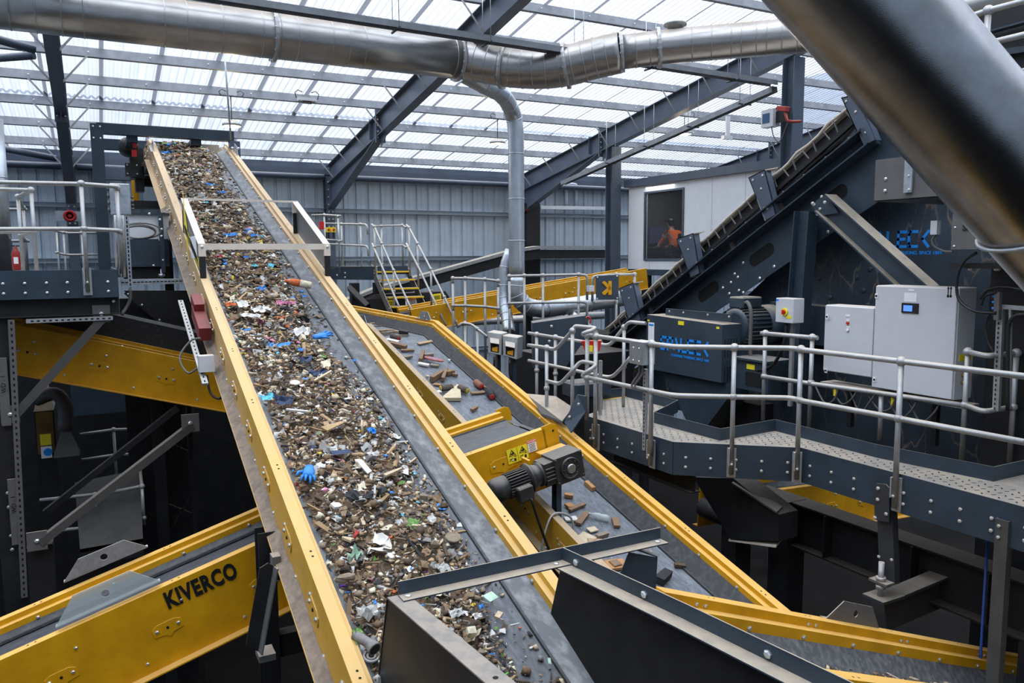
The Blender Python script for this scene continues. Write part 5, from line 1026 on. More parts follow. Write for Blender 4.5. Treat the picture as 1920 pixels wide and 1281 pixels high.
# upper right: grey edge plate, grey box, tower, pipes
t = thing('upper_walkway_edge', 'grey bolted edge plate of an upper walkway above the inclined struts', 'walkway', (7.4, 5.3, .55)); k = MB(); q = pX(1642, 300, 7.4), pX(1790, 288, 7.4), pX(1790, 366, 7.4), pX(1644, 374, 7.4)
y0, y1, z0, z1 = q[0].y, q[1].y, .56, .985; k.box((7.4, y1-.6, z0), (7.415, y0, z1)); [k.bolt(pX(x, y, 7.4), -X_, .02) for x, y in ((1661, 336), (1660, 358), (1745, 338))]; k.build('edge_plate', [GREY, BOLT], t)
MB().box((7.42, y1-.6, z0-.01), (8.8, y0, z0+.02)).build('deck', DARK, t); k = MB(); a, b = pX(1704, 292, 7.38), pX(1704, 361, 7.38); k.obox((a+b)/2, X_*.012, Y_*.045, Z_*(a.z-b.z)/2); k.bolt(pX(1704, 356, 7.37), -X_, .016); k.bolt(pX(1704, 330, 7.37), -X_, .014); k.build('rail_bracket', [GALV, BOLTD], t)
t = thing('grey_junction_housing', 'grey flat housing with a black word on it, half behind the large round pipe', 'housing', (7.4, 4.3, .03)); MB().box((7.4, 3.6, .035), (7.8, 4.79, .46)).build('body', GREY, t); text('Se', pX(1812, 427, 7.392), -Y_, Z_, .085, BLK, t, bold=.03); k = MB(); [k.bolt(pX(x, y, 7.4), -X_, .012) for x, y in ((1791, 427), (1789, 462))]; k.build('screws', BOLT, t)
k = MB(); k.box((8.2, 3.0, -7), (9.3, 4.86, -.12)); k.box((7.55, 3.0, -.15), (9.3, 4.9, -.1)); [k.bolt((7.6, y, -.15), -Z_, .03) for y in (4.7, 4.45, 4.2, 3.95)]
k.build('dark_tower', [DARK, BOLTD], label='dark machine tower to the right of the larger grey cabinet', cat='machine')
t = thing('cable_rack', 'galvanised cable rack with black cables at the right edge below the large pipe', 'rack', (7.8, 4.3, -1.9))
a, b = pX(1877, 575, 7.8), pX(1868, 770, 7.8); k = MB(); k.beam(a, b, .06, .04, X_); k.beam(pX(1895, 580, 7.8), pX(1893, 765, 7.8), .02, .03, X_)
for i in range(22): q = a.lerp(b, (i+.5)/22); k.obox(q-X_*.031, X_*.001, Y_*.006, Z_*.012, 1)
k.build('upright', [GALVD, HOLE], t); MB().beam(pX(1876, 575, 7.8), pX(1945, 580, 7.8), .05, .04).build('cross_arm', GALVD, t)
k = MB(); q0, q1 = pX(1872, 548, 7.75), pX(1870, 600, 7.75); k.beam(q0, q1, .05, .05, X_); [k.cyl(q0.lerp(q1, .15+.22*i), q0.lerp(q1, .15+.22*i)+Y_*.05-X_*.01, .012, 6, 1) for i in range(4)]; k.build('hose_block', [GREY, BLUE], t)
for l in ([(1925, 590), (1905, 592), (1893, 605), (1890, 640), (1889, 770)], [(1868, 586), (1855, 590), (1848, 610), (1852, 640), (1862, 660)], [(1868, 548), (1846, 556), (1840, 572)], [(1925, 545), (1880, 538), (1850, 545), (1838, 560)]):
    MB().tube(smooth_path([pX(x, y, 7.72) for x, y in l], 5), .018 if l[0][0] > 1900 else .012, 7).build('hose', BLK, t)
MB().tube(smooth_path([pX(1831, 474, 7.5), pX(1808, 490, 7.5), pX(1795, 520, 7.5), pX(1797, 560, 7.5), pX(1825, 583, 7.5), pX(1868, 588, 7.6)], 6), .014, 7).build('black_hose', BLK, label='black hose hanging in an arc across the side of the larger cabinet', cat='hose')
MB().tube(smooth_path([pX(1755, 440, 7.6), pX(1748, 450, 7.6), pX(1752, 462, 7.6), pX(1770, 471, 7.6), pX(1786, 472, 7.5)], 5), .012, 7).build('grey_cable', CABLE, label='short grey cable from the small switch to the grey housing', cat='cable')
c = pX(1754, 427, 7.6); MB().box((c.x-.03, c.y-.035, c.z-.07), (c.x+.03, c.y+.035, c.z+.07)).build('small_switch', CAB, label='small upright grey switch right of the blue lettering', cat='switch')
guardrail('upper guardrail at the top right corner, beyond the large round pipe', [pD(1788, 42, 7.2), pD(1852, 20, 7.0), pD(2130, -52, 6.1)], [(pD(1853, 20, 7.0), pD(1848, 150, 7).z)], mids=[pD(1826, 88, 7.2), pD(1850, 82, 7.0), pD(2130, 15, 6.1)], mid=.31, extra=([pD(1860, 148, 7.3), pD(2130, 82, 6.2)], [pD(1880, 186, 7.3), pD(2130, 152, 6.2)]), group='upper guardrails', r=.028)
t = thing('upper_machine', 'dark machine housing behind the top right guardrail', 'machine', (9, 4, .9)); k = MB(); k.plate([pX(1832, 38, 8.6), pX(2000, -20, 8.6), pX(2000, 420, 8.6), pX(1900, 380, 8.6), pX(1840, 215, 8.6), pX(1838, 76, 8.6), pX(1820, 70, 8.6)], X_*.1); k.build('housing', DARK, t)
k = MB(); k.plate([pX(1836, 98, 8.5), pX(1960, 80, 8.5), pX(1960, 92, 8.5), pX(1873, 104, 8.5), pX(1870, 122, 8.5), pX(1845, 130, 8.5), pX(1836, 112, 8.5)], X_*.08); k.beam(pX(1820, 70, 8.5), pX(1960, 32, 8.5), .1, .02); k.build('ledge', NAVYD, t); k = MB(); k.plate([pX(1893, 180, 8.4), pX(1900, 158, 8.4), pX(1910, 155, 8.4), pX(1909, 200, 8.4)], X_*.05); k.build('bracket', NAVYD, t)
# red camera and display box on the nearer hall column
c = pX(1447, 222, 12.75); t = thing('display_box', 'small grey box with a blue window on the column under the red camera', 'box', c-Z_*.2); k = MB(); k.box((c.x-.1, c.y-.13, c.z-.18), (c.x+.1, c.y+.2, c.z+.18)); k.build('body', CAB, t); MB().box((c.x-.106, c.y-.04, c.z-.1), (c.x-.1, c.y+.16, c.z+.1)).build('window', mat('dark_blue_glass', (.03, .08, .16), .2), t); MB().box((c.x-.02, c.y-.5, c.z-.12), (c.x+.02, c.y-.13, c.z+.12)).build('bracket', DARK, t)
MB().tube(smooth_path([c+V((0, 0, -.18)), c+V((0, -.08, -.4)), c+V((0, -.25, -.5)), c+V((.05, -.4, -.1))], 4), .012, 6).build('cable', CABLE, t)
c = pX(1468, 204, 12.6); t = thing('camera', 'red camera on an arm fixed to the column below the overhead duct', 'camera', c-Z_*.3); MB().obox(c, V((.0, .13, .03)), V((.055, 0, 0)), V((0, -.01, .05))).build('body', mat('weathered_red', (.3, .03, .025), .5, dust=.6), t, bevel=.01); k = MB(); k.lathe(c+V((0, .13, .03)), Y_, [(0,.035),(.03,.035)], 12); k.build('lens', BLK, t); k = MB(); k.tube([c+V((0, -.06, -.08)), c+V((.02, -.1, -.25)), c+V((.08, -.2, -.28)), c+V((.2, -.3, -.28))], .03, 8); k.build('arm', bpy.data.materials['weathered_red'], t)
# ---- under the right platform
t = thing('support_post', 'adjustable support post with a threaded foot under the right platform edge', 'post', pX(1652, 1120, 6.72)); a = pX(1653, 905, 6.72); b = pX(1656, 1092, 6.72)
k = MB(); k.plate([pX(x, y, 6.73) for x, y in ((1638, 915), (1643, 907), (1660, 908), (1667, 915), (1667, 980), (1640, 975))], X_*.015); [k.bolt(pX(x, y, 6.73), -X_, .02) for x, y in ((1647, 916), (1646, 937), (1641, 971), (1662, 964))]; k.build('top_bracket', [SLATE, BOLTD], t)
k = MB(); k.chan(pX(1657, 930, 6.78), V((6.78, b.y, b.z)), .08, .17, .012, Y_); [k.bolt(pX(x, y, 6.72), -X_, .016) for x, y in ((1648, 1044), (1672, 1050))]; k.build('upright', [SLATE, BOLTD], t)
k = MB(); c = V((6.76, b.y+.02, b.z)); k.obox(c, X_*.1, Y_*.1, Z_*.012); k.cyl(c+Z_*.2-X_*.05, c-Z_*.16-X_*.05, .028, 12, 1); k.cyl(c+Z_*.012-X_*.05, c+Z_*.05-X_*.05, .05, 6, 1); k.cyl(c-Z_*.07-X_*.05, c-Z_*.03-X_*.05, .05, 6, 1); k.build('threaded_foot', [GREY, GALVD], t)
k = MB(); f = c-Z_*.16; k.obox(f, X_*.16, Y_*.12, Z_*.015); k.beam(f+V((.05, 0, -.02)), f+V((1.2, -.15, .18)), .2, .03, Z_, 0); k.beam(f+V((.05, 0, -.2)), f+V((1.2, -.15, 0)), .02, .36, Z_, 0); k.build('bracket_arm', SLATE, t)
p = pX(1879, 975, 6.74); k = MB(); k.chan(p, V((p.x, p.y, -7)), .08, .11, .01, Y_); [k.bolt(p+V((-.005, .02, -.06-.1*i)), -X_, .016) for i in range(2)]; k.build('platform_leg', [BR, BOLTD], label='slender grey leg under the right end of the right platform', cat='leg')
t = thing('floor_beam', 'big dark beam running under the right platform behind the adjustable post', 'beam', (7.4, 5, -3.9)); p, q = pX(1455, 975, 7.5), pX(1700, 1075, 7.5); k = MB(); k.ibeam(V((7.5, p.y+.3, -3.28)), V((7.5, 3.2, -3.28)), .3, .55, .02, .012); k.build('beam', DARK, t); 
for y in (6.1, 5.0, 4.2): MB().obox((7.4, y, -3.28), X_*.07, Y_*.008, Z_*.25).build('stiffener', DARK, t)
k = MB(); k.box((7.35, 3.6, -7), (7.6, 3.9, -3.55)); k.build('leg', DARK, t); MB().box((7.3, 6.6, -7), (7.6, 6.9, -3.0)).build('leg', DARK, t)
t = thing('column_base', 'dark flared column with dusty gusset plates under the right platform', 'column', (6.9, 7.2, -7)); k = MB(); k.plate([pX(1300, 895, 6.6), pX(1375, 897, 6.6), pX(1460, 965, 6.6), pX(1460, 1015, 6.6), pX(1370, 1012, 6.6)], X_*.3); k.build('web', DARK, t); k = MB(); a, b, c, d = pX(1366, 1012, 6.6), pX(1398, 1002, 6.8), pX(1455, 1024, 6.6), pX(1448, 1030, 6.5); k.plate([a, c, c+V((.35, .2, 0)), a+V((.35, .2, 0))], Z_*-.02); k.build('lower_gusset', TAN, t); k = MB(); a, c = pX(1372, 905, 6.55), pX(1456, 960, 6.55); k.plate([a, c, c+V((.2, .1, 0)), a+V((.2, .1, 0))], Z_*-.02); k.build('upper_gusset', BR, t)
MB().box((6.75, 6.9, -7), (7.0, 7.15, -3.2)).build('leg', DARK, t)
k = MB(); k.tube([V((7.2, 4.15, -2.3)), V((7.2, 4.15, -7))], .013, 8); k.build('blue_pipe', mat('dark_blue_pipe', (.008, .04, .2), .5), label='thin blue pipe dropping behind the adjustable post', cat='pipe')
# ================================================================ far side: cabin with its operator, stairs, mid-height rails
XC = 13.32; t = thing('control_cabin', 'white panelled control cabin with one dark-framed window', 'cabin', (14.6, 15, -.4))
y0, y1, z0, z1 = 11.6, 18.05, -.39, 1.86; w0, w1, v0, v1 = 15.76, 17.28, -.1, 1.64; XB = 16.2
k = MB(); k.box((XC, y0, z0), (XC+.06, w0, z1)).box((XC, w1, z0), (XC+.06, y1, z1)).box((XC, w0, z0), (XC+.06, w1, v0)).box((XC, w0, v1), (XC+.06, w1, z1))
for y in (12.4, 13.6, 14.7, 15.9, 17.1): k.box((XC-.001, y-.004, z0), (XC, y+.004, z1 if not (w0 < y < w1) else v0), 1)
k.build('front_wall', [WHITE, GREY], t)
MB().box((XB, y0, z0), (XB+.06, y1, z1)).build('rear_wall', mat('brown_mottled_board', (.05, .04, .037), .7, col2=(.014, .012, .012), nscale=9), t); MB().box((XC+.06, y1-.06, z0), (XB, y1, z1)).build('end_wall', GREY, t); MB().box((XC, y0, z0), (XB, y0+.06, z1)).build('end_wall', WHITE, t)
MB().box((XC-.1, y0-.1, z1), (XB+.1, y1+.1, z1+.2)).build('roof', STRUCT, t); MB().box((XC, y0, z0-.16), (XB, y1, z0)).build('floor_frame', NAVY, t)
f = MB(); f.box((XC-.03, w0-.05, v0-.05), (XC+.02, w1+.05, v0)).box((XC-.03, w0-.05, v1), (XC+.02, w1+.05, v1+.05)).box((XC-.03, w0-.05, v0), (XC+.02, w0, v1)).box((XC-.03, w1, v0), (XC+.02, w1+.05, v1)); wf = f.build('window_frame', STRUCT, t)
MB().box((XC, w0, v0), (XC+.008, w1, v1)).build('window_pane', GLASS, wf)
for yy, xx in ((12.5, 13.6), (17.6, 13.6), (12.5, 15.9), (17.6, 15.9)): MB().box((xx, yy, -7), (xx+.2, yy+.2, z0-.16)).build('leg', DARK, t)
li = bpy.data.lights.new('cabin_fill_light', 'AREA'); li.energy = 11; li.size = 1.2; lo = bpy.data.objects.new('cabin_fill_light', li); C.objects.link(lo); place(lo, (13.75, 16.7, z1-.05), t)  # added unseen lamp, brightens the operator behind the window
# desk and monitor inside
k = MB(); k.box((13.6, 17.3, .18), (14.9, 17.95, .22)); k.build('desk', GREY, label='grey desk behind the cabin window', cat='desk')
for x in (13.65, 14.8): MB().box((x, 17.85, z0), (x+.05, 17.9, .18)).build('desk_leg', DARK, bpy.data.objects['desk'])
m = thing('monitor', 'dim bluish monitor on the desk behind the cabin window', 'monitor', (14.2, 17.75, .22)); MB().box((13.8, 17.72, .32), (14.4, 17.76, .78)).build('screen', mat('dim_screen', (.1, .1, .2), .35), m); MB().box((14.05, 17.74, .22), (14.15, 17.8, .4)).build('stand', BLK, m)
# operator, seated, leaning to the desk
def skin_mesh(name, joints, edges, m, parent, sub=2, root=0):
    me = bpy.data.meshes.new(name); o = V(joints[root][0]); me.from_pydata([V(j[0])-o for j in joints], edges, []); me.materials.append(m)
    ob = bpy.data.objects.new(name, me); C.objects.link(ob); place(ob, o, parent)
    sk = ob.modifiers.new('skin', 'SKIN'); me.skin_vertices or None
    for i, j in enumerate(joints): me.skin_vertices[0].data[i].radius = j[1] if isinstance(j[1], tuple) else (j[1], j[1]); me.skin_vertices[0].data[i].use_root = (i == root)
    sb = ob.modifiers.new('sub', 'SUBSURF'); sb.levels = sub; sb.render_levels = sub; return ob
px_, py_ = 13.95, 16.72
def J(dx, dy, dz, r): return ((px_+dx, py_+dy, z0+dz), r)
jj = [J(0,0,.52,.15), J(0,.06,.72,.14), J(0,.15,.92,.15), J(0,.2,1.02,.075), J(0,.25,1.1,.06), J(0,.28,1.18,.085), J(0,.29,1.27,.09), J(0,.29,1.33,.06),
      J(-.2,.17,.98,.06), J(-.26,.32,.75,.045), J(-.16,.56,.63,.034), J(-.14,.62,.62,.03), J(.2,.17,.98,.06), J(.26,.32,.75,.045), J(.16,.54,.63,.034), J(.14,.6,.62,.03),
      J(-.1,.05,.5,.095), J(-.13,.45,.5,.07), J(-.13,.5,.1,.048), J(-.13,.6,.05,.04), J(.1,.05,.5,.095), J(.13,.45,.5,.07), J(.13,.5,.1,.048), J(.13,.6,.05,.04)]
ee = [(0,1),(1,2),(2,3),(3,4),(4,5),(5,6),(6,7),(2,8),(8,9),(9,10),(10,11),(2,12),(12,13),(13,14),(14,15),(0,16),(16,17),(17,18),(18,19),(0,20),(20,21),(21,22),(22,23)]
pn = thing('person', 'person in orange hi-vis jacket and dark cap leaning to a desk inside the cabin', 'person', (px_, py_, z0))
for s, base in ((-1, 11), (1, 15)):
    b = jj[base][0]
    for i in range(4):
        n0 = len(jj); oy = -.03+.02*i; ln = (.075, .085, .08, .062)[i]
        jj += [((b[0]+oy*1., b[1]+.045, b[2]), .009), ((b[0]+oy*1.1, b[1]+.045+ln*.5, b[2]-.004), .0085), ((b[0]+oy*1.1, b[1]+.04+ln*.95, b[2]-.022), .0075)]; ee += [(base, n0), (n0, n0+1), (n0+1, n0+2)]
    n0 = len(jj); jj += [((b[0]-s*.045, b[1]+.015, b[2]), .011), ((b[0]-s*.06, b[1]+.05, b[2]-.01), .009)]; ee += [(base, n0), (n0, n0+1)]
body = skin_mesh('body', jj, ee, SKIN, pn)
hv = MB(); hc = V((px_, py_+.285, z0+1.24))
face = MB(); face.ball(hc+V((0, .1, -.02)), .018, 0, 8, 5, (.7, 1.2, 1)); face.build('nose', SKIN, body)
for s in (-1, 1):
    MB().ball(hc+V((s*.033, .085, .015)), .012, 0, 8, 5).build('eye', SIGNW, body); MB().ball(hc+V((s*.09, .0, -.01)), .025, 0, 8, 5, (.35, .7, 1.1)).build('ear', SKIN, body)
MB().ball(hc+V((0, .082, -.06)), .022, 0, 8, 4, (1.1, .3, .25)).build('mouth', mat('lips', (.4, .16, .13), .6), body)
k = MB(); k.ball(hc+V((0, -.005, .055)), .112, 0, 14, 8, (.95, 1.05, .75)); k.plate([hc+V((-.07, .07, .075)), hc+V((.07, .07, .075)), hc+V((.05, .19, .05)), hc+V((-.05, .19, .05))], Z_*.008); k.build('cap', BLK, pn)
MB().ball(hc+V((0, -.03, .0)), .1, 0, 12, 8, (.96, .9, 1.0)).build('hair', mat('dark_hair', (.02, .015, .012), .7), pn)
jk = [(jj[i][0], jj[i][1]*k_) for i, k_ in ((0,1.12),(1,1.18),(2,1.16),(3,1.12))]+[(jj[i][0], jj[i][1]*1.35) for i in (8,9,10,12,13,14)]
skin_mesh('hi_vis_jacket', jk, [(0,1),(1,2),(2,3),(2,4),(4,5),(5,6),(2,7),(7,8),(8,9)], ORANGE, pn)
tr = [(jj[i][0], jj[i][1]*1.15) for i in (0,16,17,18,20,21,22)]; skin_mesh('trousers', tr, [(0,1),(1,2),(2,3),(0,4),(4,5),(5,6)], BLK, pn)
for s, ia, ib, f in ((-1, 8, 9, .45), (-1, 9, 10, .3), (-1, 9, 10, .72), (1, 8, 9, .45), (1, 9, 10, .3)):
    a, b = V(jj[ia][0]), V(jj[ib][0]); d = (b-a).normalized(); c = a.lerp(b, f); r = (jj[ia][1]*(1-f)+jj[ib][1]*f)*1.4+.004; MB().lathe(c-d*.025, d, [(0, r), (.05, r*.98)], 14).build('reflective_band', REFL, pn)
ch = thing('office_chair', 'dark office chair under the seated person in the cabin', 'chair', (px_, py_, z0)); k = MB(); k.box((px_-.23, py_-.22, z0+.34), (px_+.23, py_+.25, z0+.4)); k.build('seat', BLK, ch, bevel=.02); MB().box((px_-.2, py_-.3, z0+.5), (px_+.2, py_-.25, z0+.95)).build('backrest', BLK, ch, bevel=.02); MB().cyl((px_, py_, z0), (px_, py_, z0+.34), .04, 10).build('pedestal', BLK, ch); MB().beam((px_, py_-.28, z0+.36), (px_, py_-.28, z0+.55), .06, .02, Y_).build('back_stem', BLK, ch)
# ---- stairs and their platform
t = thing('staircase', 'open steel staircase with yellow-edged treads beside the main conveyor', 'stairs', pD(760, 590, 17.6))
tl = [(706, 509, 767, 508), (713, 524.5, 775, 523.5), (720, 541, 782, 540), (728, 557.5, 790, 556), (735, 575, 798, 573.5)]; T = []
for i, (a, b, c, d) in enumerate(tl):
    dp = 18.9-i*.24; p = pD(a, b, dp); q = p+X_*.88; T.append((p, q)); k = MB(); k.box((p.x, p.y-.0, p.z-.03), (q.x, p.y+.26, p.z)); k.box((p.x, p.y-.012, p.z-.034), (q.x, p.y+.03, p.z+.003), 1); k.build('tread', [TREAD, YLW2], t)
for s in (0, 1):
    a, b = T[0][s], T[-1][s]; d = (b-a)/4; k = MB(); k.plate([a-d*.55+Y_*.2+Z_*.06, b+d*1.6+Y_*.2+Z_*.06, b+d*1.6+Y_*.2-Z_*.2, a-d*.55+Y_*.2-Z_*.2], X_*(.012 if s else -.012)); [k.bolt(x[s]+V((.014 if s else -.014, .12, -.05)), X_*(1 if s else -1), .018) for x in T]; k.build('stringer', [GREY, BOLTD], t)
def zz(l, d0, d1): return [pD(x, y, d0+(d1-d0)*i/(len(l)-1)) for i, (x, y) in enumerate(l)]
lt = zz([(697, 421), (702, 425), (716, 457), (738, 507), (762, 560), (778, 594)], 18.95, 17.55); lm = zz([(698, 457), (704, 472), (718, 504), (739, 554), (754, 588)], 18.9, 17.75)
rt2 = zz([(762, 422), (767, 427), (783, 457), (808, 505), (833, 557), (859, 614)], 18.6, 17.0); rm = zz([(762, 457), (769, 471), (785, 502), (808, 551), (836, 610)], 18.55, 17.1)
guardrail('left handrail of the yellow-edged staircase', lt, [(lt[1], T[0][0].z-.1), (lt[2], T[1][0].z-.15), (lt[3], T[3][0].z-.2), (lt[4], T[4][0].z-.4)], mids=lm, mid=.48, group='staircase handrails', r=.024)
guardrail('right handrail of the yellow-edged staircase', rt2, [(rt2[1], T[0][1].z-.1), (rt2[2], T[1][1].z-.15), (rt2[3], T[3][1].z-.2), (rt2[4], T[4][1].z-.4)], mids=rm, mid=.48, group='staircase handrails', r=.024)
t = thing('access_platform', 'small navy platform at the top of the staircase behind the hood frame', 'platform', pD(665, 530, 19.3)); a, b = pD(590, 500, 20.3), pD(704, 499.5, 19.)
k = MB(); k.plate([a, b, b-Z_*.33, a-Z_*.33], Y_*.012); [k.bolt(pD(x, y, 19.2), -Y_, .022) for x, y in ((632, 516), (647, 512), (647, 520), (694, 510), (694, 519))]; k.build('edge_plate', [NAVY, BOLTD], t); MB().plate([a-Z_*.02, b-Z_*.02, b+V((1.1, 1.6, -.02)), a+V((1.1, 1.6, -.02))], Z_*-.03).build('deck', TREAD, t); q = b+V((.85, -.35, 0)); MB().plate([b+V((.05, 0, 0)), q+Y_*.4, q+Y_*.4-Z_*.2, b+V((.05, 0, -.2))], Y_*.012).build('back_plate', NAVY, t)
MB().beam(pD(655, 540, 19.2), pD(690, 575, 18.9), .12, .16, Y_).build('knee_brace', DARK, t); MB().box((5.6, 18.9, -7), (5.8, 19.1, -.65)).build('leg', DARK, t); MB().box((6.2, 18.9, -7), (6.4, 19.1, -.65)).build('leg', DARK, t)
guardrail('front guardrail of the staircase platform', [pD(600, 419, 20.2), pD(640, 420, 19.7), pD(688, 421, 19.1), pD(690, 440, 19.1)], [(pD(676, 420.5, 19.25), -.55), (pD(640, 420, 19.7), -.3)], mid=.52, group='staircase platform guardrails', r=.024)
guardrail('rear guardrail of the staircase platform', [pD(700, 424.5, 20.2), pD(755, 422.5, 19.7), pD(762, 427, 19.6)], [(pD(715, 424, 20.1), -.3), (pD(754, 422.5, 19.7), -.3)], mid=.5, group='staircase platform guardrails', r=.024)
guardrail('upper left guardrail of the staircase platform, above the two switches', [pD(585, 404, 19.4), pD(608, 403, 19.2), pD(640, 405, 18.9)], [(pD(608, 403, 19.2), -.4), (pD(634, 406, 18.95), -.4)], mid=.6, group='staircase platform guardrails', r=.024)
for px, lab in ((615.5, 'left'), (625, 'right')):
    c = pD(px, 431, 18.9); s = thing('isolator_switch', 'small yellow switch with a red knob behind the hood frame, %s of the pair' % lab, 'switch', c-Z_*.06, 'pair of small switches'); MB().box((c.x-.05, c.y-.04, c.z-.06), (c.x+.05, c.y+.04, c.z+.06)).build('box', SIGNY, s); k = MB(); k.lathe(c-Y_*.04, -Y_, [(0, .03), (.02, .03)], 10); k.build('knob', RED, s); MB().box((c.x-.02, c.y-.02, c.z-.2), (c.x+.02, c.y+.02, c.z-.06)).build('cable', BLK, s)
c = pD(603, 423, 19); k = MB(); k.box((c.x-.05, c.y-.05, c.z-.09), (c.x+.05, c.y+.05, c.z+.09)); k.build('red_call_box', RED, label='small red call box left of the pair of switches', cat='box')
# dark tail guard with yellow chevron strips below the stairs
t = thing('tail_guard', 'dark guard with yellow chevron strips below the staircase', 'guard', pD(770, 590, 19.2)); k = MB(); k.plate([pD(690, 562, 19.4), pD(706, 553, 19.4), pD(835, 546, 19.2), pD(842, 556, 19.2), pD(842, 600, 19.2), pD(690, 600, 19.4)], Y_*.4); k.build('body', DARK, t)
def sign(l, dp, m, nm, par, chev=0, lines=0, head=None):
    q = [pD(x, y, dp) for x, y in l]; k = MB(); k.plate(q, Y_*.01); 
    def at(u, v): return q[0].lerp(q[1], u).lerp(q[3].lerp(q[2], u), v)-Y_*.003
    for i in range(chev): u = (i+.2)/chev; w = .6/chev; k.plate([at(u, .3), at(u+w*.5, .75), at(u+w, .3), at(u+w*.5, .5)], Y_*-.003, 1)
    for i in range(lines): k.plate([at(.15, .3+.6*i/lines), at(.85, .3+.6*i/lines), at(.85, .36+.6*i/lines), at(.15, .36+.6*i/lines)], Y_*-.003, 1)
    if head: k.plate([at(0, 0), at(1, 0), at(1, .25), at(0, .25)], Y_*-.002, 2)
    return k.build(nm, [m, BLK, head or BLK], par)
sign([(754, 578), (787, 575), (783, 588), (752, 592)], 19.1, SIGNY, 'chevron_strip', t, 5); sign([(810, 571), (841, 567), (841, 577), (810, 582)], 19.0, SIGNY, 'chevron_strip', t, 5); sign([(811, 552), (827, 550), (828, 562), (811, 565)], 19.0, SIGNY, 'warning_sign', t, 0, 4); sign([(766, 561), (780, 559), (782, 570), (767, 573)], 19.1, SIGNW, 'warning_sign', t, 0, 3, mat('sign_orange', (.8, .2, .03), .5)); sign([(722, 563), (738, 562), (740, 577), (724, 579)], 19.2, SIGNY, 'warning_sign', t, 0, 3)
# ---- mid-height rails in front of the ducts
DZ = 15.8; fl = -2.3
gA = [pD(849, 522, DZ), pD(872, 522, DZ), pD(909, 524, DZ), pD(934, 527, DZ)]
guardrail('mid-height guardrail left of the vertical duct foot', [gA[0]-Z_*.1]+gA+[gA[3]-Z_*.12], [(gA[0], fl), (gA[1], fl), (gA[2], fl), (gA[3], fl)], group='mid-height guardrails', r=.027)
gB = [pD(955, 518, DZ), pD(983, 517, DZ), pD(1018, 516.5, DZ), pD(1085, 515, DZ), pD(1101, 516, DZ)]
guardrail('mid-height guardrail in front of the horizontal bright duct', [gB[0]-Z_*.1]+gB+[gB[4]-Z_*.5], [(gB[0], fl), (gB[1], fl), (gB[2], fl), (gB[3], fl)], group='mid-height guardrails', r=.027)
gC = [pD(1111, 518, DZ-.1), pD(1156, 515, DZ-.1), pD(1190, 514.5, DZ-.1)]
guardrail('mid-height railing gate with the navy logo plate', [gC[0]-Z_*.5]+gC, [(gC[1], fl), (gC[2], fl)], mids=[gC[0]-Z_*.5, gC[0]-Z_*.54+X_*.06, gC[1]-Z_*.52], group='mid-height guardrails', r=.027)
t = thing('logo_plate', 'navy plate with a cut-out yellow letter K hung on the railing gate', 'plate', pD(1138, 562, DZ-.3)); q = [pD(1117, 518, DZ-.2), pD(1160, 516, DZ-.2), pD(1160, 562, DZ-.2), pD(1118, 562, DZ-.2)]; k = MB(); k.plate(q, Y_*.01); [k.bolt(pD(x, y, DZ-.21), -Y_, .016) for x, y in ((1120, 520), (1157, 518), (1157, 559), (1120, 560))]; k.build('plate', [NAVY, BOLT], t)
k = MB(); [k.plate([pD(x, y, DZ-.23) for x, y in l], Y_*.01) for l in ([(1141, 527), (1147, 527), (1147, 553), (1141, 553)], [(1129, 530), (1134, 527), (1147, 540), (1144, 546)], [(1129, 549), (1131, 553), (1135, 553), (1146, 541), (1143, 537)])]; k.build('letter', YEL, t)
c = pD(1107, 541, DZ-.2); MB().box((c.x-.06, c.y-.05, c.z-.06), (c.x+.06, c.y+.05, c.z+.06)).build('gate_latch', CAB, label='small grey latch box between the mid-height railing and its gate', cat='latch')
for i, (x, y, z) in enumerate(((1072, 604, 13.5), (1098, 597, 13.2))):
    MB().tube(smooth_path([pD(x, y, z), pD(x+5, y-3, z), pD(x+9, y+2, z), pD(x+8, y+10, z)], 4), .012, 6).build('red_wire', RED, label='loose red wire sticking up beside the rails, %s of two' % ('left' if i == 0 else 'right'), cat='wire')
guardrail('low guardrail beside the pair of galvanised boxes', [pD(860, 612, 14.6), pD(866, 606, 14.6), pD(884, 608, 14.5), pD(895, 617, 14.4), pD(914, 632, 14.2)], [(pD(872, 606, 14.6), -3), (pD(895, 617, 14.4), -3)], group='mid-height guardrails', r=.024)
for i, (l, lab) in enumerate((([(914, 622), (941, 626), (940, 667), (915, 662)], 'left galvanised electrical box with a hooded opening, below the ducts'), ([(942, 629), (971, 633), (969, 675), (943, 667)], 'right galvanised electrical box with a hooded opening, below the ducts'))):
    q = [pD(x, y, 12.6) for x, y in l]; c = sum(q, V())/4; t = thing('electrical_box', lab, 'box', c-Z_*.2, 'pair of galvanised electrical boxes'); k = MB(); k.plate(q, V((.22, .22, 0))); k.build('body', GALVD, t, bevel=.01)
    def at(u, v): return q[0].lerp(q[1], u).lerp(q[3].lerp(q[2], u), v)
    k = MB(); k.plate([at(.2, .3), at(.8, .3), at(.8, .9), at(.2, .9)], Y_*-.006); o = k.build('opening', HOLE, t); k = MB(); k.plate([at(.18, .28), at(.82, .28), at(.82, .48)+V((-.04, -.08, 0)), at(.18, .48)+V((-.04, -.08, 0))], Z_*.008); k.build('hood', GALVD, t); k = MB(); k.plate([at(.3, .72), at(.7, .62), at(.7, .86), at(.3, .86)], Y_*-.009); k.build('yellow_label', YEL, t)
    MB().box((c.x+.1, c.y+.1, -3.2), (c.x+.16, c.y+.16, c.z-.15)).build('post', NAVY, t)
    MB().tube(smooth_path([c+V((0, .02, -.22)), c+V((.02, .02, -.5)), c+V((.2, .0, -.75)), c+V((.6, -.2, -.9))], 4), .02, 7).build('cable', BLK, t)
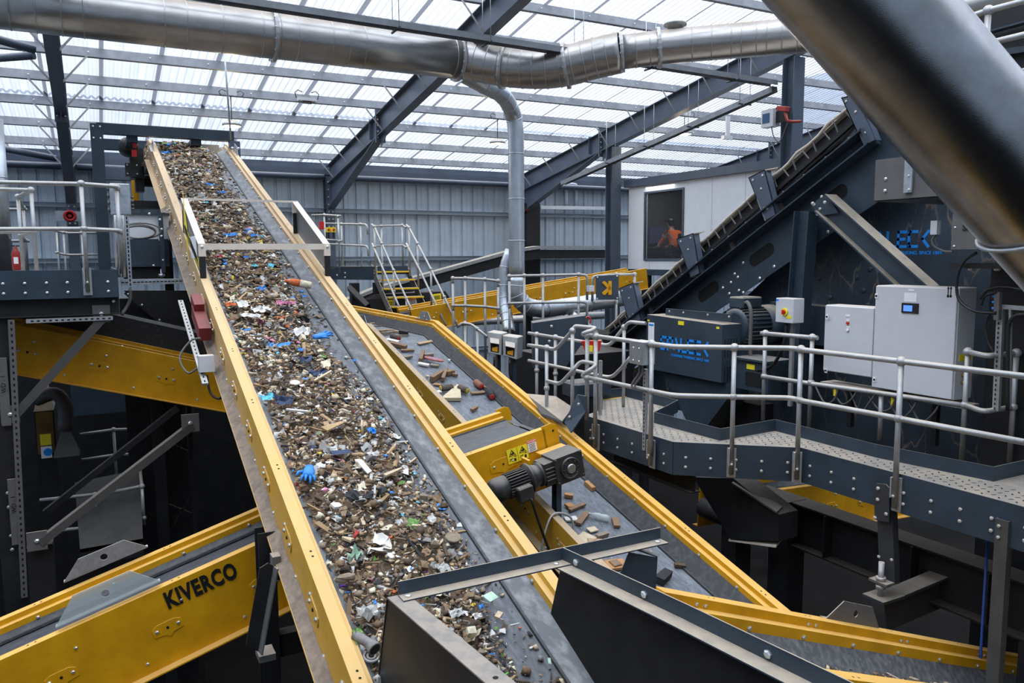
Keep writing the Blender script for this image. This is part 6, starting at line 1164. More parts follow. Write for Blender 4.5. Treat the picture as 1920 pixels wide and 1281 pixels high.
# ---- cable trays on the back wall, white trunking
t = thing('wall_cable_tray', 'long perforated cable tray rising along the back wall behind the staircase', 'tray', pY(700, 545, 23)); P_ = [pY(600, 586, 23), pY(700, 545, 23), pY(955, 474, 23), pY(1002, 467, 23), pY(1150, 467, 23)]; k = MB(); sweep(k, P_, -Y_, [(-.1, 0), (.35, 0), (.35, .1), (-.1, .1)]); k.build('tray', GALVD, t); k = MB(); sweep(k, P_, -Y_, [(-.05, -.32), (.3, -.32), (.3, -.03), (-.05, -.03)]); k.build('beam', DARK, t)
k = MB(); a, b = pY(1012, 389, 23.7), pY(1150, 391, 23.7); k.beam(a, b, .14, .12); k.build('white_trunking', WHITE, label='white trunking along the back wall right of the vertical duct', cat='trunking')
k = MB(); k.tube(smooth_path([pY(1062, 384, 23.75), pY(1062, 352, 23.75), pY(1064, 346, 23.75), pY(1078, 346, 23.75), pY(1080, 352, 23.75), pY(1080, 384, 23.75)], 3), .06, 8); k.build('bent_conduit', WALL, label='bent grey conduit above the white trunking', cat='conduit')
k = MB(); k.box((pY(985, 400, 23.4).x, 23.3, -1), (pY(1010, 400, 23.4).x, 23.5, 1.75)); k.build('dark_wall_cabinet', DARK, label='tall dark cabinet on the back wall right of the vertical duct', cat='cabinet')
MB().tube(smooth_path([pY(988, 395, 23.2), pY(993, 388, 23.2), pY(1003, 385, 23.2), pY(1007, 378, 23.2), pY(1004, 372, 23.2)], 4), .035, 8).build('red_cable', RED, label='red cable at the end of the white trunking', cat='cable')
MB().cyl(pY(840, 605, 21), pY(1160, 590, 21), .12, 10).build('distant_pipe', GALVD, label='dusty horizontal pipe low behind the mid-height rails', cat='pipe')
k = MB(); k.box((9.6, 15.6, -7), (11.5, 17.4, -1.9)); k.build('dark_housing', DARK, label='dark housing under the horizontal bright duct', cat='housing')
# ================================================================ the waste on the belts
import numpy as np
rg = np.random.default_rng(11); rnd = random.Random(21)
def wm(n, c, c2=None, r=.8): return mat('waste_'+n, c, r, col2=c2 or tuple(v*.6 for v in c), nscale=28, lo=.4, hi=.7)
WM = [wm('brown', (.2, .125, .07)), wm('dark_brown', (.08, .05, .031)), wm('tan_wood', (.40, .26, .135)), wm('pale_tan', (.52, .40, .26)), wm('grey_brown', (.22, .168, .115)), wm('grey', (.2, .19, .18)),
      wm('light_grey', (.44, .43, .40)), wm('white', (.68, .66, .62), (.5, .48, .44)), wm('black', (.02, .02, .022)), wm('navy', (.035, .05, .1)), wm('blue', (.02, .2, .58), (.015, .14, .4), .5), wm('cyan', (.1, .42, .52)),
      wm('green', (.13, .26, .06)), wm('yellow', (.62, .44, .05)), wm('orange', (.55, .14, .04)), wm('red', (.4, .03, .03)), wm('pink', (.55, .2, .3)), wm('cream', (.62, .55, .4)), wm('purple', (.12, .03, .3)), wm('mint', (.4, .55, .42))]
WN = ['brown', 'dark brown', 'tan', 'pale tan', 'grey-brown', 'grey', 'light grey', 'white', 'black', 'navy blue', 'bright blue', 'pale cyan', 'green', 'yellow', 'orange', 'red', 'pink', 'cream', 'purple', 'mint green']
def t_chip(n):
    a = np.sort(rg.uniform(0, 2*math.pi, n)); r = rg.uniform(.6, 1.1, n); el = rg.uniform(.5, 1.); th = rg.uniform(.08, .26)
    p = np.stack([np.cos(a)*r, np.sin(a)*r*el, rg.normal(0, .08, n)], 1); v = np.concatenate([p-[0, 0, th], p+[0, 0, th]])
    return v, [tuple(range(n-1, -1, -1)), tuple(range(n, 2*n))]+[(i, (i+1) % n, n+(i+1) % n, n+i) for i in range(n)]
def t_chunk():
    v = np.array([(x, y, z) for z in (-1, 1) for x, y in ((-1, -1), (1, -1), (1, 1), (-1, 1))], float)*.72*rg.uniform(.55, 1.25, (8, 3))*[1, rg.uniform(.6, 1), rg.uniform(.45, .8)]
    v = np.concatenate([v, [[rg.normal(0, .2), rg.normal(0, .2), .72+rg.uniform(-.15, .2)]]]); return v, [(3, 2, 1), (3, 1, 0), (4, 5, 8), (5, 6, 8), (6, 7, 8), (7, 4, 8)]+[q for a, b in ((0, 1), (1, 2), (2, 3), (3, 0)) for q in ((a, b, b+4), (a, b+4, a+4))]
def t_stick():
    l = rg.uniform(1.3, 2.4); w, h = rg.uniform(.14, .34), rg.uniform(.1, .22); v = np.array([(x*l, y*w, z*h) for x in (-1, 1) for y, z in ((-1,-1),(1,-1),(1,1),(-1,1))])*rg.uniform(.75, 1.2, (8, 3))
    return v, [(0,1,2,3)[::-1], (4,5,6,7)]+[(i, (i+1) % 4, 4+(i+1) % 4, 4+i) for i in range(4)]
def t_film():
    n = 4; v = np.array([((i-1.5)*.6+rg.normal(0, .14), (j-1.5)*.5+rg.normal(0, .14), rg.normal(0, .22)) for i in range(n) for j in range(n)])
    return v, [(i*n+j, (i+1)*n+j, (i+1)*n+j+1, i*n+j+1) for i in range(n-1) for j in range(n-1)]
TP = [('chip', *t_chip(int(rg.integers(4, 8)))) for _ in range(16)]+[('chunk', *t_chunk()) for _ in range(9)]+[('stick', *t_stick()) for _ in range(8)]+[('film', *t_film()) for _ in range(8)]
KW = {'chip': (list(range(20)), [15, 11, 10, 9, 11, 4, 3.2, 3.4, 5, 2, .35, .35, .7, .6, .6, .4, .25, 3.5, .2, .35]), 'chunk': ([0, 1, 4, 5, 3, 6, 17], [9, 6, 8, 4, 4, 3, 2]), 'stick': ([0, 1, 2, 3, 6, 8], [8, 6, 4, 4, 2, 2]), 'film': ([6, 7, 17, 8, 10, 11, 5, 12, 16, 13, 0, 1], [3.5, 3.8, 4, 5, .45, .45, 5, .6, .3, .4, 8, 5])}
KP = [.56, .16, .17, .11]
BYK = {k: [i for i, t in enumerate(TP) if t[0] == k] for k in ('chip', 'chunk', 'stick', 'film')}
def heap_mesh(name, inst, mats, base=None):
    """one mesh out of many small pieces: inst = (template, 3x3, position, colour)"""
    vs, li, ls, lt, mi = [], [], [], [], []; nv = nl = 0
    if base is not None:
        bv, bf = base; vs.append(bv)
        for f in bf: li.extend(f); ls.append(nl); lt.append(len(f)); nl += len(f); mi.append(len(mats)-1)
        nv = len(bv)
    for ti, m3, p, ci in inst:
        _, v, f = TP[ti]; vs.append(v@m3.T+p)
        for q in f: li.extend(nv+i for i in q); ls.append(nl); lt.append(len(q)); nl += len(q); mi.append(ci)
        nv += len(v)
    V_ = np.concatenate(vs); o = np.array([(V_[:, 0].min()+V_[:, 0].max())/2, (V_[:, 1].min()+V_[:, 1].max())/2, V_[:, 2].min()]); me = bpy.data.meshes.new(name)
    me.vertices.add(nv); me.vertices.foreach_set('co', (V_-o).astype(np.float32).ravel()); me.loops.add(nl); me.loops.foreach_set('vertex_index', np.array(li, np.int32)); me.polygons.add(len(ls)); me.polygons.foreach_set('loop_start', np.array(ls, np.int32))
    for m in mats: me.materials.append(m)
    me.polygons.foreach_set('material_index', np.array(mi, np.int32)); me.update(calc_edges=True); me.validate(); ob = bpy.data.objects.new(name, me); C.objects.link(ob); place(ob, o, None); return ob
def rot3(up_tilt, fr):
    yaw = rg.uniform(0, 2*math.pi); t = rg.normal(0, up_tilt); ta = rg.uniform(0, 2*math.pi); c, s = math.cos(yaw), math.sin(yaw); R = np.array([[c, -s, 0], [s, c, 0], [0, 0, 1]])
    ax = np.array([math.cos(ta), math.sin(ta), 0]); K = np.array([[0, -ax[2], ax[1]], [ax[2], 0, -ax[0]], [-ax[1], ax[0], 0]]); Rt = np.eye(3)+math.sin(t)*K+(1-math.cos(t))*(K@K); return fr@Rt@R
FR1 = np.array([[1, 0, 0], list(D1), list(N1)]).T
def edge1(y): return 1.17+.07*math.sin(y*1.1+.6)+.05*math.sin(y*2.7)-.05*max(0, 6-y)*.3
def hgt1(y, b):
    e = edge1(y); 
    if b > e: return 0.
    u = min(1, (e-b)/.28)*min(1, max(.12, (b-.13)/.16)); return .115*(u**.8)*(1+.25*math.sin(y*3.1+b*5)+.2*math.sin(y*7.7-b*9))
CB1 = -.205
def hb(y, b):
    h = hgt1(y, b); return h*.72-.012+.008*rg.normal()-(.035 if h < .05 else 0)
def sp1(y, b, h): p = V((1.165+b, y, W1+T1*y))+N1*(CB1+h); return np.array(p)
ny, nb_ = 360, 26; bv = np.array([sp1(1.9+16.35*i/(ny-1), .15+1.05*j/(nb_-1), hb(1.9+16.35*i/(ny-1), .15+1.05*j/(nb_-1))) for i in range(ny) for j in range(nb_)])
bf = [(i*nb_+j, i*nb_+j+1, (i+1)*nb_+j+1, (i+1)*nb_+j) for i in range(ny-1) for j in range(nb_-1)]
inst = []
def pick(kind_p=KP):
    k = ('chip', 'chunk', 'stick', 'film')[rg.choice(4, p=kind_p)]; ci, w = KW[k]; w = np.array(w)/sum(w); return int(rg.choice(BYK[k])), int(ci[rg.choice(len(ci), p=w)]), k
N = 24000
for i in range(N):
    y = 2.2+16.*rg.random()**1.3; e = edge1(y); b = .15+(e-.12)*rg.random() if rg.random() < .965 else e+rg.random()*max(.02, 1.3-e)
    if b > 1.31: continue
    ti, ci, k = pick(); sz = float(np.clip(rg.lognormal(math.log(.0188), .48), .008, .06))*(1 if k != 'film' else 1.25)*(.75+.025*y)
    if b > e-.05: sz *= .75
    h = hgt1(y, b)+sz*rg.uniform(.05, .5) if b < e else sz*.25
    inst.append((ti, rot3(.45 if b < e else .12, FR1)*sz, sp1(y, min(b, 1.315-sz), h), ci))
SOIL = mat('waste_soil_bed', (.085, .056, .036), .95, col2=(.2, .14, .09), nscale=36, bump=.5, bscale=50)
big = sorted(range(len(inst)), key=lambda i: -np.linalg.det(inst[i][1])**.333/ (2.5+inst[i][2][1]*.35))
soloi = [i for i in big[:420] if 3.2 < inst[i][2][1] < 13 and TP[inst[i][0]][0] != 'x'][:230]; ss = set(soloi)
o = heap_mesh('mixed_waste', [x for i, x in enumerate(inst) if i not in ss], WM+[SOIL], (bv, bf)); tag(o, 'thick bed of small mixed brown and grey waste along the main conveyor belt', 'waste', None, 'stuff')
KN = {'chip': 'waste_flake', 'chunk': 'rubble_lump', 'stick': 'wood_splinter', 'film': 'film_scrap'}
KL = {'chip': ('flat %s flake lying in the waste on the main conveyor', '%s flakes'), 'chunk': ('angular %s lump of rubble in the waste on the main conveyor', '%s lumps'), 'stick': ('narrow %s splinter lying in the waste on the main conveyor', '%s splinters'), 'film': ('crumpled %s scrap of film in the waste on the main conveyor', '%s film scraps')}
proto = {}
def solo(i, x, where=None):
    ti, m3, p, ci = x; k = TP[ti][0]; key = (ti, ci)
    if key not in proto:
        me = bpy.data.meshes.new(KN[k]); me.from_pydata([V(q) for q in TP[ti][1]], [], TP[ti][2]); me.materials.append(WM[ci]); ob = bpy.data.objects.new(KN[k], me); proto[key] = ob
    else: ob = proto[key].copy()
    C.objects.link(ob); mm = Matrix([list(r)+[0] for r in m3]+[[0, 0, 0, 1]]); mm.translation = V((p[0], p[1], p[2]+H)); ob.matrix_world = mm; WORLD[ob.name] = mm.translation.copy()
    tag(ob, KL[k][0] % WN[ci], 'waste', KL[k][1] % WN[ci]); return ob
for i in soloi: solo(i, inst[i])
# ---- things one can recognise on the main belt
def on1(x, y, off=-.085): return pN(x, y, (0, -T1, 1), W1+off)
def crumple(c, sx, sy, m, lab, nm='plastic_scrap', fr=(X_, D1, N1), cat='scrap', hz=.35, n=6, group=None, rot=0.):
    r = random.Random(lab); a, b, u = fr; ca, sa = math.cos(rot), math.sin(rot); a2, b2 = a*ca+b*sa, b*ca-a*sa; k = MB(); w = min(sx, sy); vs = []
    for i in range(n):
        for j in range(n): vs.append(c+a2*(sx*((i/(n-1)-.5)+r.gauss(0, .05)))+b2*(sy*((j/(n-1)-.5)+r.gauss(0, .05)))+u*(w*hz*abs(r.gauss(0, .6))+.004))
    k.add(vs, [(i*n+j, (i+1)*n+j, (i+1)*n+j+1, i*n+j+1) for i in range(n-1) for j in range(n-1)], 0, False); return k.build(nm, m, label=lab, cat=cat, group=group)
def glove(c, yaw, s, lab):
    k = MB(); a = X_*math.cos(yaw)+D1*math.sin(yaw); b = N1.cross(a); G = WM[10]
    def P(x, y, z): return c+a*(x*s)+b*(y*s)+N1*(z*s)
    secs = [(-.09, .03, .018), (-.05, .038, .022), (0, .042, .026), (.035, .04, .022)]
    for i, (x, w, h) in enumerate(secs): k.v += [P(x, w*math.cos(q), .02+h*math.sin(q)) for q in [2*math.pi*j/10 for j in range(10)]]
    k.f += [(i*10+j, i*10+(j+1) % 10, (i+1)*10+(j+1) % 10, (i+1)*10+j) for i in range(3) for j in range(10)]+[tuple(range(9, -1, -1)), tuple(range(30, 40))]; k.m += [0]*32; k.sm += [True]*32
    for y, l, t, z in ((-.03, .06, -.012, .03), (-.01, .075, -.002, .05), (.012, .07, .01, .015), (.032, .055, .02, .03)): k.tube([P(.028, y, .02), P(.028+l*.5, y+t*.6, .02+z*.5), P(.028+l, y+t, z*.6)], [.013*s, .011*s, .007*s], 7)
    k.tube([P(-.02, -.035, .02), P(.0, -.065, .03), P(.03, -.08, .02)], [.014*s, .012*s, .007*s], 7); return k.build('rubber_glove', G, label=lab, cat='glove', group='blue gloves')
glove(on1(578, 893, -.05), -1.9, 1.15, 'bright blue rubber glove lying by the left edge of the main belt')
glove(on1(604, 633, -.05), .3, 1.2, 'bright blue rubber glove on the middle of the heap, upper part of the main belt')
crumple(on1(533, 647, -.05), 0.161, 0.070, WM[10], 'long crumpled bright blue film scrap left of the upper blue glove', rot=.3)
crumple(on1(564, 657, -.06), 0.062, 0.056, WM[10], 'small bright blue scrap just below the long crumpled blue film')
crumple(on1(697, 810, -.06), 0.074, 0.084, WM[10], 'crumpled bright blue scrap right of centre on the main belt')
crumple(on1(489, 543, -.06), 0.124, 0.091, WM[10], 'folded blue sheet scrap below the hood frame on the main belt')
crumple(on1(432, 442, -.06), 0.186, 0.098, WM[10], 'blue bag scrap under the near bar of the hood frame', rot=.2)
crumple(on1(478, 443, -.06), 0.124, 0.070, WM[10], 'light blue bag scrap right of the blue bag inside the hood frame')
crumple(on1(415, 362, -.05), 0.124, 0.098, WM[10], 'blue scrap on the heap above the hood frame'); crumple(on1(396, 347, -.05), 0.149, 0.070, WM[10], 'blue scrap near the far bar of the hood frame'); crumple(on1(312, 288, -.05), 0.186, 0.112, WM[10], 'blue scrap at the crest of the heap')
crumple(on1(502, 748, -.06), 0.124, 0.084, WM[11], 'pale cyan crumpled scrap at the left of the heap', rot=.4); crumple(on1(532, 755, -.06), .15, .13, WM[9], 'dark navy folded scrap beside the pale cyan scrap')
crumple(on1(477, 500, -.05), 0.074, 0.070, WM[11], 'square cyan scrap below the hood frame'); crumple(on1(462, 484, -.05), 0.062, 0.063, WM[10], 'blue cap-like scrap under the hood frame'); crumple(on1(411, 483, -.05), .09, .08, WM[15], 'red scrap at the left below the hood frame')
crumple(on1(464, 620, -.05), 0.087, 0.042, WM[10], 'deep blue scrap at the left of the heap', rot=.2); crumple(on1(571, 557, -.1), 0.056, 0.042, WM[10], 'deep blue scrap at the right edge of the belt near the bottle')
crumple(on1(537, 571, -.06), .22, .1, WM[16], 'pink wrapper on the right of the heap below the bottle', rot=-.1); crumple(on1(433, 574, -.05), .11, .1, WM[14], 'orange wrapper at the left of the heap'); crumple(on1(526, 597, -.05), .09, .06, WM[14], 'orange scrap in the middle of the heap')
crumple(on1(490, 583, -.06), .2, .14, WM[7], 'large crumpled white film on the upper heap'); crumple(on1(470, 594, -.06), .2, .08, WM[7], 'flat white film left of the larger crumpled one', rot=-.4); crumple(on1(566, 625, -.07), .16, .14, WM[7], 'white torn film beside the upper blue glove')
crumple(on1(665, 677, -.11), 0.043, 0.035, WM[10], 'round deep blue lid-like scrap at the right edge of the heap'); crumple(on1(574, 678, -.05), .14, .12, WM[9], 'dark blue bundle in the middle of the heap'); crumple(on1(596, 702, -.06), .18, .09, WM[9], 'dark folded scrap with a stick beside it')
crumple(on1(734, 925, -.09), 0.031, 0.035, WM[10], 'tiny bright blue scrap in the lower heap'); crumple(on1(902, 1139, -.1), 0.031, 0.032, WM[10], 'small bright blue crumple inside the chute'); crumple(on1(703, 1131, -.07), 0.019, 0.035, WM[10], 'deep blue flake left of the chute rim'); crumple(on1(787, 1138, -.09), 0.056, 0.021, WM[10], 'bright blue strip under the chute rim', rot=.1)
crumple(on1(910, 1272, -.06), 0.056, 0.042, WM[10], 'blue crumpled bag at the bottom edge inside the chute'); crumple(on1(664, 1049, -.06), .1, .09, WM[19], 'pale green foam lump at the left edge of the lower belt', hz=.7); crumple(on1(672, 1195, -.06), .06, .13, WM[12], 'green leafy scrap beside the bent grey pipe', hz=.6)
crumple(on1(830, 1068, -.1), .1, .08, WM[6], 'light grey torn sheet right of the lower heap'); crumple(on1(690, 1155, -.06), .13, .11, WM[6], 'grey plastic sheet crumple near the chute front', hz=.5); crumple(on1(855, 1152, -.08), .09, .06, WM[6], 'grey foil sheet inside the chute'); crumple(on1(895, 1158, -.08), .06, .05, WM[7], 'white plastic scrap inside the chute', hz=.6)
crumple(on1(871, 1087, -.12), .06, .045, WM[12], 'bright green flake behind the chute rim'); crumple(on1(640, 849, -.06), .17, .07, WM[9], 'dark slate wallet-like piece right of the lower left heap', hz=.1, n=3); crumple(on1(700, 853, -.06), .09, .06, WM[7], 'white scrap on the lower heap', hz=.5)
def slab(c, l, w, h, m, lab, nm, rot, fr=(X_, D1, N1), cat='wood', group=None, taper=1.):
    a, b, u = fr; a2, b2 = a*math.cos(rot)+b*math.sin(rot), b*math.cos(rot)-a*math.sin(rot); r = random.Random(lab); j = lambda s: s*(1+r.uniform(-.1, .1)); k = MB()
    k.plate([c+a2*-j(l/2)+b2*-j(w/2), c+a2*j(l/2)+b2*-j(w/2)*taper, c+a2*j(l/2)+b2*j(w/2)*taper, c+a2*-j(l/2)+b2*j(w/2)], u*h); return k.build(nm, m, label=lab, cat=cat, group=group, bevel=.002)
slab(on1(683, 876, -.05), .2, .05, .012, WM[7], 'pale whitish batten on the heap right of the lower blue glove', 'batten', 1.75); slab(on1(737, 887, -.06), .19, .04, .02, WM[3], 'pale broken wood stick right of the whitish batten', 'wood_stick', .35, taper=.5)
slab(on1(605, 707, -.02), .3, .025, .02, WM[3], 'long thin tan stick over the dark folded scrap', 'wood_stick', .7); slab(on1(557, 772, -.03), .2, .02, .02, WM[7], 'thin white stick on the heap', 'wood_stick', -.4); slab(on1(625, 800, -.03), .2, .09, .014, WM[2], 'tan triangular board piece in the middle heap', 'board_piece', .4, taper=.4)
slab(on1(920, 1120, -.13), .085, .075, .006, WM[19], 'pale green square plate lying on the belt inside the chute', 'plastic_plate', .3, cat='plate'); slab(on1(838, 1200, -.07), .1, .08, .01, WM[5], 'dark grey tile lying inside the chute', 'tile_piece', -.5, cat='tile')
slab(on1(1030, 1240, -.17), .05, .02, .004, WM[19], 'pale glass sliver at the right edge inside the chute', 'glass_piece', 1.2, cat='glass'); slab(on1(965, 1172, -.15), .07, .012, .008, WM[6], 'grey screw-like strip on the bare belt inside the chute', 'metal_strip', -.05, cat='metal'); slab(on1(935, 1156, -.1), .06, .04, .02, WM[3], 'tan block on the heap edge inside the chute', 'wood_block', .7)
k = MB(); k.tube(smooth_path([on1(918, 1278, -.04), on1(932, 1272, -.03), on1(946, 1266, -.03), on1(953, 1262, -.04)], 4), .006, 6); k.build('green_strap', wm('vivid_green', (.12, .6, .08)), label='vivid green strap at the bottom edge inside the chute', cat='strap')
p, q = on1(534, 526, -.02), on1(586, 536, -.06); d = (q-p).normalized(); L = (q-p).length; t = thing('drink_bottle', 'orange and clear plastic drink bottle lying at the right of the heap', 'bottle', p); MB().lathe(p, d, [(0, .02), (.05, .02), (.06, .03), (.09, .045), (L*.55, .05)], 14).build('orange_wrap', WM[14], t); k = MB(); k.lathe(p+d*L*.55, d, [(0, .05), (L*.2, .048), (L*.38, .045), (L*.42, .03)], 14); k.build('clear_end', WM[17], t)
c = on1(690, 1205, -.03); k = MB(); a = (on1(708, 1216, -.02)-on1(675, 1198, -.04)).normalized(); pts = smooth_path([c-a*.11, c-a*.04, c+a*.02-N1*.005, c+a*.05-D1*.02-N1*.01], 4); k.tube(pts, [.03]*8+[.034, .038, .041, .043, .044][:len(pts)-8], 16); e = pts[-1]; d = (pts[-1]-pts[-2]).normalized(); k.tube2([e+d*.001, e+d*.0015], d, [.036, .036], 16, 1, False); k.build('pipe_elbow', [WM[5], HOLE], label='bent grey pipe piece at the lower left by the main conveyor rail', cat='pipe')
c = on1(696, 1233, -.12); k = MB()
for R_, r_ in ((.045, .009), (.024, .008)): k.tube([c+X_*(R_*math.cos(q))+D1*(R_*math.sin(q))+N1*.012 for q in [2*math.pi*i/22 for i in range(23)]], r_, 8, cap=False)
k.build('bearing_ring', GALV, label='metal bearing ring on the belt below the bent grey pipe', cat='ring')
k = MB(); k.lathe(on1(849, 1011, -.12), N1, [(0, .055), (.016, .062), (.024, .058), (.024, .05), (.02, .045)], 22); k.build('round_disc', WM[4], label='round dusty lid on the bare belt right of the heap', cat='lid')
k = MB(); k.lathe(on1(553, 720, -.04), N1, [(0, .04), (.015, .05), (.02, .045)], 14); k.build('white_cup_disc', WM[7], label='white round cup lid in the middle heap', cat='lid')
k = MB(); c = on1(648, 1083, -.06); k.ball(c, .055, 0, 9, 6, (1.4, .75, .55)); r_ = random.Random(4); k.v = [c+(p-c)*r_.uniform(.8, 1.15) for p in k.v]; k.sm = [False]*len(k.sm); k.build('wood_log_piece', WM[4], label='weathered grey log piece at the lower left of the heap', cat='wood')
k = MB(); c = on1(638, 1057, -.05); k.ball(c, .038, 0, 8, 6, (1, .9, .7)); r_ = random.Random(9); k.v = [c+(p-c)*r_.uniform(.8, 1.15) for p in k.v]; k.sm = [False]*len(k.sm); k.build('stone', WM[0], label='rounded brown stone beside the pale green foam lump', cat='stone')
k = MB(); c = on1(832, 948, -.12); k.ball(c, .04, 0, 9, 6, (1, .8, .6)); r_ = random.Random(8); k.v = [c+(p-c)*r_.uniform(.75, 1.2) for p in k.v]; k.sm = [False]*len(k.sm); k.build('clod', WM[1], label='dark clod at the right edge of the heap beside the bare belt', cat='clod')

# ---- scattered pieces on the second conveyor
N2 = V((0, -math.sin(math.radians(14.25)), math.cos(math.radians(14.25)))); D2 = V((0, N2.z, -N2.y)); zt2 = P2[1].z-.262
def on2(x, y, off=-.268): return pN(x, y, (0, -T2, 1), -4.4+off)
def flat2(x, y): return pZ(x, y, zt2)
WOODS = [mat('offcut_brown', (.24, .145, .08), .8, col2=(.15, .09, .055), nscale=18, stretch=(1, 4, 1)), mat('offcut_tan', (.42, .29, .17), .8, col2=(.32, .21, .12), nscale=18), mat('offcut_orange', (.40, .2, .08), .8, col2=(.3, .15, .06), nscale=14), mat('offcut_grey', (.25, .205, .16), .85, col2=(.16, .13, .1), nscale=18), mat('offcut_pale', (.52, .44, .31), .8, col2=(.44, .35, .22), nscale=14)]
def plank(a, b, w, h, wi, lab, f=on2, nm='wood_offcut', up=N2, m=None, cat='offcut', group='wood offcuts on the second conveyor'):
    p, q = f(*a), f(*b); u = up*(h/2); k = MB(); r = random.Random(lab); d = (q-p).normalized(); sd = d.cross(up).normalized()
    k.plate([p-sd*w/2, p+sd*w/2*r.uniform(.6, 1), q+sd*w/2, q-sd*w/2*r.uniform(.6, 1)], up*h); return k.build(nm, m or WOODS[wi], label=lab, cat=cat, group=group, bevel=.002)
fl2 = dict(f=flat2, up=Z_)
plank((694, 608), (727, 607), .08, .03, 1, 'long tan batten farthest up the second conveyor', **fl2); plank((699, 612.5), (716, 612), .06, .02, 0, 'short brown batten below the farthest long tan batten', **fl2)
plank((706, 622), (739, 620), .09, .03, 1, 'tan batten level with the black wedge on the flat part of the second belt', **fl2); plank((716, 628.5), (738, 626), .08, .05, 3, 'grey-brown batten just under the tan batten on the flat belt', **fl2); plank((713, 625), (725, 623.5), .05, .05, 0, 'short dark brown block on the battens on the flat belt', **fl2)
plank((738, 623), (750, 624), .07, .03, 1, 'small tan board left of the black wedge', **fl2); plank((740, 631), (766, 631), .06, .03, 3, 'flat grey-brown strip below the black wedge', **fl2)
k = MB(); p = [flat2(748, 627), flat2(765, 630), flat2(766, 627), flat2(750, 622)]; k.plate(p, Z_*.07); k.build('black_wedge', WM[8], label='black wedge-shaped piece on the flat part of the second conveyor', cat='wedge')
def roller(a, b, r, end, lab, body=None, f=on2, up=N2):
    p, q = f(*a)+up*r, f(*b)+up*r; d = (q-p).normalized(); L = (q-p).length; t = thing('paint_roller', lab, 'roller', p-up*r, 'paint rollers on the second conveyor'); MB().lathe(p, d, [(0, r*.85), (.01, r), (L-.01, r), (L, r*.85)], 14).build('sleeve', body or WM[8], t)
    k = MB(); k.lathe(q, d, [(-.002, r*.8), (.006, r*.8), (.008, r*.4)], 14); k.lathe(p, -d, [(-.002, r*.8), (.006, r*.8), (.008, r*.4)], 14); k.build('end_cap', end, t); return t
GR = mat('dusty_roller_sleeve', (.055, .05, .045), .95, col2=(.12, .1, .08), nscale=30)
roller((734, 635), (748, 640.5), .05, WM[15], 'black paint roller with a red end, highest on the sloping part of the second belt', GR); roller((826, 734), (848, 731.5), .05, WM[13], 'dark paint roller with a yellow left end, left of the triangular board', GR); roller((860, 732), (876, 739), .05, WM[13], 'dark paint roller with a yellow right end, right of the triangular board', GR)
roller((891, 722), (902, 731), .05, WM[15], 'reddish-brown paint roller with a red end, right of the triangular board', mat('rusty_roller_sleeve', (.22, .1, .06), .95)); roller((915, 739), (922, 751), .055, WM[15], 'black paint roller with a red end, closest to the right skirt of the second belt', WM[8])
k = MB(); k.plate([on2(*p) for p in ((829, 752), (831, 748), (857, 726), (862, 728), (864, 752))], N2*.05); k.build('triangular_board', WOODS[4], label='pale triangular board between the two yellow-ended rollers', cat='board')
plank((724, 640), (747, 645), .09, .05, 4, 'white curved piece under the highest paint roller', m=WM[7], nm='white_piece', cat='piece', group=None); plank((731, 647), (762, 654), .1, .06, 0, 'rough brown wood piece below the white curved piece'); plank((752, 659), (776, 658), .07, .03, 0, 'flat brown strip right of the rough brown wood piece'); plank((757, 673), (771, 670), .08, .04, 3, 'short grey-brown stick at the left skirt of the second belt')
plank((788, 680), (793, 663), .06, .07, 0, 'short brown post standing over the oval board'); plank((795, 671), (811, 669.5), .07, .07, 3, 'round grey-brown stick above the oval board'); plank((784, 683), (804, 687), .08, .03, 4, 'white strip left of the oval board', m=WM[7], nm='white_piece', cat='piece', group=None); plank((807, 686), (823, 688), .07, .03, 3, 'dark flat piece under the oval board')
k = MB(); c = on2(813, 680)+N2*.05; a = (on2(826, 683)-on2(799, 677)).normalized(); b_ = N2.cross(a); pts = [c+a*(.17*math.cos(q))+b_*(.06*math.sin(q)) for q in [2*math.pi*i/18 for i in range(18)]]; k.plate(pts, N2*.02); k.plate([c+a*(.17*math.cos(q)*.7)+b_*(.06*math.sin(q)*.35)+N2*.021 for q in [2*math.pi*i/12 for i in range(12)]], N2*.002, 1); k.build('oval_board', [wm('faded_red', (.4, .13, .11)), wm('faded_blue', (.25, .22, .38))], label='faded red and blue oval board on the second conveyor', cat='board')
plank((784, 646), (821, 638.5), .09, .02, 1, 'long pale plank alone in the middle of the second belt below its bend'); plank((809, 717), (828, 704), .07, .09, 0, 'dark brown square stick leaning under the split log'); plank((830, 716), (836, 697), .06, .07, 0, 'brown split log upright in the stick pile'); plank((837, 704), (850, 701), .07, .07, 0, 'brown stick to the right of the split log'); plank((848, 704), (858, 706), .05, .04, 0, 'brown stick end at the right of the stick pile'); plank((813, 722), (826, 723), .06, .02, 2, 'small orange-brown chip below the stick pile'); plank((799, 706), (804, 707), .05, .02, 4, 'tiny pale chip left of the stick pile')
plank((818, 738), (826, 736), .07, .03, 4, 'white broken piece left of the triangular board', m=WM[7], nm='white_piece', cat='piece', group=None); plank((901, 723), (914, 721), .06, .03, 4, 'pale flake behind the dark short plank'); plank((903, 728), (921, 731), .08, .04, 0, 'dark short plank above the black red-ended roller'); plank((883, 739), (909, 737), .07, .025, 0, 'brown strip left of the black red-ended roller'); plank((884, 772), (894, 766), .05, .04, 0, 'small brown stick just above the cross feeder'); plank((840, 678), (844, 679), .05, .04, 4, 'tiny white block right of the oval board', m=WM[7], nm='white_piece', cat='piece', group=None)
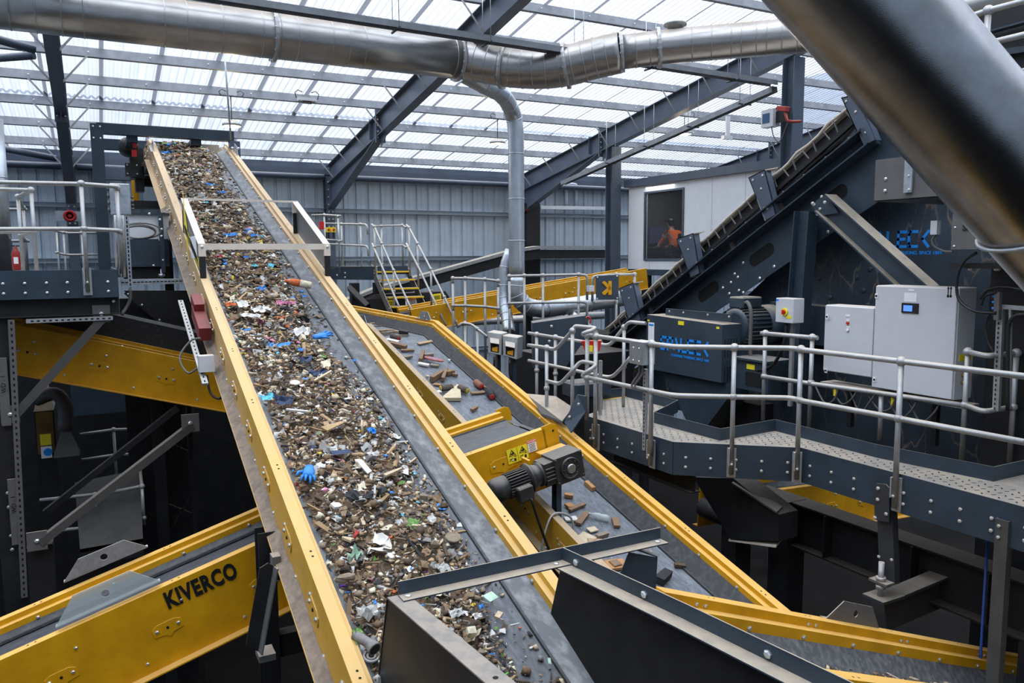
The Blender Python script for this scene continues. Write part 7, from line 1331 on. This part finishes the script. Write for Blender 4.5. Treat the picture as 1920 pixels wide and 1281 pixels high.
plank((1098, 908), (1113, 921), .06, .05, 2, 'reddish-brown stick near the right skirt below the gear motor'); plank((1058, 931), (1074, 933), .06, .04, 2, 'orange-brown stick at the left below the gear motor'); plank((1062, 952), (1073, 949), .09, .03, 2, 'orange-brown chip below the orange-brown stick'); plank((1067, 959), (1096, 947), .05, .03, 0, 'thin dark batten right of the orange-brown chip'); plank((1084, 985), (1099, 963), .08, .03, 0, 'wide brown plank in the middle of the lower second belt'); plank((1059, 976), (1082, 974), .09, .02, 4, 'white card left of the wide brown plank', m=WM[7], nm='white_piece', cat='piece', group=None)
plank((1152, 974), (1158, 990), .085, .03, 0, 'short brown board right of the clear bottle'); plank((1103, 996), (1118, 992), .09, .015, 4, 'small square pale chip below the wide brown plank'); plank((1085, 1022), (1106, 1004), .17, .015, 4, 'pale cardboard sheet with print at the left of the broken boards'); plank((1104, 1022), (1158, 1023), .17, .03, 1, 'large broken tan board left under the chute end bracket'); plank((1100, 1032), (1125, 1022), .16, .035, 0, 'broken brown board overlapping the pale cardboard'); plank((1119, 1010), (1138, 1003), .06, .04, 3, 'dark grey block lying on the broken boards')
plank((1138, 1064), (1172, 1058), .17, .03, 2, 'orange-brown broken board behind the chute rim'); plank((1146, 1064), (1160, 1060), .1, .045, 0, 'small brown square on the orange-brown broken board'); plank((1264, 1063), (1284, 1065), .05, .04, 3, 'dark short block near the right skirt behind the chute', m=WM[1]); plank((1235, 1095), (1250, 1078), .11, .07, 3, 'charred dark chunk behind the yellow rail end', m=WM[8])
p, q = on2(1106, 969)+N2*.035, on2(1142, 978)+N2*.035; d = (q-p).normalized(); L = (q-p).length; t = thing('clear_bottle', 'crushed clear plastic bottle on the lower part of the second conveyor', 'bottle', p); MB().lathe(p, d, [(0, .014), (.03, .016), (.05, .03), (.1, .036), (L*.55, .03), (L*.8, .037), (L, .03)], 12).build('body', CLEARP, t); MB().lathe(p, -d, [(0, .016), (.018, .016)], 10).build('cap', WM[6], t)
# loose grit on the second belt and waste on the lower right conveyor
o5 = []; FR5 = np.array([list(d5), [0, -1, 0], list(n5)]).T
for i in range(1300):
    x = 3.7+3.4*rg.random(); y = 3.3+.66*rg.random()**.8; ti, ci, k = pick(); sz = float(np.clip(rg.lognormal(math.log(.02), .4), .009, .05)); p = c5(x, y)+n5*(-.33+.05*rg.random()+sz*.3); o5.append((ti, rot3(.4, FR5)*sz, np.array(p), ci))
tag(heap_mesh('mixed_waste', o5, WM+[SOIL]), 'small heap of mixed waste on the conveyor in the lower right corner', 'waste', None, 'stuff')
g2 = []; FR2 = np.array([[1, 0, 0], list(D2), list(N2)]).T
for i in range(420):
    y = 5.+7.6*rg.random(); x = 4.05+.3+.7*rg.random(); sz = rg.uniform(.004, .011); g2.append((int(rg.choice(BYK['chip'])), rot3(.1, FR2)*sz, np.array(V((x, y, -4.4+T2*y-.268))+N2*sz*.2), int(rg.choice([3, 6, 7, 4, 2]))))
tag(heap_mesh('wood_grit', g2, WM), 'fine pale grit and chips sprinkled over the second conveyor belt', 'grit', None, 'stuff')
# ================================================================ light and view
W = bpy.data.worlds.new('overcast_sky'); bpy.context.scene.world = W; W.use_nodes = True; nt = W.node_tree; N = nt.nodes; L = nt.links
bg = N['Background']; tc = N.new('ShaderNodeTexCoord'); sp = N.new('ShaderNodeSeparateXYZ'); L.new(tc.outputs['Generated'], sp.inputs['Vector'])
mr = N.new('ShaderNodeValToRGB'); L.new(sp.outputs['Z'], mr.inputs['Fac'])
mr.color_ramp.elements[0].position = 0.; mr.color_ramp.elements[0].color = (.05, .05, .055, 1)
mr.color_ramp.elements[1].position = 1.; mr.color_ramp.elements[1].color = (2.5, 2.6, 2.75, 1)
e = mr.color_ramp.elements.new(.1); e.color = (.62, .67, .77, 1); e = mr.color_ramp.elements.new(.42); e.color = (.82, .87, .99, 1)
L.new(mr.outputs['Color'], bg.inputs['Color']); bg.inputs['Strength'].default_value = 1.6
S = bpy.context.scene; S.view_settings.view_transform = 'Standard'; S.view_settings.look = 'None'; S.view_settings.gamma = 1.0; S.view_settings.exposure = 0.85
S.view_settings.use_curve_mapping = False
S.cycles.use_denoising = True; S.cycles.max_bounces = 8; S.cycles.transparent_max_bounces = 16
bpy.context.view_layer.update()
